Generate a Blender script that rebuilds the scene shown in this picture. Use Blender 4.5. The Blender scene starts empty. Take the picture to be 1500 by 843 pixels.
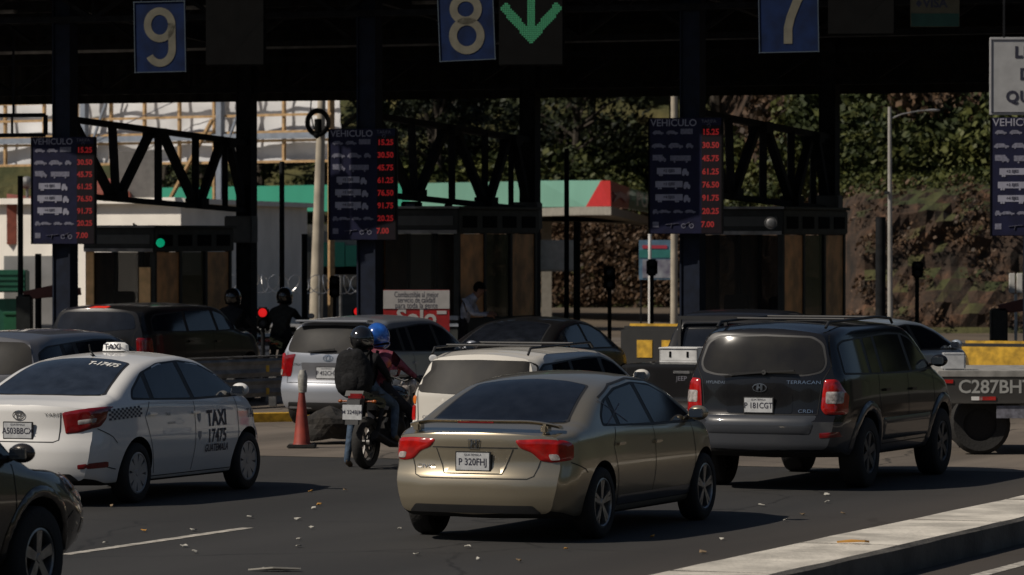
import bpy, bmesh, math, random
from mathutils import Vector, Matrix
from mathutils.bvhtree import BVHTree
from mathutils.geometry import delaunay_2d_cdt
PI = math.pi
R = math.radians
scene = bpy.context.scene
C = scene.collection
random.seed(7)

# ------------------------------------------------------------------ camera
F = 6300.0            # focal length in pixels of the 1500 px wide photograph
HC = 2.67             # eye height
YH = 345.0            # horizon row
cam_d = bpy.data.cameras.new('camera')
cam = bpy.data.objects.new('camera', cam_d)
C.objects.link(cam)
cam.location = (0, 0, HC)
cam.rotation_euler = (R(90) - math.atan((421.5 - YH) / F), 0, 0)
cam_d.sensor_width = 36
cam_d.lens = 36 * F / 1500
cam_d.clip_start = 0.5
cam_d.clip_end = 3000
cam_d.dof.use_dof = True
cam_d.dof.focus_distance = 42
cam_d.dof.aperture_fstop = 5.0
scene.camera = cam

# ------------------------------------------------------------------ world, sun, exposure
SUN_EL = 45
SUN_H = Vector((-0.93, -0.37))
world = bpy.data.worlds.new('World')
scene.world = world
world.use_nodes = True
nt = world.node_tree
bg = nt.nodes['Background']
sky = nt.nodes.new('ShaderNodeTexSky')
sky.sky_type = 'NISHITA'
sky.sun_disc = False
sky.sun_elevation = R(SUN_EL)
sky.sun_rotation = math.atan2(SUN_H.x, SUN_H.y)
nt.links.new(sky.outputs[0], bg.inputs[0])
bg.inputs[1].default_value = 0.05
sd = bpy.data.lights.new('sun', 'SUN')
sd.energy = 5.0
sd.angle = R(0.5)
sd.color = (1.0, 0.91, 0.79)
so = bpy.data.objects.new('sun', sd)
C.objects.link(so)
ce = math.cos(R(SUN_EL))
hv = SUN_H.normalized()
so.rotation_euler = Vector((hv.x * ce, hv.y * ce, math.sin(R(SUN_EL)))).to_track_quat('Z', 'Y').to_euler()
scene.view_settings.view_transform = 'Standard'
scene.view_settings.look = 'None'
scene.view_settings.gamma = 1
scene.view_settings.exposure = -0.47
scene.render.engine = 'CYCLES'
scene.render.filter_size = 1.8
scene.cycles.max_bounces = 6
scene.cycles.diffuse_bounces = 3
scene.cycles.glossy_bounces = 3
scene.cycles.transparent_max_bounces = 6

# ------------------------------------------------------------------ frames of reference
TH = R(22)
DL = Vector((math.sin(TH), math.cos(TH), 0))      # along the lanes
DN = Vector((math.cos(TH), -math.sin(TH), 0))     # across the lanes, to the right
ROT_CAR = PI / 2 - TH


def LN(n, v, z=0.0):
    p = DN * n + DL * v
    return Vector((p.x, p.y, z))


def GP(px, py, z=0.0):
    s = (py - YH) / (HC - z)
    return Vector(((px - 750) / s, F / s, z))


def AT(px, py, Y):
    return Vector(((px - 750) * Y / F, Y, HC - (py - YH) * Y / F))


# ------------------------------------------------------------------ object helpers
def link(o, parent=None):
    C.objects.link(o)
    if parent is not None:
        o.parent = parent
    return o


def tag(o, label=None, cat=None, group=None, kind=None):
    if label: o['label'] = label
    if cat: o['category'] = cat
    if group: o['group'] = group
    if kind: o['kind'] = kind
    return o


def thing(name, label, cat, loc=(0, 0, 0), rotz=0.0, group=None):
    o = bpy.data.objects.new(name, None)
    o.empty_display_size = 0.2
    link(o)
    o.location = loc
    o.rotation_euler = (0, 0, rotz)
    return tag(o, label, cat, group)


def mesh_obj(name, me, mats, parent=None):
    o = bpy.data.objects.new(name, me)
    for m in (mats if isinstance(mats, (list, tuple)) else [mats]):
        me.materials.append(m)
    return link(o, parent)


def copy_tree(o, parent=None):
    c = o.copy()
    C.objects.link(c)
    if parent is not None:
        c.parent = parent
    for ch in [x for x in o.children]:
        copy_tree(ch, c)
    return c


class MB:
    """collects simple shaped pieces into one mesh"""

    def __init__(self):
        self.bm = bmesh.new()

    def _mat(self, verts, M):
        bmesh.ops.transform(self.bm, matrix=M, verts=verts)

    def box(self, c, s, rot=None, bev=0.0, mi=0):
        r = bmesh.ops.create_cube(self.bm, size=1)
        vs = r['verts']
        fs = set(f for v in vs for f in v.link_faces)
        for f in fs: f.material_index = mi
        bmesh.ops.scale(self.bm, vec=Vector(s), verts=vs)
        if bev > 0:
            es = list(set(e for v in vs for e in v.link_edges))
            rr = bmesh.ops.bevel(self.bm, geom=es, offset=bev, segments=2, affect='EDGES')
            vs = list(set(rr['verts']) | set(v for f in rr['faces'] for v in f.verts))
            fs = set(f for v in vs for f in v.link_faces)
            for f in fs: f.material_index = mi
            vs = list(set(v for f in fs for v in f.verts))
        M = Matrix.Translation(Vector(c))
        if rot is not None:
            M = M @ rot.to_4x4()
        self._mat(vs, M)
        return self

    def bar(self, a, b, w, h=None, up=(0, 0, 1), mi=0):
        a = Vector(a); b = Vector(b)
        h = h or w
        d = b - a
        L = d.length
        if L < 1e-6: return self
        z = d / L
        u = Vector(up)
        if abs(z.dot(u)) > 0.97: u = Vector((1, 0, 0))
        x = z.cross(u).normalized()
        y = z.cross(x).normalized()
        M3 = Matrix((x, y, z)).transposed()
        return self.box((a + b) / 2, (w, h, L), M3, mi=mi)

    def cyl(self, a, b, r1, r2=None, seg=12, mi=0, cap=True):
        a = Vector(a); b = Vector(b)
        r2 = r1 if r2 is None else r2
        d = b - a
        L = d.length
        r = bmesh.ops.create_cone(self.bm, cap_ends=cap, segments=seg, radius1=r1, radius2=r2, depth=L)
        vs = r['verts']
        for f in set(f for v in vs for f in v.link_faces): f.material_index = mi
        q = d.to_track_quat('Z', 'Y').to_matrix().to_4x4()
        self._mat(vs, Matrix.Translation((a + b) / 2) @ q)
        return self

    def tube(self, pts, r, seg=8, mi=0):
        pts = [Vector(p) for p in pts]
        rs = r if isinstance(r, (list, tuple)) else [r] * len(pts)
        rings = []
        prev = None
        for i, p in enumerate(pts):
            if i == 0: t = pts[1] - pts[0]
            elif i == len(pts) - 1: t = pts[-1] - pts[-2]
            else: t = (pts[i + 1] - pts[i]).normalized() + (pts[i] - pts[i - 1]).normalized()
            t.normalize()
            if prev is None:
                u = Vector((0, 0, 1)) if abs(t.z) < 0.9 else Vector((1, 0, 0))
                x = t.cross(u).normalized()
            else:
                x = (prev - t * prev.dot(t)).normalized()
            prev = x
            y = t.cross(x)
            rings.append([self.bm.verts.new(p + (x * math.cos(2 * PI * k / seg) + y * math.sin(2 * PI * k / seg)) * rs[i]) for k in range(seg)])
        for i in range(len(rings) - 1):
            for k in range(seg):
                f = self.bm.faces.new((rings[i][k], rings[i][(k + 1) % seg], rings[i + 1][(k + 1) % seg], rings[i + 1][k]))
                f.material_index = mi
        for rg in (rings[0][::-1], rings[-1]):
            f = self.bm.faces.new(rg); f.material_index = mi
        return self

    def ball(self, c, r, mi=0, seg=14, rot=None):
        r3 = r if isinstance(r, (list, tuple)) else (r, r, r)
        rr = bmesh.ops.create_uvsphere(self.bm, u_segments=seg, v_segments=max(6, seg * 2 // 3), radius=1)
        vs = rr['verts']
        for f in set(f for v in vs for f in v.link_faces): f.material_index = mi
        M = Matrix.Translation(Vector(c))
        if rot is not None: M = M @ rot.to_4x4()
        self._mat(vs, M @ Matrix.Diagonal((*r3, 1)))
        return self

    def poly(self, pts, mi=0):
        f = self.bm.faces.new([self.bm.verts.new(Vector(p)) for p in pts])
        f.material_index = mi
        return self

    def prism(self, pts, d, mi=0):
        """closed prism: polygon pts swept by vector d"""
        d = Vector(d)
        a = [self.bm.verts.new(Vector(p)) for p in pts]
        b = [self.bm.verts.new(Vector(p) + d) for p in pts]
        fs = [self.bm.faces.new(a[::-1]), self.bm.faces.new(b)]
        n = len(a)
        for i in range(n):
            fs.append(self.bm.faces.new((a[i], a[(i + 1) % n], b[(i + 1) % n], b[i])))
        for f in fs: f.material_index = mi
        return self

    def lathe(self, prof, axis='Z', c=(0, 0, 0), seg=32, mi=0):
        """prof: list of (radius, height)"""
        rings = []
        for (r, h) in prof:
            rg = []
            for k in range(seg):
                a = 2 * PI * k / seg
                p = (r * math.cos(a), r * math.sin(a), h)
                if axis == 'Y': p = (p[0], p[2], p[1])
                rg.append(self.bm.verts.new(Vector(p) + Vector(c)))
            rings.append(rg)
        for i in range(len(rings) - 1):
            for k in range(seg):
                f = self.bm.faces.new((rings[i][k], rings[i][(k + 1) % seg], rings[i + 1][(k + 1) % seg], rings[i + 1][k]))
                f.material_index = mi
        return self

    def build(self, name, mats, parent=None, smooth=False, fix=True, ang=None):
        me = bpy.data.meshes.new(name)
        if fix: bmesh.ops.recalc_face_normals(self.bm, faces=self.bm.faces[:])
        self.bm.to_mesh(me)
        self.bm.free()
        if smooth:
            me.polygons.foreach_set('use_smooth', [True] * len(me.polygons))
            me.set_sharp_from_angle(angle=R(ang or 40))
        return mesh_obj(name, me, mats, parent)


def text_geo(s, size, spacing=1.0, bold=0.0):
    """flat text, centred: returns (verts 2d, faces)"""
    cu = bpy.data.curves.new('t', 'FONT')
    cu.body = s
    cu.size = size
    cu.align_x = 'CENTER'
    cu.align_y = 'CENTER'
    cu.space_character = spacing
    cu.offset = bold
    cu.resolution_u = 3
    o = bpy.data.objects.new('t', cu)
    C.objects.link(o)
    dg = bpy.context.evaluated_depsgraph_get()
    me = bpy.data.meshes.new_from_object(o.evaluated_get(dg))
    vs = [(v.co.x, v.co.y) for v in me.vertices]
    fs = [tuple(p.vertices) for p in me.polygons]
    bpy.data.objects.remove(o)
    bpy.data.curves.remove(cu)
    bpy.data.meshes.remove(me)
    return vs, fs


def text_obj(name, s, size, origin, ux, uz, mat, parent=None, spacing=1.0, bold=0.0, sx=1.0):
    vs, fs = text_geo(s, size, spacing, bold)
    o = Vector(origin); ux = Vector(ux); uz = Vector(uz)
    me = bpy.data.meshes.new(name)
    me.from_pydata([o + ux * (x * sx) + uz * y for x, y in vs], [], fs)
    return mesh_obj(name, me, mat, parent)


# ------------------------------------------------------------------ materials
def new_mat(name):
    m = bpy.data.materials.new(name)
    m.use_nodes = True
    return m, m.node_tree, m.node_tree.nodes['Principled BSDF']


def mat(name, col, rough=0.6, metal=0.0, var=0.15, scale=6.0, coat=0.0, spec=0.5, bump=0.0, bscale=40.0, col2=None):
    m, t, p = new_mat(name)
    n = t.nodes.new('ShaderNodeTexNoise')
    n.inputs['Scale'].default_value = scale
    n.inputs['Detail'].default_value = 6
    tc = t.nodes.new('ShaderNodeTexCoord')
    t.links.new(tc.outputs['Object'], n.inputs['Vector'])
    mx = t.nodes.new('ShaderNodeMix')
    mx.data_type = 'RGBA'
    c2 = col2 or tuple(c * (1 - var) for c in col)
    mx.inputs[6].default_value = (*[min(1, c * (1 + var * .5)) for c in col], 1)
    mx.inputs[7].default_value = (*c2, 1)
    cr = t.nodes.new('ShaderNodeValToRGB')
    cr.color_ramp.elements[0].position = 0.35
    cr.color_ramp.elements[1].position = 0.65
    t.links.new(n.outputs[0], cr.inputs[0])
    t.links.new(cr.outputs[0], mx.inputs[0])
    t.links.new(mx.outputs[2], p.inputs['Base Color'])
    p.inputs['Roughness'].default_value = rough
    p.inputs['Metallic'].default_value = metal
    p.inputs['Coat Weight'].default_value = coat
    p.inputs['Specular IOR Level'].default_value = spec
    p.inputs['Coat Roughness'].default_value = 0.06
    if bump > 0:
        b = t.nodes.new('ShaderNodeBump')
        b.inputs['Strength'].default_value = bump
        b.inputs['Distance'].default_value = 0.02
        n2 = t.nodes.new('ShaderNodeTexNoise')
        n2.inputs['Scale'].default_value = bscale
        n2.inputs['Detail'].default_value = 5
        t.links.new(tc.outputs['Object'], n2.inputs['Vector'])
        t.links.new(n2.outputs[0], b.inputs['Height'])
        t.links.new(b.outputs[0], p.inputs['Normal'])
    return m


def emit(name, col, strength, base=(0.02, 0.02, 0.02)):
    m, t, p = new_mat(name)
    p.inputs['Base Color'].default_value = (*base, 1)
    p.inputs['Emission Color'].default_value = (*col, 1)
    p.inputs['Emission Strength'].default_value = strength
    return m


def paint(name, col, metal=0.0, rough=0.35, dust=0.25, coat=0.8):
    """car paint under a film of road dust, thicker low down"""
    m, t, p = new_mat(name)
    tc = t.nodes.new('ShaderNodeTexCoord')
    n = t.nodes.new('ShaderNodeTexNoise')
    n.inputs['Scale'].default_value = 2.2
    n.inputs['Detail'].default_value = 8
    n.inputs['Roughness'].default_value = 0.65
    t.links.new(tc.outputs['Object'], n.inputs['Vector'])
    sp = t.nodes.new('ShaderNodeSeparateXYZ')
    t.links.new(tc.outputs['Object'], sp.inputs[0])
    mr = t.nodes.new('ShaderNodeMapRange')
    mr.inputs['From Min'].default_value = 0.15
    mr.inputs['From Max'].default_value = 0.75
    mr.inputs['To Min'].default_value = 1.0
    mr.inputs['To Max'].default_value = 0.25
    t.links.new(sp.outputs['Z'], mr.inputs[0])
    mu = t.nodes.new('ShaderNodeMath'); mu.operation = 'MULTIPLY'
    t.links.new(n.outputs[0], mu.inputs[0]); t.links.new(mr.outputs[0], mu.inputs[1])
    mu2 = t.nodes.new('ShaderNodeMath'); mu2.operation = 'MULTIPLY'
    mu2.inputs[1].default_value = dust * 1.6
    t.links.new(mu.outputs[0], mu2.inputs[0])
    mx = t.nodes.new('ShaderNodeMix'); mx.data_type = 'RGBA'
    mx.inputs[6].default_value = (*col, 1)
    mx.inputs[7].default_value = (0.16, 0.13, 0.10, 1)
    t.links.new(mu2.outputs[0], mx.inputs[0])
    t.links.new(mx.outputs[2], p.inputs['Base Color'])
    ma = t.nodes.new('ShaderNodeMath'); ma.operation = 'MULTIPLY_ADD'
    ma.inputs[1].default_value = 0.5
    ma.inputs[2].default_value = rough
    t.links.new(mu2.outputs[0], ma.inputs[0])
    t.links.new(ma.outputs[0], p.inputs['Roughness'])
    p.inputs['Metallic'].default_value = metal
    p.inputs['Coat Weight'].default_value = coat
    p.inputs['Coat Roughness'].default_value = 0.05
    if metal < .2: p.inputs['Specular IOR Level'].default_value = .25
    return m


M = {}
M['asphalt_car'] = None
M['rubber'] = mat('tyre_rubber', (0.016, 0.015, 0.014), 0.85, bump=.3)
M['black_plastic'] = mat('black_plastic', (0.018, 0.018, 0.019), 0.55)
M['gap'] = mat('panel_gap', (0.008, 0.008, 0.008), 0.8)
M['well'] = mat('wheel_well', (0.006, 0.006, 0.006), 0.95)
M['glass'] = mat('tinted_glass', (0.010, 0.012, 0.017), 0.07, var=.3, spec=0.5)
M['glass_dusty'] = mat('dusty_glass', (0.018, 0.018, 0.019), 0.42, var=.5, spec=0.06, col2=(0.040, 0.038, 0.035), scale=3)
M['glass_suv'] = mat('suv_rear_glass', (0.012, 0.012, 0.013), 0.12, var=.5, spec=0.22, col2=(0.026, 0.025, 0.023), scale=3)
M['glass_clear'] = mat('lightly_tinted_glass', (0.022, 0.028, 0.040), 0.06, var=.3)
M['chrome'] = mat('chrome', (0.6, 0.6, 0.6), 0.18, 1.0)
M['alloy'] = mat('alloy_rim', (0.36, 0.35, 0.34), 0.35, 0.8, var=.3, scale=14)
M['alloy_dirty'] = mat('dusty_alloy_rim', (0.12, 0.115, 0.11), 0.5, 0.5, var=.4, scale=14)
M['hubcap'] = mat('plastic_hubcap', (0.34, 0.34, 0.34), 0.45, 0.3)
M['brake'] = mat('brake_disc', (0.02, 0.018, 0.017), 0.6, 0.6)
M['red_lens'] = mat('red_lens', (0.40, 0.008, 0.006), 0.14, var=.35, coat=1, scale=12)
M['red_dark'] = mat('dark_red_lens', (0.19, 0.004, 0.006), 0.14, var=.3, coat=1, scale=12)
M['clear_lens'] = mat('clear_lens', (0.42, 0.38, 0.36), 0.15, var=.5, coat=1, scale=25)
M['orange_lens'] = mat('orange_lens', (0.75, 0.18, 0.02), 0.2, coat=1)
M['brake_lit'] = emit('lit_brake_lamp', (1.0, 0.03, 0.01), 0.55, (0.5, 0.02, 0.01))
M['plate'] = mat('plate_white', (0.48, 0.49, 0.50), 0.5, var=.15, scale=20)
M['plate_ink'] = mat('plate_ink', (0.03, 0.03, 0.05), 0.6)
M['white_paint'] = mat('white_paint', (0.75, 0.74, 0.71), 0.6, var=.2, scale=3)
M['concrete'] = mat('concrete', (0.22, 0.20, 0.18), 0.9, var=.35, scale=2.5, bump=.5, bscale=30)
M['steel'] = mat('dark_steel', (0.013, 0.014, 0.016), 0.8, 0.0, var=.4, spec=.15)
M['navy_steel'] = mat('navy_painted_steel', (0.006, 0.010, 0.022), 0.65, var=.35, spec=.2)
M['galv'] = mat('galvanised_steel', (0.22, 0.22, 0.22), 0.5, 0.5, var=.4, scale=5)
M['black'] = mat('matt_black', (0.004, 0.004, 0.004), 0.9, spec=.1)
M['yellow'] = mat('yellow_paint', (0.62, 0.36, 0.03), 0.6, var=.4, scale=8)
M['red_led'] = emit('red_led_digits', (1.0, 0.02, 0.02), 0.18, (0.1, 0.01, 0.01))
M['grey_ink'] = mat('faded_grey_ink', (0.16, 0.16, 0.19), 0.6, var=.4, scale=20)
M['skin'] = mat('skin', (0.22, 0.11, 0.07), 0.6)


# ------------------------------------------------------------------ projecting shapes on curved bodies
def mk(points):
    """monotone cubic curve through the points"""
    xs = [p[0] for p in points]; ys = [p[1] for p in points]
    n = len(xs)
    d = [(ys[i + 1] - ys[i]) / (xs[i + 1] - xs[i]) for i in range(n - 1)]
    m = [d[0]] + [0 if d[i - 1] * d[i] <= 0 else 2 * d[i - 1] * d[i] / (d[i - 1] + d[i]) for i in range(1, n - 1)] + [d[-1]]

    def f(x):
        if x <= xs[0]: return ys[0]
        if x >= xs[-1]: return ys[-1]
        i = 0
        while x > xs[i + 1]: i += 1
        h = xs[i + 1] - xs[i]
        t = (x - xs[i]) / h
        return (2 * t ** 3 - 3 * t * t + 1) * ys[i] + (t ** 3 - 2 * t * t + t) * h * m[i] + (-2 * t ** 3 + 3 * t * t) * ys[i + 1] + (t ** 3 - t * t) * h * m[i + 1]
    return f


def roundpoly(pts, r, n=4):
    out = []
    N = len(pts)
    for i in range(N):
        p = Vector(pts[i]).to_2d(); a = Vector(pts[i - 1]).to_2d(); b = Vector(pts[(i + 1) % N]).to_2d()
        da = a - p; db = b - p
        ra = min(r, da.length * .45); rb = min(r, db.length * .45)
        pa = p + da.normalized() * ra; pb = p + db.normalized() * rb
        for k in range(n + 1):
            t = k / n
            q = pa * (1 - t) ** 2 + p * 2 * t * (1 - t) + pb * t * t
            out.append((q.x, q.y))
    return out


def inside(p, poly):
    x, y = p
    c = False
    j = len(poly) - 1
    for i in range(len(poly)):
        xi, yi = poly[i]; xj, yj = poly[j]
        if (yi > y) != (yj > y) and x < (xj - xi) * (y - yi) / (yj - yi) + xi: c = not c
        j = i
    return c


def bdist(p, poly):
    best = 9
    P = Vector(p)
    for i in range(len(poly)):
        a = Vector(poly[i - 1]); b = Vector(poly[i])
        ab = b - a
        t = max(0, min(1, (P - a).dot(ab) / max(ab.length_squared, 1e-12)))
        best = min(best, (P - a - ab * t).length)
    return best


def ray(view, p):
    u, v = p
    if view == 'R': return Vector((u, -3, v)), Vector((0, 1, 0))
    if view == 'L': return Vector((u, 3, v)), Vector((0, -1, 0))
    if view == 'B': return Vector((-6, u, v)), Vector((1, 0, 0))
    if view == 'F': return Vector((6, u, v)), Vector((-1, 0, 0))
    if view == 'T': return Vector((u, v, 4)), Vector((0, 0, -1))


class Body:
    def __init__(self, bvh, root):
        self.bvh = bvh
        self.root = root

    def hit(self, view, p):
        o, d = ray(view, p)
        h = self.bvh.ray_cast(o, d)
        return h[0], h[1]

    def place(self, vs2, fs, view, offs):
        co = []
        ok = []
        for i, p in enumerate(vs2):
            h, n = self.hit(view, p)
            if h is None:
                co.append(Vector((0, 0, 0))); ok.append(False)
            else:
                o, d = ray(view, p)
                if n.dot(d) > 0: n = -n
                co.append(h + n * (offs[i] if isinstance(offs, list) else offs)); ok.append(True)
        fs = [f for f in fs if all(ok[i] for i in f)]
        used = sorted(set(i for f in fs for i in f))
        mp = {i: k for k, i in enumerate(used)}
        return [co[i] for i in used], [tuple(mp[i] for i in f) for f in fs]

    def patch(self, name, poly, view, m, off=.004, puff=0.0, res=.05, rnd=0.0, parent=None, pw=.03):
        if rnd: poly = roundpoly(poly, rnd)
        poly = [tuple(p) for p in poly]
        B = []
        for i in range(len(poly)):
            a = Vector(poly[i - 1]); b = Vector(poly[i])
            k = max(1, int((b - a).length / res))
            for q in range(k):
                c = a.lerp(b, q / k)
                B.append((c.x, c.y))
        # drop near-duplicates
        B2 = [B[0]]
        for p in B[1:]:
            if (Vector(p) - Vector(B2[-1])).length > 1e-4: B2.append(p)
        if (Vector(B2[0]) - Vector(B2[-1])).length < 1e-4: B2.pop()
        B = B2
        x0 = min(p[0] for p in B); x1 = max(p[0] for p in B)
        y0 = min(p[1] for p in B); y1 = max(p[1] for p in B)
        I = []
        ny = max(1, int((y1 - y0) / res)); nx = max(1, int((x1 - x0) / res))
        for i in range(nx + 1):
            for j in range(ny + 1):
                p = (x0 + (x1 - x0) * (i + .37) / (nx + 1), y0 + (y1 - y0) * (j + .41) / (ny + 1))
                if inside(p, B) and bdist(p, B) > res * .35: I.append(p)
        V = [Vector(p) for p in B + I]
        n = len(B)
        r = delaunay_2d_cdt(V, [(i, (i + 1) % n) for i in range(n)], [], 1, 1e-6)
        vs = [(v.x, v.y) for v in r[0]]
        fs = [tuple(f) for f in r[2]]
        offs = off
        if puff:
            offs = []
            for p in vs:
                t = min(1, bdist(p, B) / pw)
                offs.append(off + puff * math.sqrt(max(0, 1 - (1 - t) ** 2)))
        co, fs = self.place(vs, fs, view, offs)
        me = bpy.data.meshes.new(name)
        me.from_pydata(co, [], fs)
        me.polygons.foreach_set('use_smooth', [True] * len(me.polygons))
        bm = bmesh.new(); bm.from_mesh(me)
        o, d = ray(view, (0, 0))
        for f in bm.faces:
            if f.normal.dot(d) > 0: f.normal_flip()
        bm.to_mesh(me); bm.free()
        return mesh_obj(name, me, m, parent or self.root)

    def line(self, name, pts, view, m, w=.008, off=.003, parent=None, res=.06):
        P = []
        for i in range(len(pts) - 1):
            a = Vector(pts[i]); b = Vector(pts[i + 1])
            k = max(1, int((b - a).length / res))
            for q in range(k): P.append(a.lerp(b, q / k))
        P.append(Vector(pts[-1]))
        L, Rr = [], []
        for i, p in enumerate(P):
            t = (P[min(i + 1, len(P) - 1)] - P[max(i - 1, 0)]).normalized()
            nn = Vector((-t.y, t.x)) * w / 2
            L.append(tuple(p + nn)); Rr.append(tuple(p - nn))
        vs = L + Rr
        n = len(P)
        fs = [(i, i + 1, n + i + 1, n + i) for i in range(n - 1)]
        co, fs = self.place(vs, fs, view, off)
        return co, fs

    def lines(self, name, items, m, w=.008, off=.003, parent=None):
        if name == 'panel_gap' and len(items) > 1:
            for it in items: self.lines(name, [it], m, w, off, parent)
            return
        V, Fs = [], []
        for view, pts in items:
            co, fs = self.line(name, pts, view, m, w, off)
            b = len(V)
            V += co
            Fs += [tuple(i + b for i in f) for f in fs]
        me = bpy.data.meshes.new(name)
        me.from_pydata(V, [], Fs)
        return mesh_obj(name, me, m, parent or self.root)

    def text(self, name, s, size, c, view, m, off=.006, spacing=1.0, bold=0.0, sx=1.0, parent=None, flip=False):
        vs, fs = text_geo(s, size, spacing, bold)
        sg = 1
        if view in ('B', 'L'): sg = -1     # seen from behind +y is to the left, from the left side +x is to the left
        if view == 'F': sg = 1
        vs = [(c[0] + sg * x * sx, c[1] + y) for x, y in vs]
        co, f2 = self.place(vs, fs, view, off)
        me = bpy.data.meshes.new(name)
        me.from_pydata(co, [], f2)
        return mesh_obj(name, me, m, parent or self.root)


# ------------------------------------------------------------------ wheels
def make_wheel(parent, x, side, r, w, W, rr, spokes, style, rim_m, y_out):
    """wheel with its outer face at |y| = y_out; side -1 right, +1 left"""
    s = side
    b = MB()
    yo = y_out * s
    yi = (y_out - w) * s
    prof = [(rr, 0.012), (rr + .012, 0.0), (r * .88, -.004 + .0), (r * .965, .012), (r, .035), (r, w - .035), (r * .965, w - .012), (r * .88, .0 + w), (rr, w - .01)]
    prof = [(a, yo - s * h) for a, h in prof]
    b.lathe(prof, 'Y', (x, 0, r), 40)
    # tread grooves
    tyre = b.build('wheel', M['rubber'], parent, smooth=True)
    g = MB()
    g.lathe([(rr + .002, yo - s * .008), (rr - .012, yo - s * .004), (rr - .022, yo - s * .014), (rr - .03, yo - s * .07), (rr - .03, yi)], 'Y', (x, 0, r), 40)
    g.lathe([(rr - .03, yo - s * .075), (0.001, yo - s * .075)], 'Y', (x, 0, r), 30, mi=1)
    g.lathe([(.001, yo - s * .012), (.03, yo - s * .012), (.045, yo - s * .025), (.05, yo - s * .06)], 'Y', (x, 0, r), 16)
    for k in range(spokes):
        a = 2 * PI * k / spokes + .3
        if style == 'double':
            aa = [a - .13, a + .13]; ww = (.030, .036)
        elif style == 'cover':
            aa = [a]; ww = (.05, .115)
        elif style == 'wide':
            aa = [a]; ww = (.06, .085)
        else:
            aa = [a]; ww = (.045, .05)
        for q in aa:
            ca, sa = math.cos(q), math.sin(q)
            t = Vector((ca, 0, sa)); u = Vector((-sa, 0, ca))
            c = Vector((x, 0, r))
            w0, w1 = ww
            r0, r1 = .035, rr - .012
            o0 = yo - s * .016; o1 = yo - s * .010; dpt = -s * .03
            pts = [c + t * r0 - u * w0 / 2 + Vector((0, o0, 0)), c + t * r1 - u * w1 / 2 + Vector((0, o1, 0)),
                   c + t * r1 + u * w1 / 2 + Vector((0, o1, 0)), c + t * r0 + u * w0 / 2 + Vector((0, o0, 0))]
            g.prism(pts, (0, dpt, 0))
    g.build('rim', [rim_m, M['brake']], tyre, smooth=True, ang=30)
    return tyre


# ------------------------------------------------------------------ the car body
def fillet_ring(P, rad, seg, straights):
    out = []
    n = len(P)
    pts = [Vector(p) for p in P]
    ends = []
    for i in range(1, n - 1):
        a, p, b = pts[i - 1], pts[i], pts[i + 1]
        da = a - p; db = b - p
        ra = min(rad[i - 1], da.length * .48); rb = min(rad[i - 1], db.length * .48)
        pa = p + (da.normalized() * ra if da.length > 1e-6 else da)
        pb = p + (db.normalized() * rb if db.length > 1e-6 else db)
        ends.append((pa, p, pb))
    cur = pts[0]
    for i, (pa, p, pb) in enumerate(ends):
        k = straights[i]
        for q in range(k): out.append(cur.lerp(pa, q / k))
        for q in range(seg): 
            t = q / seg
            out.append(pa * (1 - t) ** 2 + p * 2 * t * (1 - t) + pb * t * t)
        cur = pb
    k = straights[-1]
    for q in range(k + 1): out.append(cur.lerp(pts[-1], q / k))
    return out


def sstep(a, b, x):
    t = max(0, min(1, (x - a) / (b - a)))
    return t * t * (3 - 2 * t)


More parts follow.
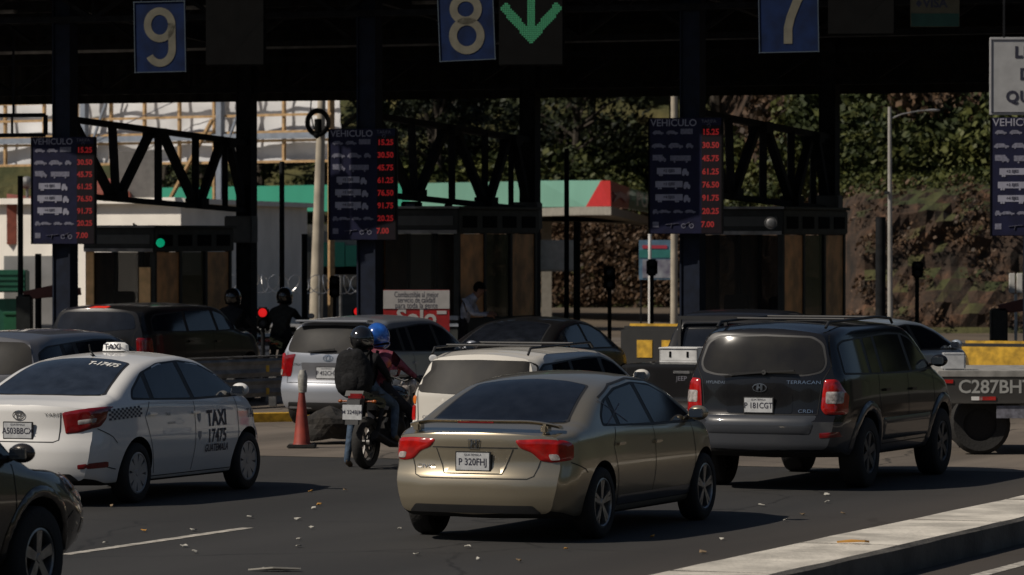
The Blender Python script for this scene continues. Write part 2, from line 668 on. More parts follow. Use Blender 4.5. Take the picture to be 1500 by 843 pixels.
def car_body(sp):
    """returns mesh data (before the wheel wells are cut)"""
    x0, x1 = sp['x0'], sp['x1']
    top = mk(sp['top']); belt = mk(sp['belt']); plan = mk(sp['plan'])
    zb = mk(sp.get('bottom', [(x0, .26), (x0 + .5, .20), (x1 - .5, .19), (x1, .22)]))
    W = sp['W']                    # half width
    tum = sp.get('tumble', .30)    # inward run per metre of height
    crown = sp.get('crown', .045)
    dr = mk(sp['rear']); df = mk(sp['front'])
    bow_r = sp.get('bow_r', .20); bow_f = sp.get('bow_f', .35)
    zm = sp.get('zmid', .55)
    N = 72
    xs = []
    for i in range(N + 1):
        t = i / N
        t = .5 - .5 * math.cos(PI * t) * (1 if True else 1)
        t = .65 * t + .35 * (i / N)
        xs.append(x0 + (x1 - x0) * t)
    for extra in sp.get('cuts', []): xs.append(extra)
    xs = sorted(xs)
    rings = []
    for x in xs:
        f = plan(x)
        zt = top(x)
        zbe = min(belt(x), zt - .05)
        z0 = zb(x)
        cr = crown * (1 if zt > belt(x) + .15 else .55)
        ze = zt - cr
        wb = W * f * .965
        wt = wb - .045 - tum * max(0, ze - zbe - .03)
        zmm = min(zm, zbe - .1)
        P = [(0, z0 - .015), (W * f * .90, z0), (W * f, zmm), (wb, zbe), (wt, ze), (0, zt)]
        ring = fillet_ring(P, [.07, .22, .05, .09], 5, [2, 3, 4, 4, 6])
        # crown
        k = len(ring) - 7
        rr2 = []
        for j, p in enumerate(ring):
            y, z = p.x, p.y
            if j >= k:
                wtop = max(ring[k].x, 1e-3)
                y_ = max(0, y)
                z = ring[k].y + (zt - ring[k].y) * (1 - (y_ / wtop) ** 2) if j > k else z
            rr2.append((max(0, y), z))
        # keep z rising
        rings.append((x, rr2))
    J = len(rings[0][1])
    er, ef = sp.get('fade_r', .55), sp.get('fade_f', .8)

    def disp(x, y, z):
        a = (1 - sstep(x0, x0 + er, x))
        b = sstep(x1 - ef, x1, x)
        yy = min(1.0, abs(y) / W)
        x += a * (dr(z) + bow_r * yy ** 2.7)
        x -= b * (df(z) + bow_f * yy ** 3.0)
        return Vector((x, y, z))
    bm = bmesh.new()
    VL, VR = [], []
    for x, rg in rings:
        l = [bm.verts.new(disp(x, y, z)) for y, z in rg]
        r = [l[j] if j in (0, J - 1) else bm.verts.new(disp(x, -rg[j][0], rg[j][1])) for j in range(J)]
        VL.append(l); VR.append(r)
    for i in range(len(rings) - 1):
        for j in range(J - 1):
            for V, flip in ((VL, 0), (VR, 1)):
                a = (V[i][j], V[i][j + 1], V[i + 1][j + 1], V[i + 1][j])
                if len(set(a)) < 4: continue
                try: bm.faces.new(a if flip else a[::-1])
                except ValueError: pass
    K = 14
    for idx in (0, len(rings) - 1):
        x, rg = rings[idx]
        rows = []
        for j in range(J):
            y, z = rg[j]
            if j in (0, J - 1): rows.append([VL[idx][j]] * (K + 1)); continue
            row = [VL[idx][j]]
            for k in range(1, K): row.append(bm.verts.new(disp(x, y * (1 - 2 * k / K), z)))
            row.append(VR[idx][j])
            rows.append(row)
        for j in range(J - 1):
            for k in range(K):
                a = [rows[j][k], rows[j][k + 1], rows[j + 1][k + 1], rows[j + 1][k]]
                u = []
                for v in a:
                    if v not in u: u.append(v)
                if len(u) < 3: continue
                try: bm.faces.new(u)
                except ValueError: pass
    bmesh.ops.remove_doubles(bm, verts=bm.verts[:], dist=.0008)
    bmesh.ops.dissolve_degenerate(bm, edges=bm.edges[:], dist=.0005)
    bmesh.ops.recalc_face_normals(bm, faces=bm.faces[:])
    bmesh.ops.triangulate(bm, faces=[f for f in bm.faces if len(f.verts) > 4])
    return bm


def cut_mesh(bm, cutters):
    me = bpy.data.meshes.new('tmp'); bm.to_mesh(me)
    o = bpy.data.objects.new('tmp', me); C.objects.link(o)
    tmp = [o]
    for cb in cutters:
        cm = bpy.data.meshes.new('cut'); cb.to_mesh(cm); cb.free()
        co = bpy.data.objects.new('cut', cm); C.objects.link(co); tmp.append(co)
        md = o.modifiers.new('b', 'BOOLEAN'); md.operation = 'DIFFERENCE'; md.solver = 'EXACT'; md.object = co
    dg = bpy.context.evaluated_depsgraph_get()
    out = bpy.data.meshes.new_from_object(o.evaluated_get(dg))
    for t in tmp: bpy.data.objects.remove(t)
    return out


def make_car(name, label, cat, sp, pm, loc, rotz, group=None):
    root = thing(name, label, cat, loc, rotz, group)
    bm = car_body(sp)
    bvh = BVHTree.FromBMesh(bm)
    W = sp['W']
    wb = sp['wb']
    ra = sp['arch']
    rw = sp['rw']
    yo = sp.get('yo', W - .015)
    cutters = []
    for wx in (-wb / 2, wb / 2):
        for s in (-1, 1):
            m = MB()
            m.cyl((wx, s * (W - .34), rw + .01), (wx, s * (W + .3), rw + .01), ra, seg=40)
            cutters.append(m.bm)
    me = cut_mesh(bm, cutters)
    bm.free()
    body = mesh_obj('body', me, [], root)
    me.materials.clear()
    for m_ in (pm, M['well'], sp.get('low_m', pm)): me.materials.append(m_)
    for p in me.polygons:
        c = p.center
        mi = 0
        for wx in (-wb / 2, wb / 2):
            d = math.hypot(c.x - wx, c.z - rw - .01)
            if d < ra + .004 and (d < ra - .012 or abs(p.normal.y) < .5) and abs(c.y) < W + .02: mi = 1
        if p.normal.z < -.6 and c.z < .40: mi = 1
        if mi == 0 and c.z < sp.get('low_z', 0): mi = 2
        p.material_index = mi
        p.use_smooth = True
    me.set_sharp_from_angle(angle=R(38))
    B = Body(bvh, root)
    for wx in (-wb / 2, wb / 2):
        for s in (-1, 1):
            make_wheel(root, wx, s, rw, sp.get('tw', .20), W, sp['rr'], sp.get('spokes', 5), sp.get('wstyle', 'wide'), sp.get('rim_m', M['alloy']), yo)
    # seams, windows, lamps from the spec tables
    for it in sp.get('patches', []):
        nm, view, poly, m_, off, puff, rnd = it[:7]
        opts = it[7] if len(it) > 7 else {}
        res = opts.get('res', .05)
        if view in ('R', 'B2', 'F2'):
            if view == 'R':
                for v in ('R', 'L'): B.patch(nm, poly, v, m_, off, puff, res, rnd)
            else:
                for sg in (-1, 1):
                    B.patch(nm, [(u * sg, v) for u, v in poly], view[0], m_, off, puff, res, rnd)
        else:
            B.patch(nm, poly, view, m_, off, puff, res, rnd)
    if sp.get('seams'):
        items = []
        for view, pts in sp['seams']:
            if view == 'R': items += [('R', pts), ('L', pts)]
            elif view == 'B2': items += [('B', pts), ('B', [(-u, v) for u, v in pts])]
            else: items.append((view, pts))
        B.lines('panel_gap', items, M['gap'], w=sp.get('seam_w', .009))
    for (hx, hz) in sp.get('handles', []):
        for v, s in (('R', -1), ('L', 1)):
            h, n = B.hit(v, (hx, hz))
            if h is None: continue
            mb = MB()
            mb.box(h + Vector((0, s * .022, 0)), (.17, .018, .028), bev=.006)
            mb.box(h + Vector((-.07, s * .01, 0)), (.02, .03, .02))
            mb.box(h + Vector((.07, s * .01, 0)), (.02, .03, .02))
            mb.build('door_handle', sp.get('handle_m', pm), root)
    if sp.get('mirror'):
        mx, mz = sp['mirror']
        for s in (-1, 1):
            h = None
            zz = mz
            while h is None:
                zz -= .03
                h, n = B.hit('R' if s < 0 else 'L', (mx, zz))
            mb = MB()
            c = Vector((mx - .02, h.y + s * .115, mz + .02))
            mb.ball(c, (.06, .10, .070), seg=16)
            mb.tube([h + Vector((.0, -s * .02, 0)), c], .025, 8)
            mo = mb.build('wing_mirror', sp.get('mirror_m', pm), root, smooth=True)
            g = MB(); g.box(c + Vector((-.062, 0, 0)), (.02, .14, .08), bev=.009)
            g.build('mirror_glass', M['chrome'], mo)
    if sp.get('plate'):
        pz, txt = sp['plate']
        h, n = B.hit('B', (0, pz))
        px = h.x - .022
        mb = MB(); mb.box((px + .006, 0, pz), (.014, .335, .175), bev=.004)
        po = mb.build('number_plate_holder', M['black_plastic'], root)
        mb = MB(); mb.box((px - .004, 0, pz), (.006, .31, .152), bev=.002)
        mb.build('number_plate', M['plate'], po)
        text_obj('plate_characters', txt, .085, (px - .0095, 0, pz - .005), (0, -1, 0), (0, 0, 1), M['plate_ink'], po, bold=.001, sx=.85)
        text_obj('plate_caption', 'GUATEMALA', .028, (px - .0095, 0, pz + .058), (0, -1, 0), (0, 0, 1), M['plate_ink'], po)
    return root, B


def place_car(sp, ref, px, s):
    """root position so that local point ref=(x,y) lands on photo column px where one metre is s pixels"""
    X = (px - 750) / s; Y = F / s
    c, sn = math.cos(ROT_CAR), math.sin(ROT_CAR)
    rx = c * ref[0] - sn * ref[1]; ry = sn * ref[0] + c * ref[1]
    return (X - rx, Y - ry, 0.0)


def tubes(name, lst, r, m, parent, seg=8):
    b = MB()
    for p in lst: b.tube(p, r, seg)
    return b.build(name, m, parent, smooth=True)


def mini(name, me_fn, m, parent): 
    b = MB(); me_fn(b)
    return b.build(name, m, parent, smooth=True)

# ================================================================== VEHICLES
G = M['glass']
K_ = M['black_plastic']


def side_glass(outline, splits, m=None, trim=.022, quarter=None):
    """outline of the side windows in (x, z); splits = pillars (x_bottom, x_top)"""
    m = m or G
    out = [('window_trim', 'R', outline, M['black_plastic'], .0025, 0, .05, {'res': .08})]
    cx = sum(p[0] for p in outline) / len(outline); cz = sum(p[1] for p in outline) / len(outline)
    ins = roundpoly(outline, .05)

    def clip(poly, xb, xt, keep_right):
        z0 = min(p[1] for p in poly) - .05; z1 = max(p[1] for p in poly) + .05
        a = Vector((xb, z0)); b = Vector((xt, z1))
        d = b - a; n = Vector((d.y, -d.x)).normalized()      # points to +x
        if not keep_right: n = -n
        res = []
        for i in range(len(poly)):
            p, q = Vector(poly[i - 1]), Vector(poly[i])
            dp, dq = (p - a).dot(n), (q - a).dot(n)
            if dp >= 0: 
                if dq < 0: res.append(tuple(p.lerp(q, dp / (dp - dq))))
                else: pass
            if dp < 0 <= dq: res.append(tuple(p.lerp(q, dp / (dp - dq))))
            if dq >= 0: res.append(tuple(q))
        return res

    def shrink(poly, d):
        # offset inwards
        n = len(poly); r = []
        area = sum(poly[i - 1][0] * poly[i][1] - poly[i][0] * poly[i - 1][1] for i in range(n))
        sg = 1 if area > 0 else -1
        for i in range(n):
            a, p, b = Vector(poly[i - 1]), Vector(poly[i]), Vector(poly[(i + 1) % n])
            d1 = (p - a); d2 = (b - p)
            if d1.length < 1e-5 or d2.length < 1e-5: continue
            n1 = Vector((-d1.y, d1.x)).normalized() * sg; n2 = Vector((-d2.y, d2.x)).normalized() * sg
            nn = (n1 + n2)
            if nn.length < .2: continue
            nn.normalize()
            q = p + nn * d
            r.append((q.x, q.y))
        return r
    big = sorted(splits, reverse=True)
    lo = None
    edges = [None] + big + [None]
    for i in range(len(edges) - 1):
        poly = ins
        if edges[i] is not None: poly = clip(poly, edges[i][0] - .035, edges[i][1] - .035, False)
        if edges[i + 1] is not None: poly = clip(poly, edges[i + 1][0] + .035, edges[i + 1][1] + .035, True)
        q = shrink(poly, trim)
        if len(q) > 3: out.append(('side_window', 'R', q, m, .005, 0, 0, {'res': .08}))
    return out


def sym(half):
    """mirror a half outline given in (x, y>=0) or (y>=0, z)"""
    return half + [(a, -b) for a, b in half[::-1]]


def symB(half):
    return half + [(-a, b) for a, b in half[::-1]]


# ---- gold sedan --------------------------------------------------------
gold = paint('champagne_gold_paint', (0.40, 0.345, 0.25), metal=.75, rough=.27, dust=.10)
white = paint('taxi_white_paint', (0.72, 0.71, 0.69), rough=.30, dust=.10)
blackp = paint('black_car_paint', (0.008, 0.008, 0.009), rough=.20, dust=.03, coat=.6)
greyp = paint('dark_grey_lower_paint', (0.036, 0.040, 0.048), metal=0, rough=.35, dust=.08)
silver = paint('silver_paint', (0.40, 0.42, 0.46), metal=.6, rough=.32, dust=.15)
wagonw = paint('wagon_white_paint', (0.62, 0.59, 0.53), rough=.35, dust=.2)
fgp = paint('brown_grey_paint', (0.045, 0.037, 0.030), metal=.5, rough=.25, dust=.12)
greys = paint('mid_grey_paint', (0.14, 0.14, 0.15), metal=.5, rough=.35, dust=.2)
bluep = paint('pale_blue_paint', (0.30, 0.36, 0.44), metal=.3, rough=.35, dust=.2)
blk2 = paint('black_faded_paint', (0.009, 0.009, 0.010), rough=.3, dust=.04, coat=.35)

SED = dict(
    wb=2.70, x0=-2.28, x1=2.20, W=.895, rw=.316, tw=.2, rr=.218, arch=.365, cuts=[-1.72, -1.66, -.76, 1.5],
    top=[(-2.27, .955), (-2.1, .975), (-1.95, .99), (-1.74, 1.02), (-1.45, 1.14), (-1.1, 1.275), (-.75, 1.37), (-.4, 1.415), (0, 1.435), (.4, 1.40), (.75, 1.31), (1.1, 1.15), (1.45, .98), (1.6, .94), (1.95, .82), (2.2, .66)],
    belt=[(-2.27, .90), (-1.2, .93), (0, .90), (1.3, .86), (2.2, .6)],
    plan=[(-2.27, .86), (-2.15, .93), (-1.9, .975), (-1.3, 1.0), (1.2, 1.0), (1.7, .97), (2.05, .88), (2.2, .76)],
    rear=[(.2, .07), (.30, .02), (.42, 0), (.50, .0), (.57, .012), (.62, .05), (.70, .065), (.86, .07), (.93, .08), (1.0, .12)],
    front=[(.2, .05), (.45, 0), (.7, .08), (.9, .2)], bow_r=.19, bow_f=.42, tumble=.42, crown=.05,
    mirror=(1.02, 1.0), handles=[(.02, .80), (-.93, .82)], plate=(.705, 'P 320FHJ'), spokes=5, wstyle='double', rim_m=M['alloy'],
)
SED['patches'] = side_glass([(-1.26, .985), (-1.20, 1.08), (-1.0, 1.20), (-.6, 1.30), (-.1, 1.34), (.35, 1.31), (.72, 1.20), (1.24, .93), (0, .945)], [(.02, -.08), (-.88, -.86)]) + [
    ('rear_window_trim', 'T', sym([(-1.745, 0), (-1.72, .40), (-1.66, .655), (-.80, .53), (-.74, .3), (-.72, 0)]), K_, .003, 0, .05, {'res': .08}),
    ('rear_window', 'T', sym([(-1.725, 0), (-1.70, .40), (-1.64, .63), (-.82, .51), (-.76, .3), (-.74, 0)]), G, .006, 0, .05, {'res': .08}),
    ('windscreen', 'T', sym([(1.50, 0), (1.44, .5), (1.36, .66), (.62, .52), (.55, 0)]), G, .005, 0, .05, {'res': .08}),
    ('tail_light', 'B2', [(.37, .895), (.60, .905), (.77, .895), (.82, .86), (.825, .72), (.70, .70), (.60, .715), (.52, .79), (.42, .825)], M['red_lens'], .004, .012, .03, {'res': .02}),
    ('reversing_light', 'B2', [(.66, .775), (.74, .775), (.76, .725), (.68, .72)], M['clear_lens'], .018, .004, .02, {'res': .02}),
    ('number_plate_recess', 'B', [(-.36, .815), (.36, .815), (.27, .595), (-.27, .595)], gold, .002, -.004, .03, {}),
    ('lower_bumper_trim', 'B', [(-.55, .33), (.55, .33), (.62, .26), (-.62, .26)], K_, .004, 0, .02, {}),
    ('side_moulding', 'R', [(-.92, .36), (1.0, .36), (1.0, .275), (-.92, .275)], greyp, .004, .006, .01, {}),
]
SED['seams'] = [('B', [(-.60, .72), (-.555, .585), (-.50, .56), (.50, .56), (.555, .585), (.60, .72)]), ('B', [(-.40, .825), (.40, .825)]),
                ('B2', [(.60, .905), (.61, .955)]),
                ('B', [(-.36, .815), (-.27, .60), (.27, .60), (.36, .815)]),
                ('R', [(-1.98, .70), (-1.76, .63), (-1.72, .60)]),
                ('R', [(1.02, .93), (1.06, .6), (.98, .28)]), ('R', [(-.02, .94), (-.02, .55), (-.04, .27)]),
                ('R', [(-.98, .97), (-1.08, .80), (-.98, .55), (-.90, .28)]), ('R', [(-.9, .27), (.98, .27)])]

loc = place_car(SED, (-1.35, -.875), 884, 166.5)
civic, B = make_car('sedan', 'champagne gold four-door sedan with a boot spoiler, nearest car in the middle of the road', 'car', SED, gold, loc, ROT_CAR)
mb = MB()
rows = []
NS = 28
for i in range(NS + 1):
    y = -.70 + 1.40 * i / NS
    t = abs(y) / .70
    cx = -2.09 + .16 * t ** 2.4
    cz = 1.045 - .045 * max(0, (t - .55) / .45) ** 2
    ring = []
    for k in range(10):
        a = 2 * PI * k / 10
        ring.append(mb.bm.verts.new((cx + .085 * math.cos(a) * (1 - .25 * t ** 6), y, cz + .017 * math.sin(a) + .012 * -math.cos(a))))
    rows.append(ring)
for i in range(NS):
    for k in range(10):
        mb.bm.faces.new((rows[i][k], rows[i][(k + 1) % 10], rows[i + 1][(k + 1) % 10], rows[i + 1][k]))
mb.bm.faces.new(rows[0]); mb.bm.faces.new(rows[-1][::-1])
for s in (-1, 1): mb.box((-2.03, s * .60, .99), (.12, .07, .09), bev=.02)
sp_ = mb.build('boot_spoiler', gold, civic, smooth=True, ang=50)
mb = MB(); mb.box((-2.172, 0, 1.042), (.012, .34, .016), bev=.004); mb.build('high_brake_light', M['red_dark'], sp_)
B.text('maker_badge', 'H', .085, (0, .855), 'B', M['chrome'], .012, bold=.004, sx=1.1)
B.lines('badge_frame', [('B', [(-.055, .892), (.055, .892), (.045, .818), (-.045, .818), (-.055, .892)])], M['chrome'], w=.009, off=.010)
B.text('model_lettering', 'CIVIC', .05, (.46, .655), 'B', M['chrome'], .006, sx=1.5)
# scratched cross on the rear side glass
B.lines('tape_cross', [('R', [(-1.08, 1.20), (-.62, 1.00)]), ('R', [(-1.15, .99), (-.62, 1.16)])], M['grey_ink'], w=.010, off=.008)
B.lines('drip_rail', [('R', [(-1.02, 1.225), (-.6, 1.33), (-.1, 1.37), (.35, 1.34), (.72, 1.235)])], K_, w=.014, off=.004)
B.patch('fuel_flap', roundpoly([(-1.62, .82), (-1.46, .82), (-1.46, .68), (-1.62, .68)], .03), 'L', gold, .003)

# ---- white taxi ----------------------------------------------------------
TX = dict(
    wb=2.55, x0=-2.29, x1=2.10, W=.85, rw=.302, tw=.19, rr=.205, arch=.352, cuts=[-1.76, -.82, 1.35],
    top=[(-2.29, 1.00), (-2.1, 1.045), (-1.95, 1.06), (-1.76, 1.085), (-1.4, 1.23), (-1.0, 1.375), (-.7, 1.435), (-.3, 1.47), (.05, 1.475), (.45, 1.43), (.8, 1.31), (1.15, 1.13), (1.35, 1.02), (1.7, .94), (1.95, .84), (2.1, .68)],
    belt=[(-2.29, .96), (-1.2, .98), (0, .94), (1.3, .88), (2.1, .6)],
    plan=[(-2.29, .87), (-2.15, .94), (-1.9, .975), (-1.2, 1.0), (1.1, 1.0), (1.6, .97), (1.95, .88), (2.1, .76)],
    rear=[(.2, .08), (.32, .02), (.45, 0), (.62, .01), (.68, .05), (.80, .07), (.93, .07), (1.0, .09), (1.06, .13)],
    front=[(.2, .05), (.45, 0), (.7, .06), (.9, .2)], bow_r=.25, bow_f=.45, tumble=.36, crown=.05,
    mirror=(.98, 1.04), handles=[(.0, .86), (-.98, .88)], plate=(.75, 'A503BBCX'), spokes=8, wstyle='cover', rim_m=M['hubcap'],
)
TX['patches'] = side_glass([(-1.36, 1.03), (-1.28, 1.13), (-.95, 1.29), (-.5, 1.375), (0, 1.39), (.40, 1.35), (.8, 1.22), (1.22, .985), (0, .985)], [(.02, -.10), (-.92, -.92)], M['glass_clear']) + [
    ('rear_window_trim', 'T', sym([(-1.775, 0), (-1.75, .40), (-1.69, .655), (-.84, .52), (-.78, .3), (-.77, 0)]), K_, .003, 0, .05, {'res': .08}),
    ('rear_window', 'T', sym([(-1.755, 0), (-1.73, .40), (-1.67, .63), (-.86, .50), (-.80, .3), (-.79, 0)]), M['glass_clear'], .006, 0, .05, {'res': .08}),
    ('windscreen', 'T', sym([(1.36, 0), (1.32, .5), (1.26, .66), (.62, .54), (.55, 0)]), M['glass_clear'], .005, 0, .05, {'res': .08}),
    ('tail_light', 'B2', [(.45, .93), (.60, .96), (.80, .985), (.79, .86), (.765, .79), (.62, .735), (.49, .72), (.47, .82)], M['red_dark'], .004, .012, .02, {'res': .02}),
    ('reversing_light', 'B2', [(.60, .855), (.74, .875), (.735, .835), (.60, .81)], M['clear_lens'], .017, .003, .01, {'res': .02}),
    ('rear_fog_reflector', 'B2', [(.62, .42), (.80, .445), (.79, .385), (.62, .375)], M['red_dark'], .004, .006, .012, {'res': .03}),
    ('lower_bumper_trim', 'B', [(-.55, .33), (.55, .33), (.62, .26), (-.62, .26)], K_, .004, 0, .02, {}),
]
TX['seams'] = [('B', [(-.44, .93), (-.43, .66), (-.38, .64), (.38, .64), (.43, .66), (.44, .93)]),
               ('R', [(-2.0, .77), (-1.80, .68), (-1.72, .62)]), ('R', [(-1.70, .36), (-1.95, .40)]),
               ('R', [(1.0, .98), (1.02, .6), (.93, .28)]), ('R', [(.0, .975), (.0, .55), (-.02, .27)]),
               ('R', [(-1.0, 1.0), (-1.12, .85), (-1.0, .6), (-.86, .28)]), ('R', [(-.9, .25), (.95, .25)])]
loc = place_car(TX, (-1.275, -.85), 205, 147)
taxi, B = make_car('taxi', 'white taxi sedan with black TAXI 17475 lettering on its door and a lit-coloured roof sign', 'taxi', TX, white, loc, ROT_CAR)
taxi['label'] = 'white taxi sedan lettered TAXI 17475 on its door, with a roof sign'
B.text('door_lettering', 'TAXI', .225, (.50, .775), 'R', M['plate_ink'], .006, bold=.006, sx=.92)
B.text('door_lettering', '17475', .19, (.50, .595), 'R', M['plate_ink'], .006, bold=.004, sx=.92)
B.text('door_lettering', 'GUATEMALA', .105, (.50, .475), 'R', M['plate_ink'], .006, bold=.002, sx=.9)
B.text('door_lettering', 'TAXI', .225, (.50, .775), 'L', M['plate_ink'], .006, bold=.006, sx=.92)
B.text('door_lettering', '17475', .19, (.50, .595), 'L', M['plate_ink'], .006, bold=.004, sx=.92)
B.text('door_lettering', 'TAXIS', .13, (1.40, .80), 'R', M['grey_ink'], .006, bold=.003)
B.text('door_lettering', 'TAXI', .05, (-.62, .86), 'R', M['grey_ink'], .006)
B.text('door_lettering', 'ROTATIVO', .035, (-.55, .77), 'R', M['grey_ink'], .006)
M['crest'] = mat('pale_crest_print', (.34, .34, .35), .6)
for q, (cx, cz) in enumerate(((.02, .62), (.02, .80))):
    B.patch('door_crest', [(cx + .04, cz + .04), (cx + .11, cz + .04), (cx + .11, cz - .01), (cx + .075, cz - .05), (cx + .04, cz - .01)], 'R', M['crest'], .005)
B.text('window_lettering', 'T-17475', .12, (-.0, 0), 'T', M['white_paint'], .004)
bpy.data.objects.remove([o for o in taxi.children if o.name.startswith('window_lettering')][0])
# number on the rear glass, laid along the sloping glass
vs, fs = text_geo('T-17475', .10, 1.0, .003)
co, f2 = B.place([(-.99 + y * 1.5 * 1.0, -.30 - x) for x, y in vs], fs, 'T', .010)
me = bpy.data.meshes.new('window_lettering'); me.from_pydata(co, [], f2)
mesh_obj('window_lettering', me, M['white_paint'], taxi)
# chequers on the rear quarter
V, Fs = [], []
for a in range(16):
    for b in range(5):
        if (a + b) % 2: continue
        x = -1.86 + a * .042; z = .845 + b * .022 + a * .001
        co, fs = B.place([(x, z), (x + .042, z), (x + .042, z + .022), (x, z + .022)], [(0, 1, 2, 3)], 'R', .005)
        n0 = len(V); V += co; Fs += [tuple(i + n0 for i in f) for f in fs]
me = bpy.data.meshes.new('chequer_band'); me.from_pydata(V, [], Fs); mesh_obj('chequer_band', me, M['plate_ink'], taxi)
el = [(.065 * math.cos(a), .90 + .042 * math.sin(a)) for a in [2 * PI * k / 20 for k in range(21)]]
el2 = [(.022 * math.cos(a), .90 + .040 * math.sin(a)) for a in [2 * PI * k / 14 for k in range(15)]]
el3 = [(.042 * math.cos(a), .915 + .016 * math.sin(a)) for a in [2 * PI * k / 14 for k in range(15)]]
B.lines('maker_badge', [('B', el), ('B', el2), ('B', el3)], M['chrome'], w=.011, off=.009)
B.text('model_lettering', 'YARIS', .05, (-.38 + .02, .905), 'B', M['chrome'], .006, sx=1.3)
mb = MB(); mb.box((-.15, 0, 1.475), (.09, .20, .02), bev=.008)
mb.lathe([(.001, .055), (.12, .05), (.165, .02), (.17, -.03), (.16, -.05)], 'Z', (-.15, 0, 1.535), 24)
for v in mb.bm.verts:
    if v.co.z > 1.487: v.co.x = -.15 + (v.co.x + .15) * .45
for v in mb.bm.verts: v.co = Vector((-.15, 0, 1.475)) + (v.co - Vector((-.15, 0, 1.475))) * .85
rs = mb.build('roof_sign', mat('roof_sign_white', (.82, .82, .80), .35), taxi, smooth=True)
text_obj('sign_lettering', 'TAXI', .088, (-.225, 0, 1.522), (0, -1, 0), (0, 0, 1), M['plate_ink'], rs, bold=.003)
tubes('aerial', [[(-.62, .0, 1.44), (-.72, 0, 1.50), (-.74, 0, 1.56)], [(-.60, 0, 1.435), (-.70, 0, 1.455)]], .008, K_, taxi)
for s in (-1, 1):
    mb = MB(); mb.ball((-.95, s * .36, 1.13), (.07, .13, .10)); mb.ball((-.1, s * .36, 1.13), (.06, .12, .11))

# ---- black SUV ------------------------------------------------------------
SUVB = dict(
    wb=2.75, x0=-2.42, x1=2.28, W=.925, rw=.372, tw=.25, rr=.225, arch=.43, cuts=[1.4], fade_r=.95,
    top=[(-2.42, 1.69), (-2.1, 1.73), (-1.5, 1.755), (-.4, 1.76), (.25, 1.74), (.55, 1.69), (1.25, 1.24), (1.42, 1.15), (1.8, 1.10), (2.1, 1.03), (2.28, .85)],
    belt=[(-2.42, 1.17), (0, 1.15), (1.3, 1.08), (2.28, .8)], bottom=[(-2.42, .44), (-1.9, .34), (1.8, .32), (2.28, .40)],
    plan=[(-2.42, .88), (-2.28, .95), (-2.0, .98), (-1.3, 1.0), (1.2, 1.0), (1.8, .97), (2.15, .88), (2.28, .76)],
    rear=[(.3, .12), (.42, .03), (.50, 0), (.76, 0), (.80, .06), (1.15, .10), (1.45, .19), (1.64, .28), (1.73, .36)],
    front=[(.3, .05), (.6, 0), (.9, .05), (1.1, .15)], bow_r=.17, bow_f=.3, tumble=.25, crown=.05, zmid=.75,
    mirror=(1.12, 1.26), handles=[(.18, 1.0), (-.78, 1.02)], plate=(.895, 'P 181CGT'), spokes=6, wstyle='wide', rim_m=M['alloy_dirty'],
    low_m=greyp, low_z=.72,
)
SUVB['patches'] = side_glass([(-2.05, 1.21), (-2.0, 1.52), (-1.85, 1.57), (-.3, 1.62), (.25, 1.60), (.50, 1.55), (1.16, 1.19), (0, 1.175)], [(.22, .15), (-.85, -.85), (-1.28, -1.25)]) + [
    ('rear_window_trim', 'B', symB([(0, 1.63), (.52, 1.615), (.645, 1.54), (.70, 1.33), (.66, 1.235), (.5, 1.20), (0, 1.185)]), K_, .003, 0, .05, {'res': .08}),
    ('rear_window', 'B', symB([(0, 1.61), (.51, 1.595), (.62, 1.53), (.675, 1.33), (.635, 1.255), (.5, 1.222), (0, 1.208)]), M['glass_suv'], .006, 0, .05, {'res': .08}),
    ('windscreen', 'T', sym([(1.38, 0), (1.34, .5), (1.28, .66), (.66, .58), (.58, 0)]), G, .005, 0, .05, {'res': .08}),
    ('tail_light', 'B2', [(.68, 1.165), (.80, 1.17), (.872, 1.0), (.875, .80), (.70, .80), (.655, .86), (.665, 1.0)], M['red_lens'], .006, .018, .03, {'res': .03}),
    ('reversing_light', 'B2', [(.70, 1.04), (.84, 1.04), (.84, .915), (.70, .915)], M['clear_lens'], .026, .004, .02, {'res': .02}),
    ('bumper_reflector', 'B2', [(.66, .615), (.83, .625), (.84, .57), (.66, .56)], M['red_dark'], .004, .006, .012, {'res': .03}),
    ('number_plate_recess', 'B', [(-.36, 1.02), (.36, 1.02), (.36, .81), (-.36, .81)], blackp, .003, 0, .03, {}),
    ('bumper_step', 'B', [(-.62, .79), (.62, .79), (.56, .60), (-.56, .60)], greyp, .004, .012, .03, {}),
    ('wheel_arch_flare', 'R', [(-1.375 + .53 * math.cos(a), .39 + .53 * math.sin(a)) for a in [PI * k / 16 for k in range(17)]] + [(-1.375 + .425 * math.cos(a), .39 + .425 * math.sin(a)) for a in [PI * k / 16 for k in range(16, -1, -1)]], greyp, .004, .02, 0, {'res': .04}),
    ('wheel_arch_flare', 'R', [(1.375 + .53 * math.cos(a), .39 + .53 * math.sin(a)) for a in [PI * k / 16 for k in range(17)]] + [(1.375 + .425 * math.cos(a), .39 + .425 * math.sin(a)) for a in [PI * k / 16 for k in range(16, -1, -1)]], greyp, .004, .02, 0, {'res': .04}),
    ('side_cladding', 'R', [(-.86, .72), (.86, .72), (.86, .48), (-.86, .48)], greyp, .004, .015, .02, {}),
]
SUVB['seams'] = [('B', [(-.66, 1.62), (-.74, 1.3), (-.66, 1.15), (-.62, .80), (.62, .80), (.66, 1.15), (.74, 1.3), (.66, 1.62)]),
                 ('R', [(1.02, 1.15), (1.04, .7), (.95, .5)]), ('R', [(.05, 1.17), (.03, .45)]),
                 ('R', [(-1.0, 1.2), (-1.02, .95), (-.93, .75)]), ('R', [(-.9, .44), (.9, .44)])]
loc = place_car(SUVB, (-1.375, -.925), 1277, 138.5)
suv, B = make_car('suv', 'black four-wheel-drive estate with a roof rack, lit red tail lamps and a dusty rear window', 'car', SUVB, blackp, loc, ROT_CAR)
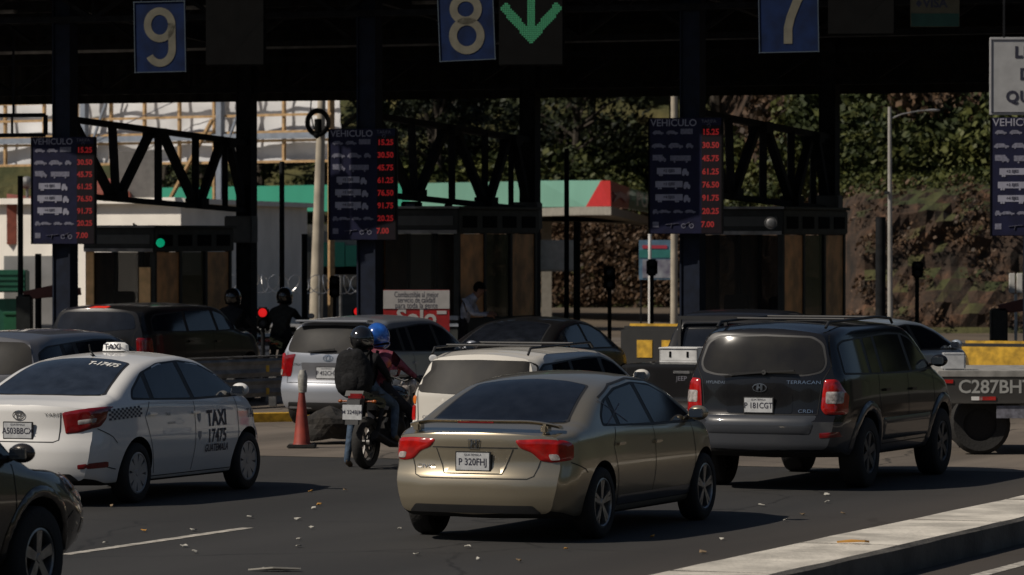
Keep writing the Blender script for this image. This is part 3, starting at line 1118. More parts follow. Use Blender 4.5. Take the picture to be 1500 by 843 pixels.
suv['label'] = 'large black SUV with roof rails and tall red tail lights, right of the gold sedan'
for s in (-1, 1):
    tubes('roof_rail', [[(-1.95, s * .60, 1.70), (-1.85, s * .60, 1.755), (-.2, s * .61, 1.785), (.35, s * .60, 1.76), (.42, s * .60, 1.71)]], .016, K_, suv)
tubes('roof_crossbar', [[(-1.3, -.6, 1.78), (-1.3, .6, 1.78)], [(-.3, -.6, 1.785), (-.3, .6, 1.785)]], .014, K_, suv)
h, n = B.hit('B', (.0, 1.24))
mb = MB(); mb.cyl(h + Vector((.02, -.05, -.01)), h + Vector((-.05, -.05, 0)), .025)
mb.bar(h + Vector((-.045, -.05, 0)), h + Vector((-.03, .42, -.045)), .018, .012)
mb.bar(h + Vector((-.035, -.38, .02)), h + Vector((-.035, .34, -.02)), .022, .016)
mb.build('rear_wiper', K_, suv)
B.text('maker_badge', 'H', .075, (0, 1.075), 'B', M['chrome'], .012, bold=.006, sx=1.2)
B.lines('badge_frame', [('B', [(.075 * math.cos(a), 1.075 + .042 * math.sin(a)) for a in [2 * PI * k / 20 for k in range(21)]])], M['chrome'], w=.010, off=.010)
B.text('model_lettering', 'TERRACAN', .05, (-.47, 1.135), 'B', M['chrome'], .006, sx=1.4)
B.text('model_lettering', 'HYUNDAI', .045, (.50, 1.125), 'B', M['chrome'], .006, sx=1.1)
B.text('model_lettering', 'CRDi', .05, (-.50, .835), 'B', M['chrome'], .006, sx=1.4)
mb = MB()
for s in (-1, 1):
    mb.box((-1.62, s * .78, .30), (.02, .26, .22), bev=.006)
mb.build('mud_flap', M['rubber'], suv)

# ---- silver people carrier -----------------------------------------------------
WAG = dict(
    wb=2.60, x0=-2.16, x1=2.10, W=.86, rw=.31, tw=.19, rr=.2, arch=.36, cuts=[1.35], fade_r=.9,
    top=[(-2.16, 1.47), (-1.9, 1.50), (-1.3, 1.53), (-.4, 1.54), (.1, 1.52), (.45, 1.44), (1.15, 1.08), (1.4, .98), (1.8, .90), (2.1, .70)],
    belt=[(-2.16, 1.02), (0, .98), (1.3, .90), (2.1, .62)],
    plan=[(-2.16, .88), (-2.03, .95), (-1.8, .98), (-1.3, 1.0), (1.2, 1.0), (1.7, .97), (1.98, .88), (2.1, .76)],
    rear=[(.2, .08), (.32, .01), (.40, 0), (.58, 0), (.63, .05), (1.0, .09), (1.2, .17), (1.38, .27), (1.47, .36)],
    front=[(.2, .05), (.5, 0), (.8, .1), (.95, .2)], bow_r=.19, bow_f=.4, tumble=.34, crown=.045,
    mirror=(1.0, 1.06), handles=[(.0, .86), (-.95, .88)], plate=(.76, 'P 452CHZ'), spokes=5, wstyle='wide', rim_m=M['alloy_dirty'],
)
WAG['patches'] = side_glass([(-1.86, 1.06), (-1.80, 1.28), (-1.6, 1.36), (-.4, 1.42), (.08, 1.41), (.40, 1.34), (1.06, 1.0), (0, 1.01)], [(.02, -.03), (-.95, -.93), (-1.30, -1.26)]) + [
    ('rear_window', 'B', symB([(0, 1.415), (.50, 1.405), (.60, 1.34), (.665, 1.10), (.64, 1.045), (0, 1.02)]), M['glass_dusty'], .005, 0, .05, {'res': .08}),
    ('windscreen', 'T', sym([(1.34, 0), (1.30, .5), (1.22, .66), (.56, .54), (.48, 0)]), G, .005, 0, .05, {'res': .08}),
    ('tail_light', 'B2', [(.70, 1.03), (.80, 1.02), (.84, .90), (.84, .70), (.72, .70), (.69, .85)], M['red_lens'], .006, .016, .02, {'res': .03}),
    ('side_tail_light', 'R', [(-2.02, 1.02), (-1.93, .98), (-1.90, .72), (-2.03, .70)], M['red_dark'], .006, .006, .015, {'res': .03}),
    ('tail_lamp_window', 'B2', [(.72, .80), (.83, .80), (.83, .72), (.73, .72)], M['clear_lens'], .024, .003, .01, {'res': .02}),
    ('number_plate_recess', 'B', [(-.42, .90), (.42, .90), (.36, .66), (-.36, .66)], greys, .003, 0, .03, {}),
    ('lower_bumper_trim', 'B', [(-.6, .35), (.6, .35), (.62, .25), (-.62, .25)], K_, .004, 0, .02, {}),
]
WAG['seams'] = [('B', [(-.66, 1.05), (-.64, .62), (.64, .62), (.66, 1.05)]), ('R', [(.98, .98), (1.0, .6), (.9, .28)]), ('R', [(.0, 1.0), (-.02, .27)]), ('R', [(-1.0, 1.02), (-.86, .28)])]
loc = place_car(WAG, (-2.05, .82), 403, 105)
sv, B = make_car('estate_car', 'silver estate car with a dark rear window, stopped behind the motorcycle passenger', 'car', WAG, silver, loc, ROT_CAR)
sv['label'] = 'silver-blue hatchback estate with number plate facing us, just beyond the motorcyclists'
B.lines('maker_badge', [('B', [(.07 * math.cos(a), .965 + .04 * math.sin(a)) for a in [2 * PI * k / 20 for k in range(21)]]), ('B', [(.03 * math.cos(a), .965 + .035 * math.sin(a)) for a in [2 * PI * k / 14 for k in range(15)]])], M['chrome'], w=.012, off=.009)
B.text('model_lettering', 'MATRIX', .05, (.52, .87), 'B', M['chrome'], .006, sx=1.2)
h, n = B.hit('B', (0, 1.07))
mb = MB(); mb.bar(h + Vector((-.03, .30, -.02)), h + Vector((-.03, -.1, .02)), .02); mb.build('rear_wiper', K_, sv)
mb = MB(); mb.box((-1.86, 0, 1.475), (.22, 1.12, .035), bev=.015); mb.build('roof_spoiler', silver, sv, smooth=True)

# ---- white estate --------------------------------------------------------------
W2 = dict(WAG)
W2.update(W=.84, wb=2.50, plate=(.60, 'P 771BKD'), tumble=.30, bow_r=.16, wstyle='cover', spokes=6, rim_m=M['hubcap'],
          top=[(-2.16, 1.38), (-1.9, 1.405), (-1.3, 1.43), (-.4, 1.435), (.1, 1.42), (.45, 1.35), (1.15, 1.02), (1.4, .94), (1.8, .86), (2.1, .68)],
          rear=[(.2, .08), (.32, .01), (.40, 0), (.60, 0), (.65, .07), (.93, .09), (1.1, .17), (1.3, .28), (1.38, .34)],
          belt=[(-2.16, .96), (0, .93), (1.3, .86), (2.1, .6)])
W2['patches'] = side_glass([(-1.88, 1.0), (-1.80, 1.20), (-1.66, 1.28), (-.4, 1.325), (.08, 1.315), (.40, 1.25), (1.06, .95), (0, .955)], [(.02, -.03), (-.95, -.93)]) + [
    ('rear_window', 'B', symB([(0, 1.32), (.55, 1.31), (.64, 1.27), (.69, 1.03), (.66, .97), (0, .945)]), M['glass_dusty'], .005, 0, .04, {'res': .08}),
    ('windscreen', 'T', sym([(1.34, 0), (1.30, .5), (1.22, .66), (.56, .54), (.48, 0)]), G, .005, 0, .05, {'res': .08}),
    ('indicator_light', 'B2', [(.69, .93), (.81, .93), (.82, .84), (.70, .84)], M['orange_lens'], .006, .012, .015, {'res': .03}),
    ('tail_light', 'B2', [(.70, .83), (.82, .83), (.82, .66), (.70, .66)], M['red_lens'], .006, .012, .015, {'res': .03}),
    ('lower_bumper_trim', 'B', [(-.75, .50), (.75, .50), (.75, .44), (-.75, .44)], K_, .004, .01, .01, {}),
]
W2['seams'] = [('B', [(-.68, 1.0), (-.66, .62), (.66, .62), (.68, 1.0)]), ('R', [(.98, .93), (1.0, .6), (.9, .28)]), ('R', [(.0, .95), (-.02, .27)]), ('R', [(-1.0, .98), (-.86, .28)])]
loc = place_car(W2, (-2.05, .80), 593, 135)
ww, B = make_car('estate_car', 'dusty white estate car with roof rack, half hidden behind the gold sedan', 'car', W2, wagonw, loc, ROT_CAR)
for s in (-1, 1):
    tubes('roof_rail', [[(-1.85, s * .56, 1.38), (-1.78, s * .56, 1.45), (0, s * .56, 1.475), (.1, s * .56, 1.42)]], .014, K_, ww)
tubes('roof_crossbar', [[(-1.45, -.56, 1.47), (-1.45, .56, 1.47)], [(-.5, -.56, 1.475), (-.5, .56, 1.475)]], .013, K_, ww)
B.lines('maker_badge', [('B', [(.05 * math.cos(a), .86 + .045 * math.sin(a)) for a in [2 * PI * k / 20 for k in range(21)]])], M['chrome'], w=.013, off=.009)
B.text('model_lettering', 'COROLLA', .05, (.48, .70), 'B', M['grey_ink'], .006, sx=1.1)

# ---- black sedan beyond --------------------------------------------------------
BS = dict(SED); BS['mirror'] = None; BS['plate'] = (.705, 'P 118DTN'); BS['wstyle'] = 'wide'
BS['patches'] = [p for p in SED['patches'] if p[0] not in ('number_plate_recess',)]
loc = place_car(BS, (-2.1, .80), 640, 98.5)
bs, B = make_car('sedan', 'black sedan beyond the white estate, only its dark roof and windows showing', 'car', BS, blk2, loc, ROT_CAR)

# ---- black double-cab pickup with white crate ---------------------------------------------
PK = dict(
    wb=3.0, x0=-2.65, x1=2.35, W=.90, rw=.36, tw=.24, rr=.21, arch=.42, cuts=[-1.05, -.95, -.9, 1.3],
    top=[(-2.65, 1.08), (-2.4, 1.085), (-1.10, 1.09), (-1.0, 1.12), (-.86, 1.60), (-.7, 1.68), (-.2, 1.72), (.3, 1.68), (.95, 1.25), (1.15, 1.14), (1.8, 1.06), (2.35, .80)],
    belt=[(-2.65, 1.03), (0, 1.08), (1.3, 1.03), (2.35, .7)], bottom=[(-2.65, .48), (-1.9, .40), (1.8, .34), (2.35, .40)],
    plan=[(-2.65, .95), (-2.5, .985), (-1.9, 1.0), (1.2, 1.0), (1.9, .97), (2.2, .88), (2.35, .76)],
    rear=[(.3, .06), (.5, 0), (.6, 0), (.64, .03), (1.0, .03), (1.1, .04)], front=[(.3, .05), (.6, 0), (.9, .05), (1.1, .15)],
    bow_r=.06, bow_f=.3, tumble=.30, crown=.02, zmid=.7, mirror=(.85, 1.28), handles=[(.2, 1.0), (-.6, 1.0)], plate=(.52, 'P 904CBW'), spokes=6, wstyle='wide', rim_m=M['alloy_dirty'])
PK['patches'] = side_glass([(-.80, 1.16), (-.74, 1.52), (-.5, 1.58), (-.2, 1.60), (.15, 1.57), (.76, 1.17)], [(.02, .0)]) + [
    ('rear_window', 'B', [(-.60, 1.56), (.60, 1.56), (.68, 1.24), (-.68, 1.24)], G, .005, 0, .05, {'res': .08}),
    ('windscreen', 'T', sym([(1.12, 0), (1.06, .5), (.98, .62), (.42, .54), (.36, 0)]), G, .005, 0, .05, {'res': .08}),
    ('tail_light', 'B2', [(.78, 1.0), (.885, 1.0), (.885, .68), (.78, .68)], M['red_lens'], .006, .012, .015, {'res': .03}),
    ('indicator_light', 'B2', [(.79, 1.02), (.88, 1.02), (.88, .93), (.79, .93)], M['orange_lens'], .020, .006, .01, {'res': .03}),
    ('rear_bumper', 'B', [(-.85, .62), (.85, .62), (.85, .50), (-.85, .50)], M['galv'], .004, .05, .02, {}),
]
PK['seams'] = [('B', [(-.74, 1.05), (-.74, .64), (.74, .64), (.74, 1.05)]), ('R', [(-.88, 1.6), (-.9, .5)]), ('R', [(.05, 1.15), (.03, .5)])]
loc = place_car(PK, (-2.62, .86), 903, 118)
pk, B = make_car('pickup_truck', 'black pickup truck carrying a white crate, its tailgate between gold sedan and black SUV', 'pickup', PK, blk2, loc, ROT_CAR)
h, n = B.hit('B', (0, .98))
mb = MB(); mb.box(h + Vector((-.008, 0, 0)), (.02, .22, .035), bev=.006); mb.build('tailgate_handle', M['chrome'], pk)
B.text('model_lettering', 'JEEP', .08, (0, .90), 'B', M['grey_ink'], .006)
mb = MB()
for x in (-.98,):
    for y in (-.62, 0, .62): mb.bar((x, y, 1.08), (x + .03, y, 1.62), .04)
    mb.bar((x + .03, -.66, 1.62), (x + .03, .66, 1.62), .045)
mb.build('roll_bar', K_, pk)
Mk = pk.matrix_basis.copy()
pkm = Matrix.Translation(Vector(loc)) @ Matrix.Rotation(ROT_CAR, 4, 'Z')
cp = pkm @ Vector((-2.15, .15, 1.09))
crt = thing('crate', 'white crate with dark slots riding in the bed of the black pickup', 'crate', cp, ROT_CAR)
wc = mat('white_crate', (.66, .66, .65), .6, var=.2)
mb = MB()
mb.box((0, 0, .02), (.40, .56, .04))
for s in (-1, 1):
    mb.box((0, s * .27, .13), (.40, .02, .20)); mb.box((s * .19, 0, .13), (.02, .56, .20))
mb.build('crate_body', wc, crt)
crt.scale = (.9, .88, .72)
mb = MB(); mb.box((0, 0, .245), (.43, .59, .03), bev=.01); mb.build('lid', wc, crt)
mb = MB()
for y in (-.14, .12): mb.box((-.203, y, .14), (.006, .03, .10))
mb.build('slot', M['black'], crt)
cp = pkm @ Vector((-2.0, -.55, 1.09))
mb = MB(); mb.box((0, 0, .11), (.5, .30, .22), bev=.02); mb.box((0, 0, .23), (.36, .2, .04), bev=.01)
tb = mb.build('tool_box', wc); tb.location = cp; tb.rotation_euler = (0, 0, ROT_CAR)
tag(tb, 'small white tool box beside the crate in the black pickup bed', 'box')

# ---- dark SUV beyond the guard rail -----------------------------------------------------------
DS = dict(SUVB); DS['plate'] = None; DS['low_z'] = 0
DS['patches'] = [p for p in SUVB['patches'] if p[0] in ('window_trim', 'side_window', 'rear_window', 'windscreen', 'tail_light')]
DS['top'] = [(x, z * .90 + .03 if z > 1.2 else z) for x, z in SUVB['top']]
DS['patches'] = side_glass([(-2.0, 1.18), (-1.95, 1.38), (-1.8, 1.46), (-.3, 1.51), (.25, 1.49), (.50, 1.44), (1.10, 1.16), (0, 1.155)], [(.22, .15), (-.85, -.85)]) + [
    ('rear_window', 'B', symB([(0, 1.50), (.52, 1.49), (.63, 1.43), (.68, 1.24), (0, 1.18)]), G, .005, 0, .05, {'res': .08}),
    ('windscreen', 'T', sym([(1.38, 0), (1.34, .5), (1.28, .66), (.66, .58), (.58, 0)]), G, .005, 0, .05, {'res': .08}),
    ('high_brake_light', 'B', [(-.14, 1.575), (.14, 1.575), (.14, 1.545), (-.14, 1.545)], M['brake_lit'], .004, .006, .01, {'res': .03}),
    ('tail_light', 'B2', [(.70, 1.1), (.86, 1.1), (.88, .85), (.72, .85)], M['red_dark'], .006, .01, .03, {'res': .03})]
loc = place_car(DS, (-2.25, .82), 70, 95)
ds, B = make_car('suv', 'dark SUV with its high brake light lit, beyond the guard rail at left', 'car', DS, blk2, loc, ROT_CAR)

# ---- grey hatch behind the taxi -------------------------------------------------------------
GH = dict(WAG); GH['plate'] = None
loc = place_car(GH, (-2.0, -.83), 62, 125)
gh, B = make_car('hatchback', 'grey hatchback between the taxi and the dark SUV, showing only its roof and windows', 'car', GH, greys, loc, ROT_CAR)

# ---- pale blue car at the right booth ----------------------------------------------------------
PB = dict(SED); PB['plate'] = None; PB['patches'] = [p for p in SED['patches'] if p[0] in ('window_trim', 'side_window', 'rear_window', 'windscreen')]
loc = place_car(PB, (-1.0, -.80), 1322, 99)
pb, B = make_car('sedan', 'pale blue sedan with a sunlit roof, seen beyond the black SUV', 'car', PB, bluep, loc, ROT_CAR - R(12))

# ---- foreground nose at the left ---------------------------------------------------------------
FG = dict(SUVB)
FG.update(top=[(x, z - .10) for x, z in SUVB['top']], plate=None, low_z=0, wstyle='wide', spokes=5, rim_m=M['alloy'], bow_f=.22, x1=2.42, mirror=(1.0, 1.12), rr=.215)
FG['top'] = [(-2.42, 1.60), (-1.5, 1.68), (-.4, 1.69), (.25, 1.66), (.55, 1.60), (1.15, 1.16), (1.34, 1.04), (1.8, 1.0), (2.15, .95), (2.32, .88), (2.42, .78)]
FG['plan'] = [(-2.42, .88), (-2.0, .98), (-1.3, 1.0), (1.5, 1.0), (2.0, .98), (2.25, .93), (2.42, .84)]
FG['belt'] = [(-2.42, 1.1), (0, 1.08), (1.3, .98), (2.28, .72)]
FG['patches'] = side_glass([(-2.0, 1.12), (-1.95, 1.38), (-1.8, 1.48), (-.3, 1.55), (.25, 1.53), (.50, 1.48), (1.10, 1.10), (0, 1.10)], [(.22, .15), (-.85, -.85)]) + [
    ('rear_window', 'B', symB([(0, 1.50), (.52, 1.49), (.63, 1.43), (.68, 1.24), (0, 1.18)]), G, .005, 0, .05, {'res': .08}),
    ('windscreen', 'T', sym([(1.30, 0), (1.26, .5), (1.18, .64), (.66, .58), (.58, 0)]), G, .005, 0, .05, {'res': .08}),
    ('headlight', 'R', [(1.86, .95), (2.10, .90), (2.25, .80), (2.20, .70), (2.0, .80)], M['clear_lens'], .004, .016, .02, {'res': .03}),
    ('side_indicator', 'R', [(1.84, .94), (1.92, .92), (2.0, .82), (1.96, .81)], M['orange_lens'], .022, .004, .01, {'res': .02}),
    ('wheel_arch_flare', 'R', [(1.375 + .50 * math.cos(a), .39 + .50 * math.sin(a)) for a in [PI * k / 16 for k in range(17)]] + [(1.375 + .425 * math.cos(a), .39 + .425 * math.sin(a)) for a in [PI * k / 16 for k in range(16, -1, -1)]], fgp, .004, .018, 0, {'res': .04}),
    ('fog_lamp', 'R', [(2.12, .62), (2.24, .60), (2.24, .50), (2.12, .50)], M['chrome'], .004, .01, .01, {'res': .03}),
]
FG['seams'] = [('R', [(1.0, 1.06), (1.02, .6), (.9, .4)]), ('R', [(.0, 1.1), (-.02, .45)]), ('R', [(1.35, 1.0), (1.66, .975)]), ('R', [(1.90, .68), (1.78, .60), (1.76, .45)])]
loc = place_car(FG, (1.375, -.925), 62, 206)
fg, B = make_car('suv', 'brown-grey SUV cut off at the bottom left, only its front wing showing', 'car', FG, fgp, loc, ROT_CAR)
B.patch('bonnet_reflection_panel', [(0, 0), (.01, 0), (.01, .01)], 'T', fgp, .002)
for o in list(fg.children):
    if o.name.startswith('bonnet_reflection'): bpy.data.objects.remove(o)

# ================================================================== SETTING
def asphalt_mat(name, col, spot, rough=.85, scale=1.0):
    m, t, p = new_mat(name)
    tc = t.nodes.new('ShaderNodeTexCoord')
    mp = mp_a = t.nodes.new('ShaderNodeMapping')
    mp.inputs['Rotation'].default_value = (0, 0, TH)
    mp2 = t.nodes.new('ShaderNodeMapping')
    mp2.inputs['Scale'].default_value = (1.0, .12, 1)
    t.links.new(mp.outputs[0], mp2.inputs['Vector'])
    mp = mp2
    t.links.new(tc.outputs['Object'], mp_a.inputs['Vector'])
    n1 = t.nodes.new('ShaderNodeTexNoise'); n1.inputs['Scale'].default_value = .55 * scale; n1.inputs['Detail'].default_value = 8
    t.links.new(mp.outputs[0], n1.inputs['Vector'])
    n2 = t.nodes.new('ShaderNodeTexNoise'); n2.inputs['Scale'].default_value = 22; n2.inputs['Detail'].default_value = 6; n2.inputs['Roughness'].default_value = .8
    t.links.new(tc.outputs['Object'], n2.inputs['Vector'])
    cr = t.nodes.new('ShaderNodeValToRGB')
    cr.color_ramp.elements[0].position = .38; cr.color_ramp.elements[0].color = (*[c * .72 for c in col], 1)
    cr.color_ramp.elements[1].position = .64; cr.color_ramp.elements[1].color = (*[c * 1.25 for c in col], 1)
    t.links.new(n1.outputs[0], cr.inputs[0])
    cr2 = t.nodes.new('ShaderNodeValToRGB')
    cr2.color_ramp.elements[0].position = .60; cr2.color_ramp.elements[0].color = (0, 0, 0, 1)
    cr2.color_ramp.elements[1].position = .74; cr2.color_ramp.elements[1].color = (1, 1, 1, 1)
    t.links.new(n2.outputs[0], cr2.inputs[0])
    mx = t.nodes.new('ShaderNodeMix'); mx.data_type = 'RGBA'
    t.links.new(cr2.outputs[0], mx.inputs[0]); t.links.new(cr.outputs[0], mx.inputs[6])
    mx.inputs[7].default_value = (*spot, 1)
    # thin cracks
    v = t.nodes.new('ShaderNodeTexVoronoi'); v.feature = 'DISTANCE_TO_EDGE'; v.inputs['Scale'].default_value = .45
    n3 = t.nodes.new('ShaderNodeTexNoise'); n3.inputs['Scale'].default_value = 1.2; n3.inputs['Detail'].default_value = 6
    t.links.new(tc.outputs['Object'], n3.inputs['Vector'])
    ad = t.nodes.new('ShaderNodeMix'); ad.data_type = 'RGBA'; ad.inputs[0].default_value = .35
    t.links.new(tc.outputs['Object'], ad.inputs[6]); t.links.new(n3.outputs[1], ad.inputs[7])
    t.links.new(ad.outputs[2], v.inputs['Vector'])
    lt = t.nodes.new('ShaderNodeMath'); lt.operation = 'LESS_THAN'; lt.inputs[1].default_value = .006
    t.links.new(v.outputs[0], lt.inputs[0])
    mx2 = t.nodes.new('ShaderNodeMix'); mx2.data_type = 'RGBA'
    t.links.new(lt.outputs[0], mx2.inputs[0]); t.links.new(mx.outputs[2], mx2.inputs[6])
    mx2.inputs[7].default_value = (*[c * .35 for c in col], 1)
    sx = t.nodes.new('ShaderNodeSeparateXYZ'); t.links.new(mp_a.outputs[0], sx.inputs[0])
    ms = t.nodes.new('ShaderNodeMapRange'); ms.inputs[1].default_value = -13.2; ms.inputs[2].default_value = -10.9; ms.inputs[4].default_value = .75
    t.links.new(sx.outputs[0], ms.inputs[0])
    mm = t.nodes.new('ShaderNodeMath'); mm.operation = 'MULTIPLY'; t.links.new(ms.outputs[0], mm.inputs[0]); t.links.new(n1.outputs[0], mm.inputs[1])
    mx3 = t.nodes.new('ShaderNodeMix'); mx3.data_type = 'RGBA'; t.links.new(mm.outputs[0], mx3.inputs[0]); t.links.new(mx2.outputs[2], mx3.inputs[6])
    mx3.inputs[7].default_value = (.105, .078, .055, 1)
    t.links.new(mx3.outputs[2], p.inputs['Base Color'])
    p.inputs['Roughness'].default_value = rough
    b = t.nodes.new('ShaderNodeBump'); b.inputs['Strength'].default_value = .6; b.inputs['Distance'].default_value = .01
    t.links.new(n2.outputs[0], b.inputs['Height']); t.links.new(b.outputs[0], p.inputs['Normal'])
    return m


road_m = asphalt_mat('worn_asphalt', (0.024, 0.023, 0.022), (0.058, 0.054, 0.048))
apron_m = asphalt_mat('dusty_concrete_apron', (0.125, 0.103, 0.082), (0.19, 0.165, 0.13), scale=2)
dirt_m = mat('dry_earth', (0.10, 0.075, 0.05), .95, var=.4, scale=.3, bump=.5, bscale=3)


def sheet(name, pts, m, kind='structure'):
    b = MB(); b.poly(pts)
    o = b.build(name, m, fix=False)
    if o.data.polygons[0].normal.z < 0: o.data.flip_normals()
    return tag(o, kind=kind)


sheet('ground', [(-1500, -500, -.02), (1500, -500, -.02), (1500, 2200, -.02), (-1500, 2200, -.02)], dirt_m)
sheet('road', [LN(-70, -75), LN(-9.0, -75), LN(-9.0, 48), LN(-70, 48)], road_m)
sheet('road', [LN(-9.0, -75), LN(40, -75), LN(40, 48), LN(-9.0, 48)], road_m)
sheet('concrete_apron', [LN(-75, 47.4, .004), LN(25, 46.8, .004), LN(25, 105, .004), LN(-75, 105, .004)], apron_m)

# lane markings
wp = mat('worn_road_paint', (0.42, 0.39, 0.34), .8, var=.5, scale=9)
for i, (n, v0, v1) in enumerate([(-16.92, 31.9, 35.45), (-16.92, 41.5, 44.5), (-16.92, 22, 25.5)]):
    b = MB()
    K = 24
    L = [LN(n - .055 - random.uniform(0, .012), v0 + (v1 - v0) * k / K, .004) for k in range(K + 1)]
    Rr = [LN(n + .055 + random.uniform(0, .012), v0 + (v1 - v0) * k / K, .004) for k in range(K + 1)]
    for k in range(K): b.poly([L[k], Rr[k], Rr[k + 1], L[k + 1]])
    tag(b.build('lane_marking', wp), kind='structure')
b = MB()
for k in range(60): b.poly([LN(-9.30, 10 + k, .004), LN(-9.17, 10 + k, .004), LN(-9.17, 11 + k, .004), LN(-9.30, 11 + k, .004)])
tag(b.build('edge_line', wp), kind='structure')

# raised concrete divider at the right
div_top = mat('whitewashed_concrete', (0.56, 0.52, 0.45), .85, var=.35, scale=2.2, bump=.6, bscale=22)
div_side = mat('shade_grey_concrete', (0.13, 0.12, 0.105), .9, var=.45, scale=1.5, bump=.5, bscale=22)  # side faces' shade put into a darker grey; joints share it
b = MB()
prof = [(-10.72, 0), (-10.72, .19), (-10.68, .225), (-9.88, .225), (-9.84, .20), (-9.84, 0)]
K = 70
rw = []
for k in range(K + 1):
    v = 12 + k * .52
    rw.append([b.bm.verts.new(LN(n + random.uniform(-.006, .006), v, z + random.uniform(-.003, .003) * (z > 0))) for n, z in prof])
for k in range(K):
    for j in range(len(prof) - 1):
        f = b.bm.faces.new((rw[k][j], rw[k][j + 1], rw[k + 1][j + 1], rw[k + 1][j]))
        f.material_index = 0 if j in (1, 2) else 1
b.bm.faces.new(rw[-1])
dv = b.build('kerb', [div_top, div_side])
tag(dv, kind='structure')
for k in range(9):
    b = MB(); b.box(LN(-10.28, 17.3 + 3.05 * k, .2255), (.80, .016, .004), Matrix.Rotation(-TH, 3, 'Z')); b.build('joint', div_side, dv)

# toll lane kerbs (yellow) and islands
NC = {k: (-29.0 + (k - 1) * 5.70) for k in range(-1, 5)}
VF, VB = 65.45, 72.65
for k in range(-1, 5):
    n = NC[k]
    for v0, v1, m_, h, w in ((62.2, 78.5, M['concrete'], .20, 1.5),):
        b = MB()
        pts = [(n - w / 2, v0 + .6), (n - w / 4, v0), (n + w / 4, v0), (n + w / 2, v0 + .6), (n + w / 2, v1), (n - w / 2, v1)]
        b.prism([LN(a, c, 0) for a, c in pts], (0, 0, h))
        tag(b.build('toll_island', m_), kind='structure')
b = MB()
b.prism([AT(330, 345, 61.0) * 1 - Vector((0, 0, HC)), AT(445, 345, 61.6) - Vector((0, 0, HC)), AT(445, 345, 61.9) - Vector((0, 0, HC)), AT(330, 345, 61.3) - Vector((0, 0, HC))], (0, 0, .13))
yk = b.build('yellow_kerb', M['yellow']); tag(yk, kind='structure')

# ------------------------------------------------------------------ toll canopy
tc_ = thing('toll_canopy', 'long dark steel canopy over the toll lanes with trusses and navy columns', 'canopy', LN(NC[1], VF))


def rel(p): return Vector(p) - LN(NC[1], VF)


RZ = Matrix.Rotation(-TH, 3, 'Z')
n0, n1 = NC[-1] - 4, NC[4] + 6
ZB = 5.2       # lower edge of the rear fascia
VR = VB + 1.0


def zroof(v): return 7.3 - (v - (VF - 2.5)) * .07


for k in range(-1, 5):
    n = NC[k]
    b = MB()
    b.box(rel(LN(n, VF, 0)) + Vector((0, 0, 3.6)), (.29, .24, 7.2), RZ)
    for s in (-1, 1):
        b.box(rel(LN(n + s * .155, VF, 3.6)), (.03, .30, 7.2), RZ)
    b.box(rel(LN(n, VF, .22)), (.5, .5, .04), RZ)
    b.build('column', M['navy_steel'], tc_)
    b = MB()
    b.box(rel(LN(n, VB, 3.4)), (.26, .24, 6.8), RZ)
    for s in (-1, 1):
        b.box(rel(LN(n + s * .14, VB, 3.4)), (.025, .28, 6.8), RZ)
    b.box(rel(LN(n, VB, .22)), (.5, .5, .04), RZ)
    b.build('column', M['steel'], tc_)
    # sloping truss between the two columns
    b = MB()
    T0, T1, B0, B1 = 4.66, 4.40, 3.36, 3.14
    v0, v1 = VF + .25, VB - .1
    tp = lambda t: rel(LN(n, v0 + (v1 - v0) * t, T0 + (T1 - T0) * t))
    bp = lambda t: rel(LN(n, v0 + (v1 - v0) * t, B0 + (B1 - B0) * t))
    b.bar(tp(0), tp(1), .16, .10); b.bar(bp(0), bp(1), .16, .09)
    b.bar(tp(.22), bp(.24), .30, .13)
    b.bar(tp(.48), bp(.48), .28, .12); b.bar(tp(.70), bp(.70), .26, .12)
    for a, c in ((-.0, .22), (.44, .25), (.50, .70), (.86, .72), (.90, 1.0)): b.bar(tp(a), bp(c), .14, .12)
    b.bar(tp(.88), bp(.88), .2, .10)
    # gusset plates
    for t in (.46, .88): b.box(tp(t) - Vector((0, 0, .05)), (.34, .30, .18), RZ)
    for t in (.24, .71): b.box(bp(t) + Vector((0, 0, .05)), (.34, .30, .18), RZ)
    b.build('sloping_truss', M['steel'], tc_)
    b = MB(); b.box(rel(LN(n + .02, VB - .28, {0: 2.78, 1: 3.02, 2: 3.12}.get(k, 2.9))), (.56, .30, .50), RZ, bev=.02)
    b.build('column_cabinet', mat('grey_cabinet', (.085, .085, .08), .7) if k == -1 else bpy.data.materials['grey_cabinet'], tc_)

# roof sheeting (corrugated underside), purlins, rear fascia, long trusses
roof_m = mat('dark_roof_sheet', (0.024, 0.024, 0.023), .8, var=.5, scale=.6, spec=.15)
b = MB()
K = 120
v0, v1 = VF - 2.5, VB + 1.6
rows = []
for k in range(K + 1):
    n = n0 + (n1 - n0) * k / K
    dz = .05 * (k % 2)
    rows.append((b.bm.verts.new(rel(LN(n, v0, zroof(v0) + dz))), b.bm.verts.new(rel(LN(n, v1, zroof(v1) + dz))),
                 b.bm.verts.new(rel(LN(n, v0, zroof(v0) + dz + .08))), b.bm.verts.new(rel(LN(n, v1, zroof(v1) + dz + .08)))))
for k in range(K):
    a, c = rows[k], rows[k + 1]
    b.bm.faces.new((a[0], a[1], c[1], c[0])); b.bm.faces.new((a[2], c[2], c[3], a[3]))
    b.bm.faces.new((a[0], c[0], c[2], a[2])); b.bm.faces.new((a[1], a[3], c[3], c[1]))
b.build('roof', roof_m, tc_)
for q in range(7):
    v = v0 + .4 + q * (v1 - v0 - .8) / 6
    b = MB(); b.bar(rel(LN(n0, v, zroof(v) - .12)), rel(LN(n1, v, zroof(v) - .12)), .08, .2)
    b.build('purlin', M['steel'], tc_)
b = MB()
K = 420
rows = []
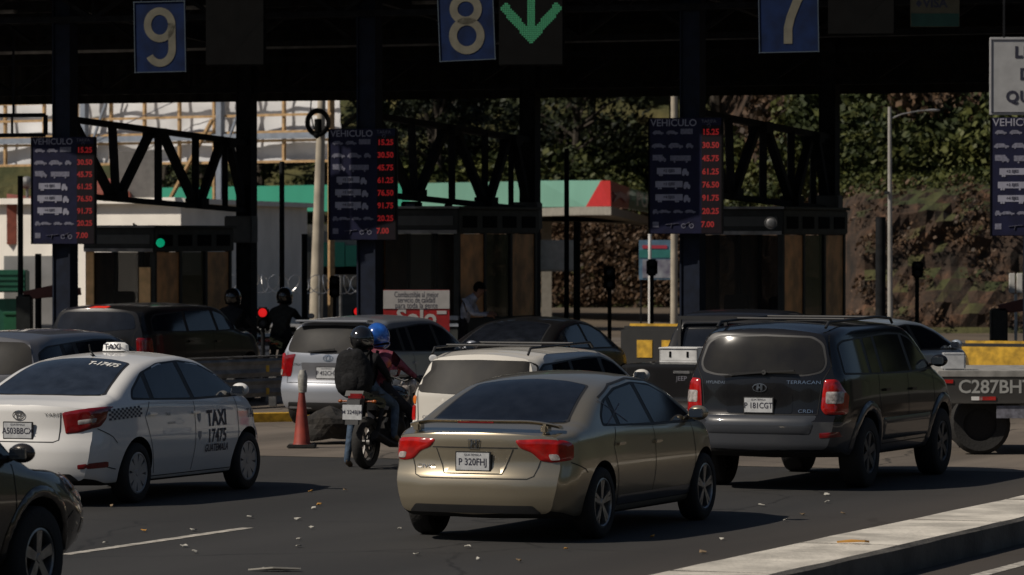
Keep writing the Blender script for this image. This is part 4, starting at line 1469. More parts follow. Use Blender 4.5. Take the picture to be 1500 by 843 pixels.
for k in range(K + 1):
    n = n0 + (n1 - n0) * k / K
    dv_ = .035 if (k // 2) % 2 else 0
    rows.append([b.bm.verts.new(rel(LN(n, VR + dv_, z))) for z in (ZB, 6.75)] + [b.bm.verts.new(rel(LN(n, VR + dv_ + .03, z))) for z in (ZB, 6.75)])
for k in range(K):
    a, c = rows[k], rows[k + 1]
    for i, j in ((0, 1), (1, 3), (3, 2), (2, 0)): b.bm.faces.new((a[i], c[i], c[j], a[j]))
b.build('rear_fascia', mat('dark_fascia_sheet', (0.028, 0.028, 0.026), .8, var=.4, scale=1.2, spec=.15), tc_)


def long_truss(v, zb, zt, name, step=1.9):
    b = MB()
    b.bar(rel(LN(n0, v, zb)), rel(LN(n1, v, zb)), .10, .10)
    b.bar(rel(LN(n0, v, zt)), rel(LN(n1, v, zt)), .12, .10)
    K = int((n1 - n0) / step)
    for k in range(K):
        a = n0 + k * step
        b.bar(rel(LN(a, v, zt)), rel(LN(a + step / 2, v, zb)), .07, .07)
        b.bar(rel(LN(a + step / 2, v, zb)), rel(LN(a + step, v, zt)), .07, .07)
        b.bar(rel(LN(a + step / 2, v, zb)), rel(LN(a + step / 2, v, zt)), .05, .05)
    b.build(name, M['steel'], tc_)


long_truss(VB, 5.38, 5.95, 'rear_truss')
long_truss(VF + 3.4, 6.05, 6.75, 'middle_truss', 2.1)
long_truss(VF - .2, 6.35, 7.05, 'front_truss', 2.3)
for k in range(-1, 5):
    b = MB()
    b.bar(rel(LN(NC[k], VF, 6.7)), rel(LN(NC[k], VB, 6.2)), .12, .24)
    b.build('rafter', M['steel'], tc_)
b = MB()
b.tube([rel(LN(n0, VB - 1.2, 6.12)), rel(LN(n1, VB - 1.2, 6.22))], .07, 10)
b.build('pipe', M['galv'], tc_, smooth=True)
for q in range(9):   # underside fluorescent fittings (unlit)
    b = MB(); b.box(rel(LN(n0 + 3 + q * 4.2, VF + 1.7, 6.62)), (1.25, .14, .06), RZ, bev=.01)
    b.build('strip_lamp', M['galv'], tc_)

# ------------------------------------------------------------------ hanging number signs and arrow signals
blue_sign = mat('blue_sign_face', (0.003, 0.012, 0.050), .6, var=.35, spec=.2, scale=4)
cream = mat('cream_numeral', (0.12, 0.11, 0.08), .6, var=.2)
rimm = mat('sign_rim', (0.05, 0.07, 0.09), .6)


def number_sign(txt, cx, ytop, ybot, wpx, Y, tilt, label):
    """a board hung from the front truss"""
    s = F / Y
    X = (cx - 750) / s
    h = (ybot - ytop) / s; w = wpx / s / math.cos(R(8))
    zc = HC - ((ytop + ybot) / 2 - YH) / s
    root = thing('lane_number_sign', label, 'sign', (X, Y, zc), 0, 'lane number signs hung from the canopy')
    root.rotation_euler = (0, R(tilt), -R(8))
    b = MB(); b.box((0, 0, 0), (w, .05, h), bev=.012); p = b.build('panel', blue_sign, root)
    b = MB()
    for sx in (-1, 1): b.bar((sx * (w / 2 - .012), -.03, -h / 2), (sx * (w / 2 - .012), -.03, h / 2), .022, .012)
    for sz in (-1, 1): b.bar((-w / 2, -.031, sz * (h / 2 - .012)), (w / 2, -.031, sz * (h / 2 - .012)), .022, .012)
    b.build('frame', rimm, root)
    # numeral as stroked ribbon
    b = MB()
    st = .062 * w / .88 * 1.0

    def stroke(pts, r=st):
        n = len(pts); L = []; Q = []
        P = [Vector(p) for p in pts]
        for i, p_ in enumerate(P):
            t = (P[min(i + 1, n - 1)] - P[max(i - 1, 0)])
            if i in (0, n - 1) and (P[0] - P[-1]).length < 1e-4: t = P[1] - P[-2]
            t.normalize()
            nn = Vector((-t.y, t.x)) * r
            L.append(b.bm.verts.new((p_.x + nn.x, -.032, p_.y + nn.y))); Q.append(b.bm.verts.new((p_.x - nn.x, -.032, p_.y - nn.y)))
        for i in range(n - 1): b.bm.faces.new((L[i], L[i + 1], Q[i + 1], Q[i]))
    A = lambda cx_, cz, rx, rz, a0, a1, k=26: [(cx_ + rx * math.cos(R(a0 + (a1 - a0) * i / k)), cz + rz * math.sin(R(a0 + (a1 - a0) * i / k))) for i in range(k + 1)]
    u = w / .88; q = h / 1.2
    if txt == '9':
        stroke(A(0, .20 * q, .205 * u, .23 * q, 0, 360))
        stroke([(.205 * u, .22 * q), (.205 * u, -.20 * q)] + A(0, -.20 * q, .205 * u, .24 * q, 0, -150)[1:])
    elif txt == '8':
        stroke(A(0, .245 * q, .19 * u, .19 * q, 0, 360))
        stroke(A(0, -.19 * q, .215 * u, .235 * q, 0, 360))
    else:
        stroke([(-.22 * u, .42 * q), (.24 * u, .42 * q)])
        stroke([(.22 * u, .40 * q), (.12 * u, .18 * q), (.03 * u, -.05 * q), (-.01 * u, -.22 * q), (-.015 * u, -.46 * q)])
    b.build('numeral', cream, root, fix=False)
    b = MB()
    for sx in (-1, 1): b.bar((sx * w * .35, 0, h / 2), (sx * w * .35, 0, h / 2 + .7), .025)
    b.build('hanger', M['steel'], root)
    return root


number_sign('9', 235, 2, 107, 77, 70.4, -1, 'blue sign with cream numeral 9 hanging over the left lane')
number_sign('8', 683.5, -18, 90, 83, 68.4, -2.3, 'blue sign with cream numeral 8 hanging beside the green arrow')
number_sign('7', 1155, -36, 78, 88, 66.6, -1, 'blue sign with cream numeral 7 hanging over the right lane')


def arrow_signal(cx, wpx, ytop, ybot, Y, lit, label):
    s = F / Y
    X = (cx - 750) / s
    w = wpx / s; h = (ybot - ytop) / s
    root = thing('lane_signal', label, 'traffic signal', (X, Y, HC - ((ytop + ybot) / 2 - YH) / s), -R(8), 'arrow signal boxes hung from the canopy')
    b = MB(); b.box((0, 0, 0), (w, .16, h), bev=.02); b.build('housing', M['black'], root)
    b = MB()
    for z in (h / 2 - .015,): b.box((0, -.12, z), (w + .04, .14, .02))
    b.build('visor', M['black'], root)
    g = emit('green_arrow_led', (.06, .40, .17), .24, (.02, .10, .05)) if lit else mat('unlit_arrow_led', (.005, .005, .005), .8, spec=.1)
    b = MB()
    u = wpx / s
    cells = 34
    # arrow made of small square lamps
    def inside_arrow(x, z):
        if abs(x) < .070 * u and z > -.26 * u: return True
        for sx in (-1, 1):
            ax, az = 0, -.40 * u; bx, bz = sx * .43 * u, .10 * u
            d = Vector((bx - ax, bz - az)); L = d.length; d.normalize()
            r_ = Vector((x - ax, z - az)); t = r_.dot(d); e = abs(r_.x * d.y - r_.y * d.x)
            if -.05 * u < t < L and e < .070 * u: return True
        return False
    st = u / cells
    z = -.55 * u
    while z < h / 2 - .05:
        for i in range(cells):
            x = (i - cells / 2 + .5) * st
            if inside_arrow(x, z + 0.0):
                b.poly([(x - st * .42, -.083, z - st * .42), (x + st * .42, -.083, z - st * .42), (x + st * .42, -.083, z + st * .42), (x - st * .42, -.083, z + st * .42)])
        z += st
    b.build('arrow_lamps', g, root, fix=False)
    b = MB()
    for sx in (-1, 1): b.bar((sx * w * .35, 0, h / 2), (sx * w * .35, 0, h / 2 + .5), .03)
    b.build('hanger', M['steel'], root)


arrow_signal(779, 96, -60, 97, 68.2, True, 'black signal box showing a green downward arrow beside the number 8')
arrow_signal(346, 88, -35, 97, 70.3, False, 'unlit black signal box beside the number 9')
arrow_signal(1262, 98, -75, 52, 66.4, False, 'unlit black signal box beside the number 7')

# card payment sign
Y = 66.5
root = thing('payment_sign', 'small dim yellow and green card payment sign under the roof at upper right', 'sign', AT(1369, 4, Y))
s = F / Y
b = MB(); b.box((0, 0, 0), (72 / s, .05, 72 / s), bev=.01); b.build('panel', mat('payment_sign_face', (.10, .085, .045), .6), root)
b = MB(); b.box((0, -.03, -26 / s), (70 / s, .012, 19 / s)); b.build('lower_band', mat('payment_sign_green', (.012, .06, .04), .6), root)
text_obj('lettering', 'VISA', .19, (-.0, -.03, -.02), (1, 0, 0), (0, 0, 1), M['plate_ink'], root, bold=.006)
b = MB(); b.prism([(-.30, -.028, -.02), (-.25, -.028, .04), (-.20, -.028, -.02), (-.25, -.028, -.08)], (0, -.004, 0)); b.build('emblem', M['plate_ink'], root)
b = MB()
for sx in (-1, 1): b.bar((sx * .3, 0, .38), (sx * .3, 0, 1.6), .02)
b.build('hanger', M['steel'], root)

# white LIBRE sign
Y = 64.5
s = F / Y
root = thing('notice_board', 'large white board with black letters cut off at the upper right edge', 'sign', AT(1519, 112, Y))
wb_m = mat('grey_white_board', (0.40, 0.40, 0.40), .6, var=.1)
b = MB(); b.box((0, 0, 0), (140 / s, .05, 114 / s), bev=.01); b.build('panel', wb_m, root)
b = MB()
for sx in (-1, 1): b.bar((sx * 67 / s, -.03, -54 / s), (sx * 67 / s, -.03, 54 / s), .012, .01)
for sz in (-1, 1): b.bar((-66 / s, -.03, sz * 53 / s), (66 / s, -.03, sz * 53 / s), .012, .01)
b.build('border_line', M['plate_ink'], root)
for t_, zz in (('LIBRE', 34), ('DE', 2), ('QUIEBR', -31)):
    text_obj('lettering', t_, 23 / s, ({'LIBRE': -3, 'DE': -11, 'QUIEBR': -3}[t_] / s, -.03, zz / s), (1, 0, 0), (0, 0, 1), M['plate_ink'], root, bold=.010, spacing=1.12)
b = MB()
for sx in (-1, 1): b.bar((sx * .5, 0, 56 / s), (sx * .5, 0, 2.9), .03)
b.build('hanger', M['steel'], root)

# empty frame hanging at far left
b = MB()
Y = 75
P = [AT(-40, 170, Y), AT(67, 169, Y), AT(67, 198, Y), AT(-40, 199, Y)]
for i in range(4): b.bar(P[i - 1], P[i], .07 if i != 2 else .10, .07)
for px in (18,): b.bar(AT(px, 170, Y), AT(px, 199, Y), .04)
b.bar(AT(20, 60, Y), AT(20, 170, Y), .04); b.bar(AT(-10, 60, Y), AT(-10, 170, Y), .04)
tag(b.build('hanging_frame', M['steel']), 'empty dark steel frame hanging under the canopy at the far left', 'frame')

# ------------------------------------------------------------------ price boards
navy = mat('navy_board_face', (0.007, 0.008, 0.030), .6, var=.25, spec=.2)
icon = mat('pale_icon_print', (0.14, 0.14, 0.19), .6, var=.3, scale=30)
head_m = mat('heading_print', (.24, .24, .30), .6)
iconb = mat('icon_box_print', (0.15, 0.15, 0.18), .6, var=.3, scale=30)
dark_cell = mat('led_window', (0.006, 0.003, 0.006), .6, spec=.2)
PR = ['15.25', '30.50', '45.75', '61.25', '76.50', '91.75', '20.25', '7.00']


def price_board(cx, cy, wpx, hpx, Y, label, prices=PR):
    s = F / Y
    a = R(16)
    w = wpx / s / math.cos(a); h = hpx / s
    root = thing('price_board', label, 'sign', AT(cx, cy, Y), -a + 0 * TH, 'toll price boards on the column fronts')
    b = MB(); b.box((0, .06, 0), (w, .12, h), bev=.01); b.build('panel', navy, root)
    b = MB()
    f = -.004
    for sx in (-1, 1): b.bar((sx * w / 2, f, -h / 2), (sx * w / 2, f, h / 2), .02, .02)
    b.build('frame', M['black'], root)
    text_obj('heading', 'VEHICULO', .155 * w / 1.2, (-w * .16, -.006, h * .455), (1, 0, 0), (0, 0, 1), head_m, root, bold=.0015, sx=1.02)
    text_obj('heading', 'TARIFA', .075, (w * .32, -.006, h * .468), (1, 0, 0), (0, 0, 1), icon, root)
    text_obj('heading', 'Q', .08, (w * .32, -.006, h * .432), (1, 0, 0), (0, 0, 1), icon, root)
    ry = [h * (.375 - .1135 * i) for i in range(8)]
    b = MB(); b.box((w * .355, -.003, h * -.03), (w * .27, .006, h * .93)); b.build('digit_column', dark_cell, root)
    for i, z in enumerate(ry):
        text_obj('price_digits', prices[i], .128, (w * .345 - (.05 if i == 7 else 0), -.008, z), (1, 0, 0), (0, 0, 1), M['red_led'], root, bold=.004, sx=.98)
        b = MB()

        def veh(x, wd, hh, cab=True):
            b.prism([(x - wd / 2, -.002, z - hh * .4), (x + wd / 2, -.002, z - hh * .4), (x + wd / 2, -.002, z), (x + wd * .28, -.002, z + hh * (.1)), (x + wd * .15, -.002, z + hh * .5), (x - wd * .3, -.002, z + hh * .5), (x - wd / 2, -.002, z)], (0, -.004, 0))
            for q in (-.3, .3): b.cyl((x + wd * q, -.002, z - hh * .45), (x + wd * q, -.008, z - hh * .45), hh * .2, seg=8)
        L = -w * .48
        if i == 0:
            veh(L + .13, .18, .06); veh(L + .36, .19, .06); b.box((L + .60, -.004, z + .015), (.20, .005, .085)); veh(L + .60, .20, .05)
        elif i == 1:
            veh(L + .14, .23, .07); veh(L + .42, .24, .08); veh(L + .65, .12, .07)
        elif i == 2:
            b.box((L + .12, -.004, z + .02), (.16, .005, .09)); veh(L + .2, .12, .08); b.box((L + .50, -.004, z + .01), (.34, .005, .085)); b.cyl((L + .4, -.002, z - .05), (L + .4, -.008, z - .05), .016, seg=8); b.cyl((L + .6, -.002, z - .05), (L + .6, -.008, z - .05), .016, seg=8)
        elif i in (3, 4, 5):
            wd = .40 + .05 * (i - 3 > 0)
            b.box((L + .31, -.004, z + .015), (wd, .005, .10)); veh(L + .31 + wd / 2 + .07, .11, .10)
            for q in (-.38, -.30, .25, .33)[: 2 + (i - 3)]: b.cyl((L + .31 + wd * q, -.002, z - .05), (L + .31 + wd * q, -.008, z - .05), .017, seg=8)
        elif i == 6:
            veh(L + .09, .10, .07); veh(L + .24, .20, .05); veh(L + .46, .16, .05); veh(L + .66, .18, .05)
        else:
            b.box((L + .09, -.004, z), (.10, .005, .09)); b.bar((L + .25, -.005, z), (L + .47, -.005, z + .02), .03, .004); b.bar((L + .36, -.005, z + .02), (L + .34, -.005, z - .05), .03, .004)
            for q in (.55, .68): b.lathe([(.028, -.006), (.04, -.006)], 'Y', (L + q, 0, z - .02), 12)
            b.bar((L + .55, -.006, z - .01), (L + .66, -.006, z + .045), .03, .004); b.bar((L + .62, -.006, z + .04), (L + .68, -.006, z - .02), .02, .004)
        b.build('vehicle_pictogram', head_m if i in (3, 4, 5) else icon, root)
        if i in (3, 4, 5):
            text_obj('pictogram_lettering', '+2 EJES' if i == 3 else ('+3 EJES' if i == 4 else '+4 EJES'), .062, (L + .31, -.010, z + .017), (1, 0, 0), (0, 0, 1), M['plate_ink'], root, bold=.002)
    b = MB()
    for zz in (-.3, .3): b.box((0, .17, h * zz), (.5, .12, .06))
    b.build('bracket', M['steel'], root)
    return root


PR2 = list(PR)
price_board(92.5, 279.5, 95, 157, 73.4, 'navy price board with red digits on the leftmost column, above the dark SUV')
price_board(531, 270.5, 99, 163, 71.3, 'navy price board with red digits behind the concrete utility pole, second from left')
price_board(1004, 258, 106, 170, 69.0, 'navy price board with red digits above the black pickup, third from left')
price_board(1512, 259, 118, 174, 65.5, 'navy price board cut off by the right edge, below the white notice board')

# ------------------------------------------------------------------ toll booths
bz_dark = mat('booth_dark_metal', (0.026, 0.029, 0.028), .6, var=.3, spec=.25)
bz_panel = mat('varnished_plywood', (0.75, 0.36, 0.13), .5, var=.45, scale=2.5)
bz_tan = mat('tan_curtain', (0.78, 0.50, 0.24), .8, var=.2)
glassb = mat('booth_glass', (0.012, 0.013, 0.014), .12, spec=.5)
glassb.node_tree.nodes['Principled BSDF'].inputs['Alpha'].default_value = .55


def booth(n, v, w, L, zt, label, tan=True):
    """w across the lanes, L along them; front face towards the oncoming traffic"""
    root = thing('toll_booth', label, 'toll booth', LN(n, v, .2), -TH, 'toll booths on the islands')
    z0, z1 = 1.05, zt - .2 - .42
    b = MB(); b.box((0, 0, z0 / 2), (w, L, z0), bev=.015)
    b.build('lower_wall', bz_dark, root)
    for sx in (-1, 1):
        for t in (-.5, -.17, .17, .5):
            b = MB(); b.box((sx * (w / 2 - .04), t * (L - .08), (z0 + z1) / 2), (.09, .09, z1 - z0)); b.build('post', bz_dark, root)
    b = MB(); b.box((0, -L / 2 + .5, z0 + .02), (w - .3, .5, .05)); b.build('counter', bz_panel, root)
    b = MB(); b.box((-.2, -L / 2 + .55, z0 + .28), (.42, .07, .30), bev=.02); b.box((-.2, -L / 2 + .55, z0 + .09), (.07, .07, .12)); b.build('monitor', M['black_plastic'], root)
    b = MB(); b.box((.1, .35, z0 + .10), (.46, .08, .55), bev=.03); b.build('chair_back', M['black_plastic'], root)
    b = MB(); b.box((w * .28, L * .2, z0 + .45), (.3, .4, .5), bev=.02); b.build('locker', M['galv'], root)
    b = MB()
    b.box((0, 0, z1 + .21), (w + .06, L + .10, .42), bev=.02)
    b.box((0, 0, z1 + .44), (w + .14, L + .16, .05), bev=.01)
    b.build('roof', bz_dark, root)
    b = MB()
    b.box((0, -(L / 2 + .056), z1 + .22), (w * .9, .012, .16))
    b.build('roof_band', mat('booth_band', (.05, .055, .055), .5) if 'booth_band' not in bpy.data.materials else bpy.data.materials['booth_band'], root)
    b = MB(); b.box((0, -(L / 2 + .02), z0 + .02), (w + .02, .06, .07)); b.box((0, -(L / 2 + .02), z0 - .10), (w + .02, .03, .05)); b.build('sill', mat('pale_sill', (.30, .33, .38), .6) if 'pale_sill' not in bpy.data.materials else bpy.data.materials['pale_sill'], root)
    b = MB(); b.box((0, -(L / 2 + .065), z1 + .03), (w, .02, .06)); b.box((0, -(L / 2 + .09), z1 + .445), (w + .10, .012, .04)); b.build('roof_trim', M['galv'], root)
    # glazing
    b = MB(); b.box((.03, -(L / 2 - .03), (z0 + z1) / 2), (w - .22, .02, z1 - z0 - .02)); b.build('front_window', glassb, root)
    b = MB(); b.box((0, L / 2 - .03, (z0 + z1) / 2), (w - .16, .02, z1 - z0 - .02)); b.build('rear_window', glassb, root)
    for sx in (-1, 1):
        for i, t in enumerate((-.335, 0, .335)):
            c = (sx * (w / 2 - .03), t * (L - .08), (z0 + z1) / 2)
            b = MB(); b.box(c, (.02, L / 3 - .12, z1 - z0 - .02))
            if i == 1: b.build('side_window', glassb, root)
            else: b.build('side_panel', bz_panel, root)
    if tan:
        b = MB(); b.box((-w / 2 + .09, -(L / 2 + .012), (z0 + z1) / 2 + .0), (.15, .03, z1 - z0 + .0)); b.build('front_panel', bz_tan, root)
        b = MB(); b.box((w / 2 - .18, -(L / 2 + .012), (z0 + z1) / 2 - .12), (.22, .03, z1 - z0 - .3)); b.build('front_panel', bz_tan, root)
    for q in range(4):
        b = MB(); b.box((w / 2 + .036, (-.38 + .25 * q) * L, z1 + .2), (.012, L * .17, .20)); b.build('vent', M['black'], root)
    return root


b1 = booth(NC[0], VF + 3.6, 1.35, 3.1, 2.80, 'dark toll booth with tan front panels and a green lamp, left of the tall column')
b2 = booth(NC[1] + .1, VF + 3.6, 1.5, 3.6, 3.12, 'toll booth with brown wooden side behind the red and white poster', tan=False)
b3 = booth(NC[2] + .1, VF + 3.6, 1.6, 3.4, 3.10, 'toll booth with orange-brown side panels beyond the black SUV', tan=False)
b4 = booth(NC[3] + .1, VF + 3.6, 1.5, 3.4, 3.10, 'toll booth mostly outside the right edge', tan=False)
b5 = booth(NC[-1], VF + 3.6, 1.35, 3.1, 2.80, 'x', tan=True)
for o in list(b5.children_recursive) + [b5]: bpy.data.objects.remove(o)
for o in list(b4.children_recursive) + [b4]: bpy.data.objects.remove(o)
# roof-top gadgets
p = AT(235, 356, 74.7)
root = thing('signal_lamp', 'round green lamp glowing on the front of the left booth roof', 'lamp', p)
b = MB(); b.cyl((0, .10, 0), (0, .0, 0), .10, seg=20); b.build('housing', M['black'], root)
b = MB(); b.ball((0, -.0, 0), (.078, .03, .078)); b.build('lens', emit('green_lamp', (.0, .75, .36), .42, (.01, .2, .1)), root, smooth=True)
b = MB(); Y = 74.0
b.box(AT(603, 304, Y), (.36, .3, .20), bev=.02)
o = b.build('floodlight', M['black']); tag(o, 'small dark box lamp standing on the second booth roof', 'lamp')
b = MB(); b.box(AT(601, 304, Y) + Vector((0, -.155, 0)), (.16, .01, .12)); b.build('lens', M['grey_ink'], o)
b = MB(); q = AT(657, 303, Y); b.cyl(q - Vector((0, 0, .1)), q + Vector((0, 0, .04)), .07); b.ball(q + Vector((0, 0, .05)), .06)
tag(b.build('camera', M['black'], smooth=True), 'small black dome camera on the second booth roof', 'camera')
q = AT(1129, 327, 69.0)
root = thing('round_lamp', 'round dark lamp at the corner of the third booth roof', 'lamp', q)
b = MB(); b.cyl((0, .08, 0), (0, -.02, 0), .10, seg=20); b.build('housing', mat('lamp_grey', (.06, .06, .06), .5), root)
b = MB(); b.ball((0, -.02, 0), (.075, .02, .075)); b.build('lens', M['galv'], root, smooth=True)
for px, py in ((154, 337), (198, 333)):
    b = MB(); q = AT(px, py + 4, 77)
    b.ball(q, (.07, .07, .10)); b.bar(q, q + Vector((-.03 if px > 170 else .04, 0, .12)), .03)
    tag(b.build('roof_lamp', M['black'], smooth=True), 'small dark lamp on the left booth roof, %s' % ('the left one' if px < 170 else 'the right one'), 'lamp')

# ------------------------------------------------------------------ Solo poster
Y = 68.5; s = F / Y
root = thing('poster_board', 'white and red advertising board reading Solo, below the second price board', 'sign', AT(610, 480, Y))
redm = mat('poster_red', (0.30, 0.012, 0.012), .5, var=.2)
whm = mat('poster_white', (0.42, 0.40, 0.38), .5, var=.1)
b = MB(); b.box((0, .02, 0), (97 / s, .04, 110 / s)); b.build('red_panel', redm, root)
b = MB(); b.box((0, -.004, 41 / s), (97 / s, .012, 27 / s)); b.build('white_panel', whm, root)
text_obj('lettering', 'Combustible al mejor', .13, (0, -.012, 48 / s), (1, 0, 0), (0, 0, 1), M['plate_ink'], root, sx=.62)
text_obj('lettering', 'servicio de calidad', .13, (0, -.012, 40 / s), (1, 0, 0), (0, 0, 1), M['plate_ink'], root, sx=.62)
text_obj('lettering', 'para toda la gente', .13, (0, -.012, 32 / s), (1, 0, 0), (0, 0, 1), M['plate_ink'], root, sx=.72)
text_obj('lettering', 'Solo', .36, (0, -.004, 14 / s), (1, 0, 0), (0, 0, 1), whm, root, bold=.01)
b = MB(); b.box((37 / s, -.003, 22 / s), (14 / s, .008, 5 / s)); b.build('small_mark', whm, root)
b = MB()
for sx in (-1, 1): b.bar((sx * .45, .06, -55 / s), (sx * .45, .06, -95 / s), .04)
b.build('leg', M['steel'], root)

# ================================================================== BACKGROUND
def leaf_mat(name, c1, c2, scale=1.2):
    m, t, p = new_mat(name)
    g = t.nodes.new('ShaderNodeNewGeometry')
    n = t.nodes.new('ShaderNodeTexNoise'); n.inputs['Scale'].default_value = scale; n.inputs['Detail'].default_value = 3
    t.links.new(g.outputs['Position'], n.inputs['Vector'])
    mx = t.nodes.new('ShaderNodeMix'); mx.data_type = 'RGBA'
    mx.inputs[6].default_value = (*c1, 1); mx.inputs[7].default_value = (*c2, 1)
    cr = t.nodes.new('ShaderNodeValToRGB'); cr.color_ramp.elements[0].position = .4; cr.color_ramp.elements[1].position = .62
    ad = t.nodes.new('ShaderNodeMath'); ad.operation = 'MULTIPLY_ADD'; ad.inputs[1].default_value = .35
    t.links.new(g.outputs['Random Per Island'], ad.inputs[0]); 
    sb = t.nodes.new('ShaderNodeMath'); sb.operation = 'SUBTRACT'; sb.inputs[1].default_value = .17
    t.links.new(n.outputs[0], sb.inputs[0]); t.links.new(sb.outputs[0], ad.inputs[2])
    oi = t.nodes.new('ShaderNodeObjectInfo')
    o2 = t.nodes.new('ShaderNodeMath'); o2.operation = 'MULTIPLY_ADD'; o2.inputs[1].default_value = .34; t.links.new(oi.outputs['Random'], o2.inputs[0])
    o3 = t.nodes.new('ShaderNodeMath'); o3.operation = 'SUBTRACT'; o3.inputs[1].default_value = .20; t.links.new(ad.outputs[0], o3.inputs[0]); t.links.new(o3.outputs[0], o2.inputs[2])
    t.links.new(o2.outputs[0], cr.inputs[0]); t.links.new(cr.outputs[0], mx.inputs[0])
    t.links.new(mx.outputs[2], p.inputs['Base Color'])
    p.inputs['Roughness'].default_value = .6
    p.inputs['Specular IOR Level'].default_value = .25
    return m


leaf_a = leaf_mat('tree_leaves', (.016, .024, .008), (.070, .078, .022), .8)
leaf_b = leaf_mat('dark_tree_leaves', (.009, .014, .007), (.034, .042, .016), .8)
leaf_c = leaf_mat('bush_leaves', (.026, .036, .010), (.085, .092, .024), 1.1)
leaf_dry = leaf_mat('dry_scrub', (.035, .022, .013), (.10, .060, .034), 2)
bark = mat('bark', (.05, .04, .03), .9, var=.4, bump=.6)


def smooth_noise(x, y):
    return (math.sin(x * 1.3 + 2.1 * math.sin(y * .7)) + math.sin(y * 1.7 + 1.3 * math.sin(x * .9 + 1)) + .5 * math.sin(x * 3.7 + y * 2.9)) / 2.5


def base_dist(a):
    """distance of the foot of the bank, by sight-line a = X / Y"""
    return 118 + (1 - sstep(.045, .082, a)) * 42


def hill_z(a, d):
    """ground height at d metres behind the foot of the bank"""
    if d <= 0: return 0.0
    big = base_dist(a)
    hcl = 3.1 + .7 * sstep(.06, .12, a) + .35 * smooth_noise(a * 60, 1) - 1.8 * sstep(0, -.06, a)
    z = hcl * sstep(0, 4.0, d) ** .8
    z += .05 * min(d, 16) + max(0, d - 11) * .42 * (1 + .1 * smooth_noise(a * 30, d * .1))
    return min(z, 48)


NA, ND = 220, 90
b = MB()
G_ = []
ds_ = [-.5, 0] + [i * .28 for i in range(1, 24)] + [6.4 + 1.6 * i for i in range(1, 62)]
rnd = random.Random(5)
for i in range(NA + 1):
    a = -.24 + .44 * i / NA
    row = []
    for d in ds_:
        D = base_dist(a) + d
        z = hill_z(a, d)
        rough = 0
        if .3 < d < 5.5:
            rough = .40 * smooth_noise(a * 90 + z, z * 1.6) + .16 * smooth_noise(a * 420, z * 4.1 + 3) + rnd.uniform(-.07, .07)
        elif d >= 5.5: rough = .25 * smooth_noise(a * 90, d * .5)
        Y = D - (rough if d < 5.5 else 0)
        row.append(b.bm.verts.new((a * D, Y, (z if d > 0 else -.05) + (rough * .35 if d < 5.5 else rough))))
    G_.append(row)
for i in range(NA):
    for j in range(len(ds_) - 1):
        f = b.bm.faces.new((G_[i][j], G_[i + 1][j], G_[i + 1][j + 1], G_[i][j + 1]))
        f.material_index = 0
m, t, p = new_mat('red_earth_bank')
g = t.nodes.new('ShaderNodeNewGeometry')
sp = t.nodes.new('ShaderNodeSeparateXYZ'); t.links.new(g.outputs['True Normal'], sp.inputs[0])
n = t.nodes.new('ShaderNodeTexNoise'); n.inputs['Scale'].default_value = 1.3; n.inputs['Detail'].default_value = 10; n.inputs['Roughness'].default_value = .7
t.links.new(g.outputs['Position'], n.inputs['Vector'])
cr = t.nodes.new('ShaderNodeValToRGB')
e = cr.color_ramp.elements
e[0].position = .36; e[0].color = (.018, .013, .009, 1)
e[1].position = .70; e[1].color = (.17, .085, .046, 1)
x = e.new(.55); x.color = (.062, .036, .022, 1)
t.links.new(n.outputs[0], cr.inputs[0])
n2 = t.nodes.new('ShaderNodeTexNoise'); n2.inputs['Scale'].default_value = .5; n2.inputs['Detail'].default_value = 6
t.links.new(g.outputs['Position'], n2.inputs['Vector'])
cr2 = t.nodes.new('ShaderNodeValToRGB')
cr2.color_ramp.elements[0].position = .4; cr2.color_ramp.elements[0].color = (.035, .045, .012, 1)
cr2.color_ramp.elements[1].position = .72; cr2.color_ramp.elements[1].color = (.12, .105, .035, 1)
t.links.new(n2.outputs[0], cr2.inputs[0])
ad = t.nodes.new('ShaderNodeMath'); ad.operation = 'MULTIPLY_ADD'; ad.inputs[1].default_value = .35
t.links.new(n2.outputs[0], ad.inputs[0]); t.links.new(sp.outputs['Z'], ad.inputs[2])
st = t.nodes.new('ShaderNodeMapRange'); st.inputs[1].default_value = .92; st.inputs[2].default_value = 1.02
t.links.new(ad.outputs[0], st.inputs[0])
mx = t.nodes.new('ShaderNodeMix'); mx.data_type = 'RGBA'
t.links.new(st.outputs[0], mx.inputs[0]); t.links.new(cr.outputs[0], mx.inputs[6]); t.links.new(cr2.outputs[0], mx.inputs[7])
t.links.new(mx.outputs[2], p.inputs['Base Color'])
p.inputs['Roughness'].default_value = .95
bp_ = t.nodes.new('ShaderNodeBump'); bp_.inputs['Distance'].default_value = .25; bp_.inputs['Strength'].default_value = .9
t.links.new(n.outputs[0], bp_.inputs['Height']); t.links.new(bp_.outputs[0], p.inputs['Normal'])
hill = b.build('hillside', m)
tag(hill, kind='structure')


def leaf_cloud(bm, c, rad, count, size, rg, flat=.0):
    for _ in range(count):
        while True:
            v = Vector((rg.uniform(-1, 1), rg.uniform(-1, 1), rg.uniform(-1, 1)))
            if .25 < v.length < 1: break
        v = v * (v.length ** -.45)
        p_ = Vector(c) + Vector((v.x * rad[0], v.y * rad[1], v.z * rad[2]))
        s = size * rg.uniform(.6, 1.4)
        n_ = Vector((rg.gauss(0, 1), rg.gauss(0, 1), rg.gauss(.5, 1))).normalized()
        u = n_.orthogonal().normalized() * s
        w = n_.cross(u).normalized() * s * rg.uniform(.4, .8)
        q = rg.uniform(0, PI)
        u2 = u * math.cos(q) + w * math.sin(q); w2 = w * math.cos(q) - u * math.sin(q)
        bm.faces.new([bm.verts.new(p_ + u2), bm.verts.new(p_ + w2 * .8), bm.verts.new(p_ - u2), bm.verts.new(p_ - w2 * .8)])


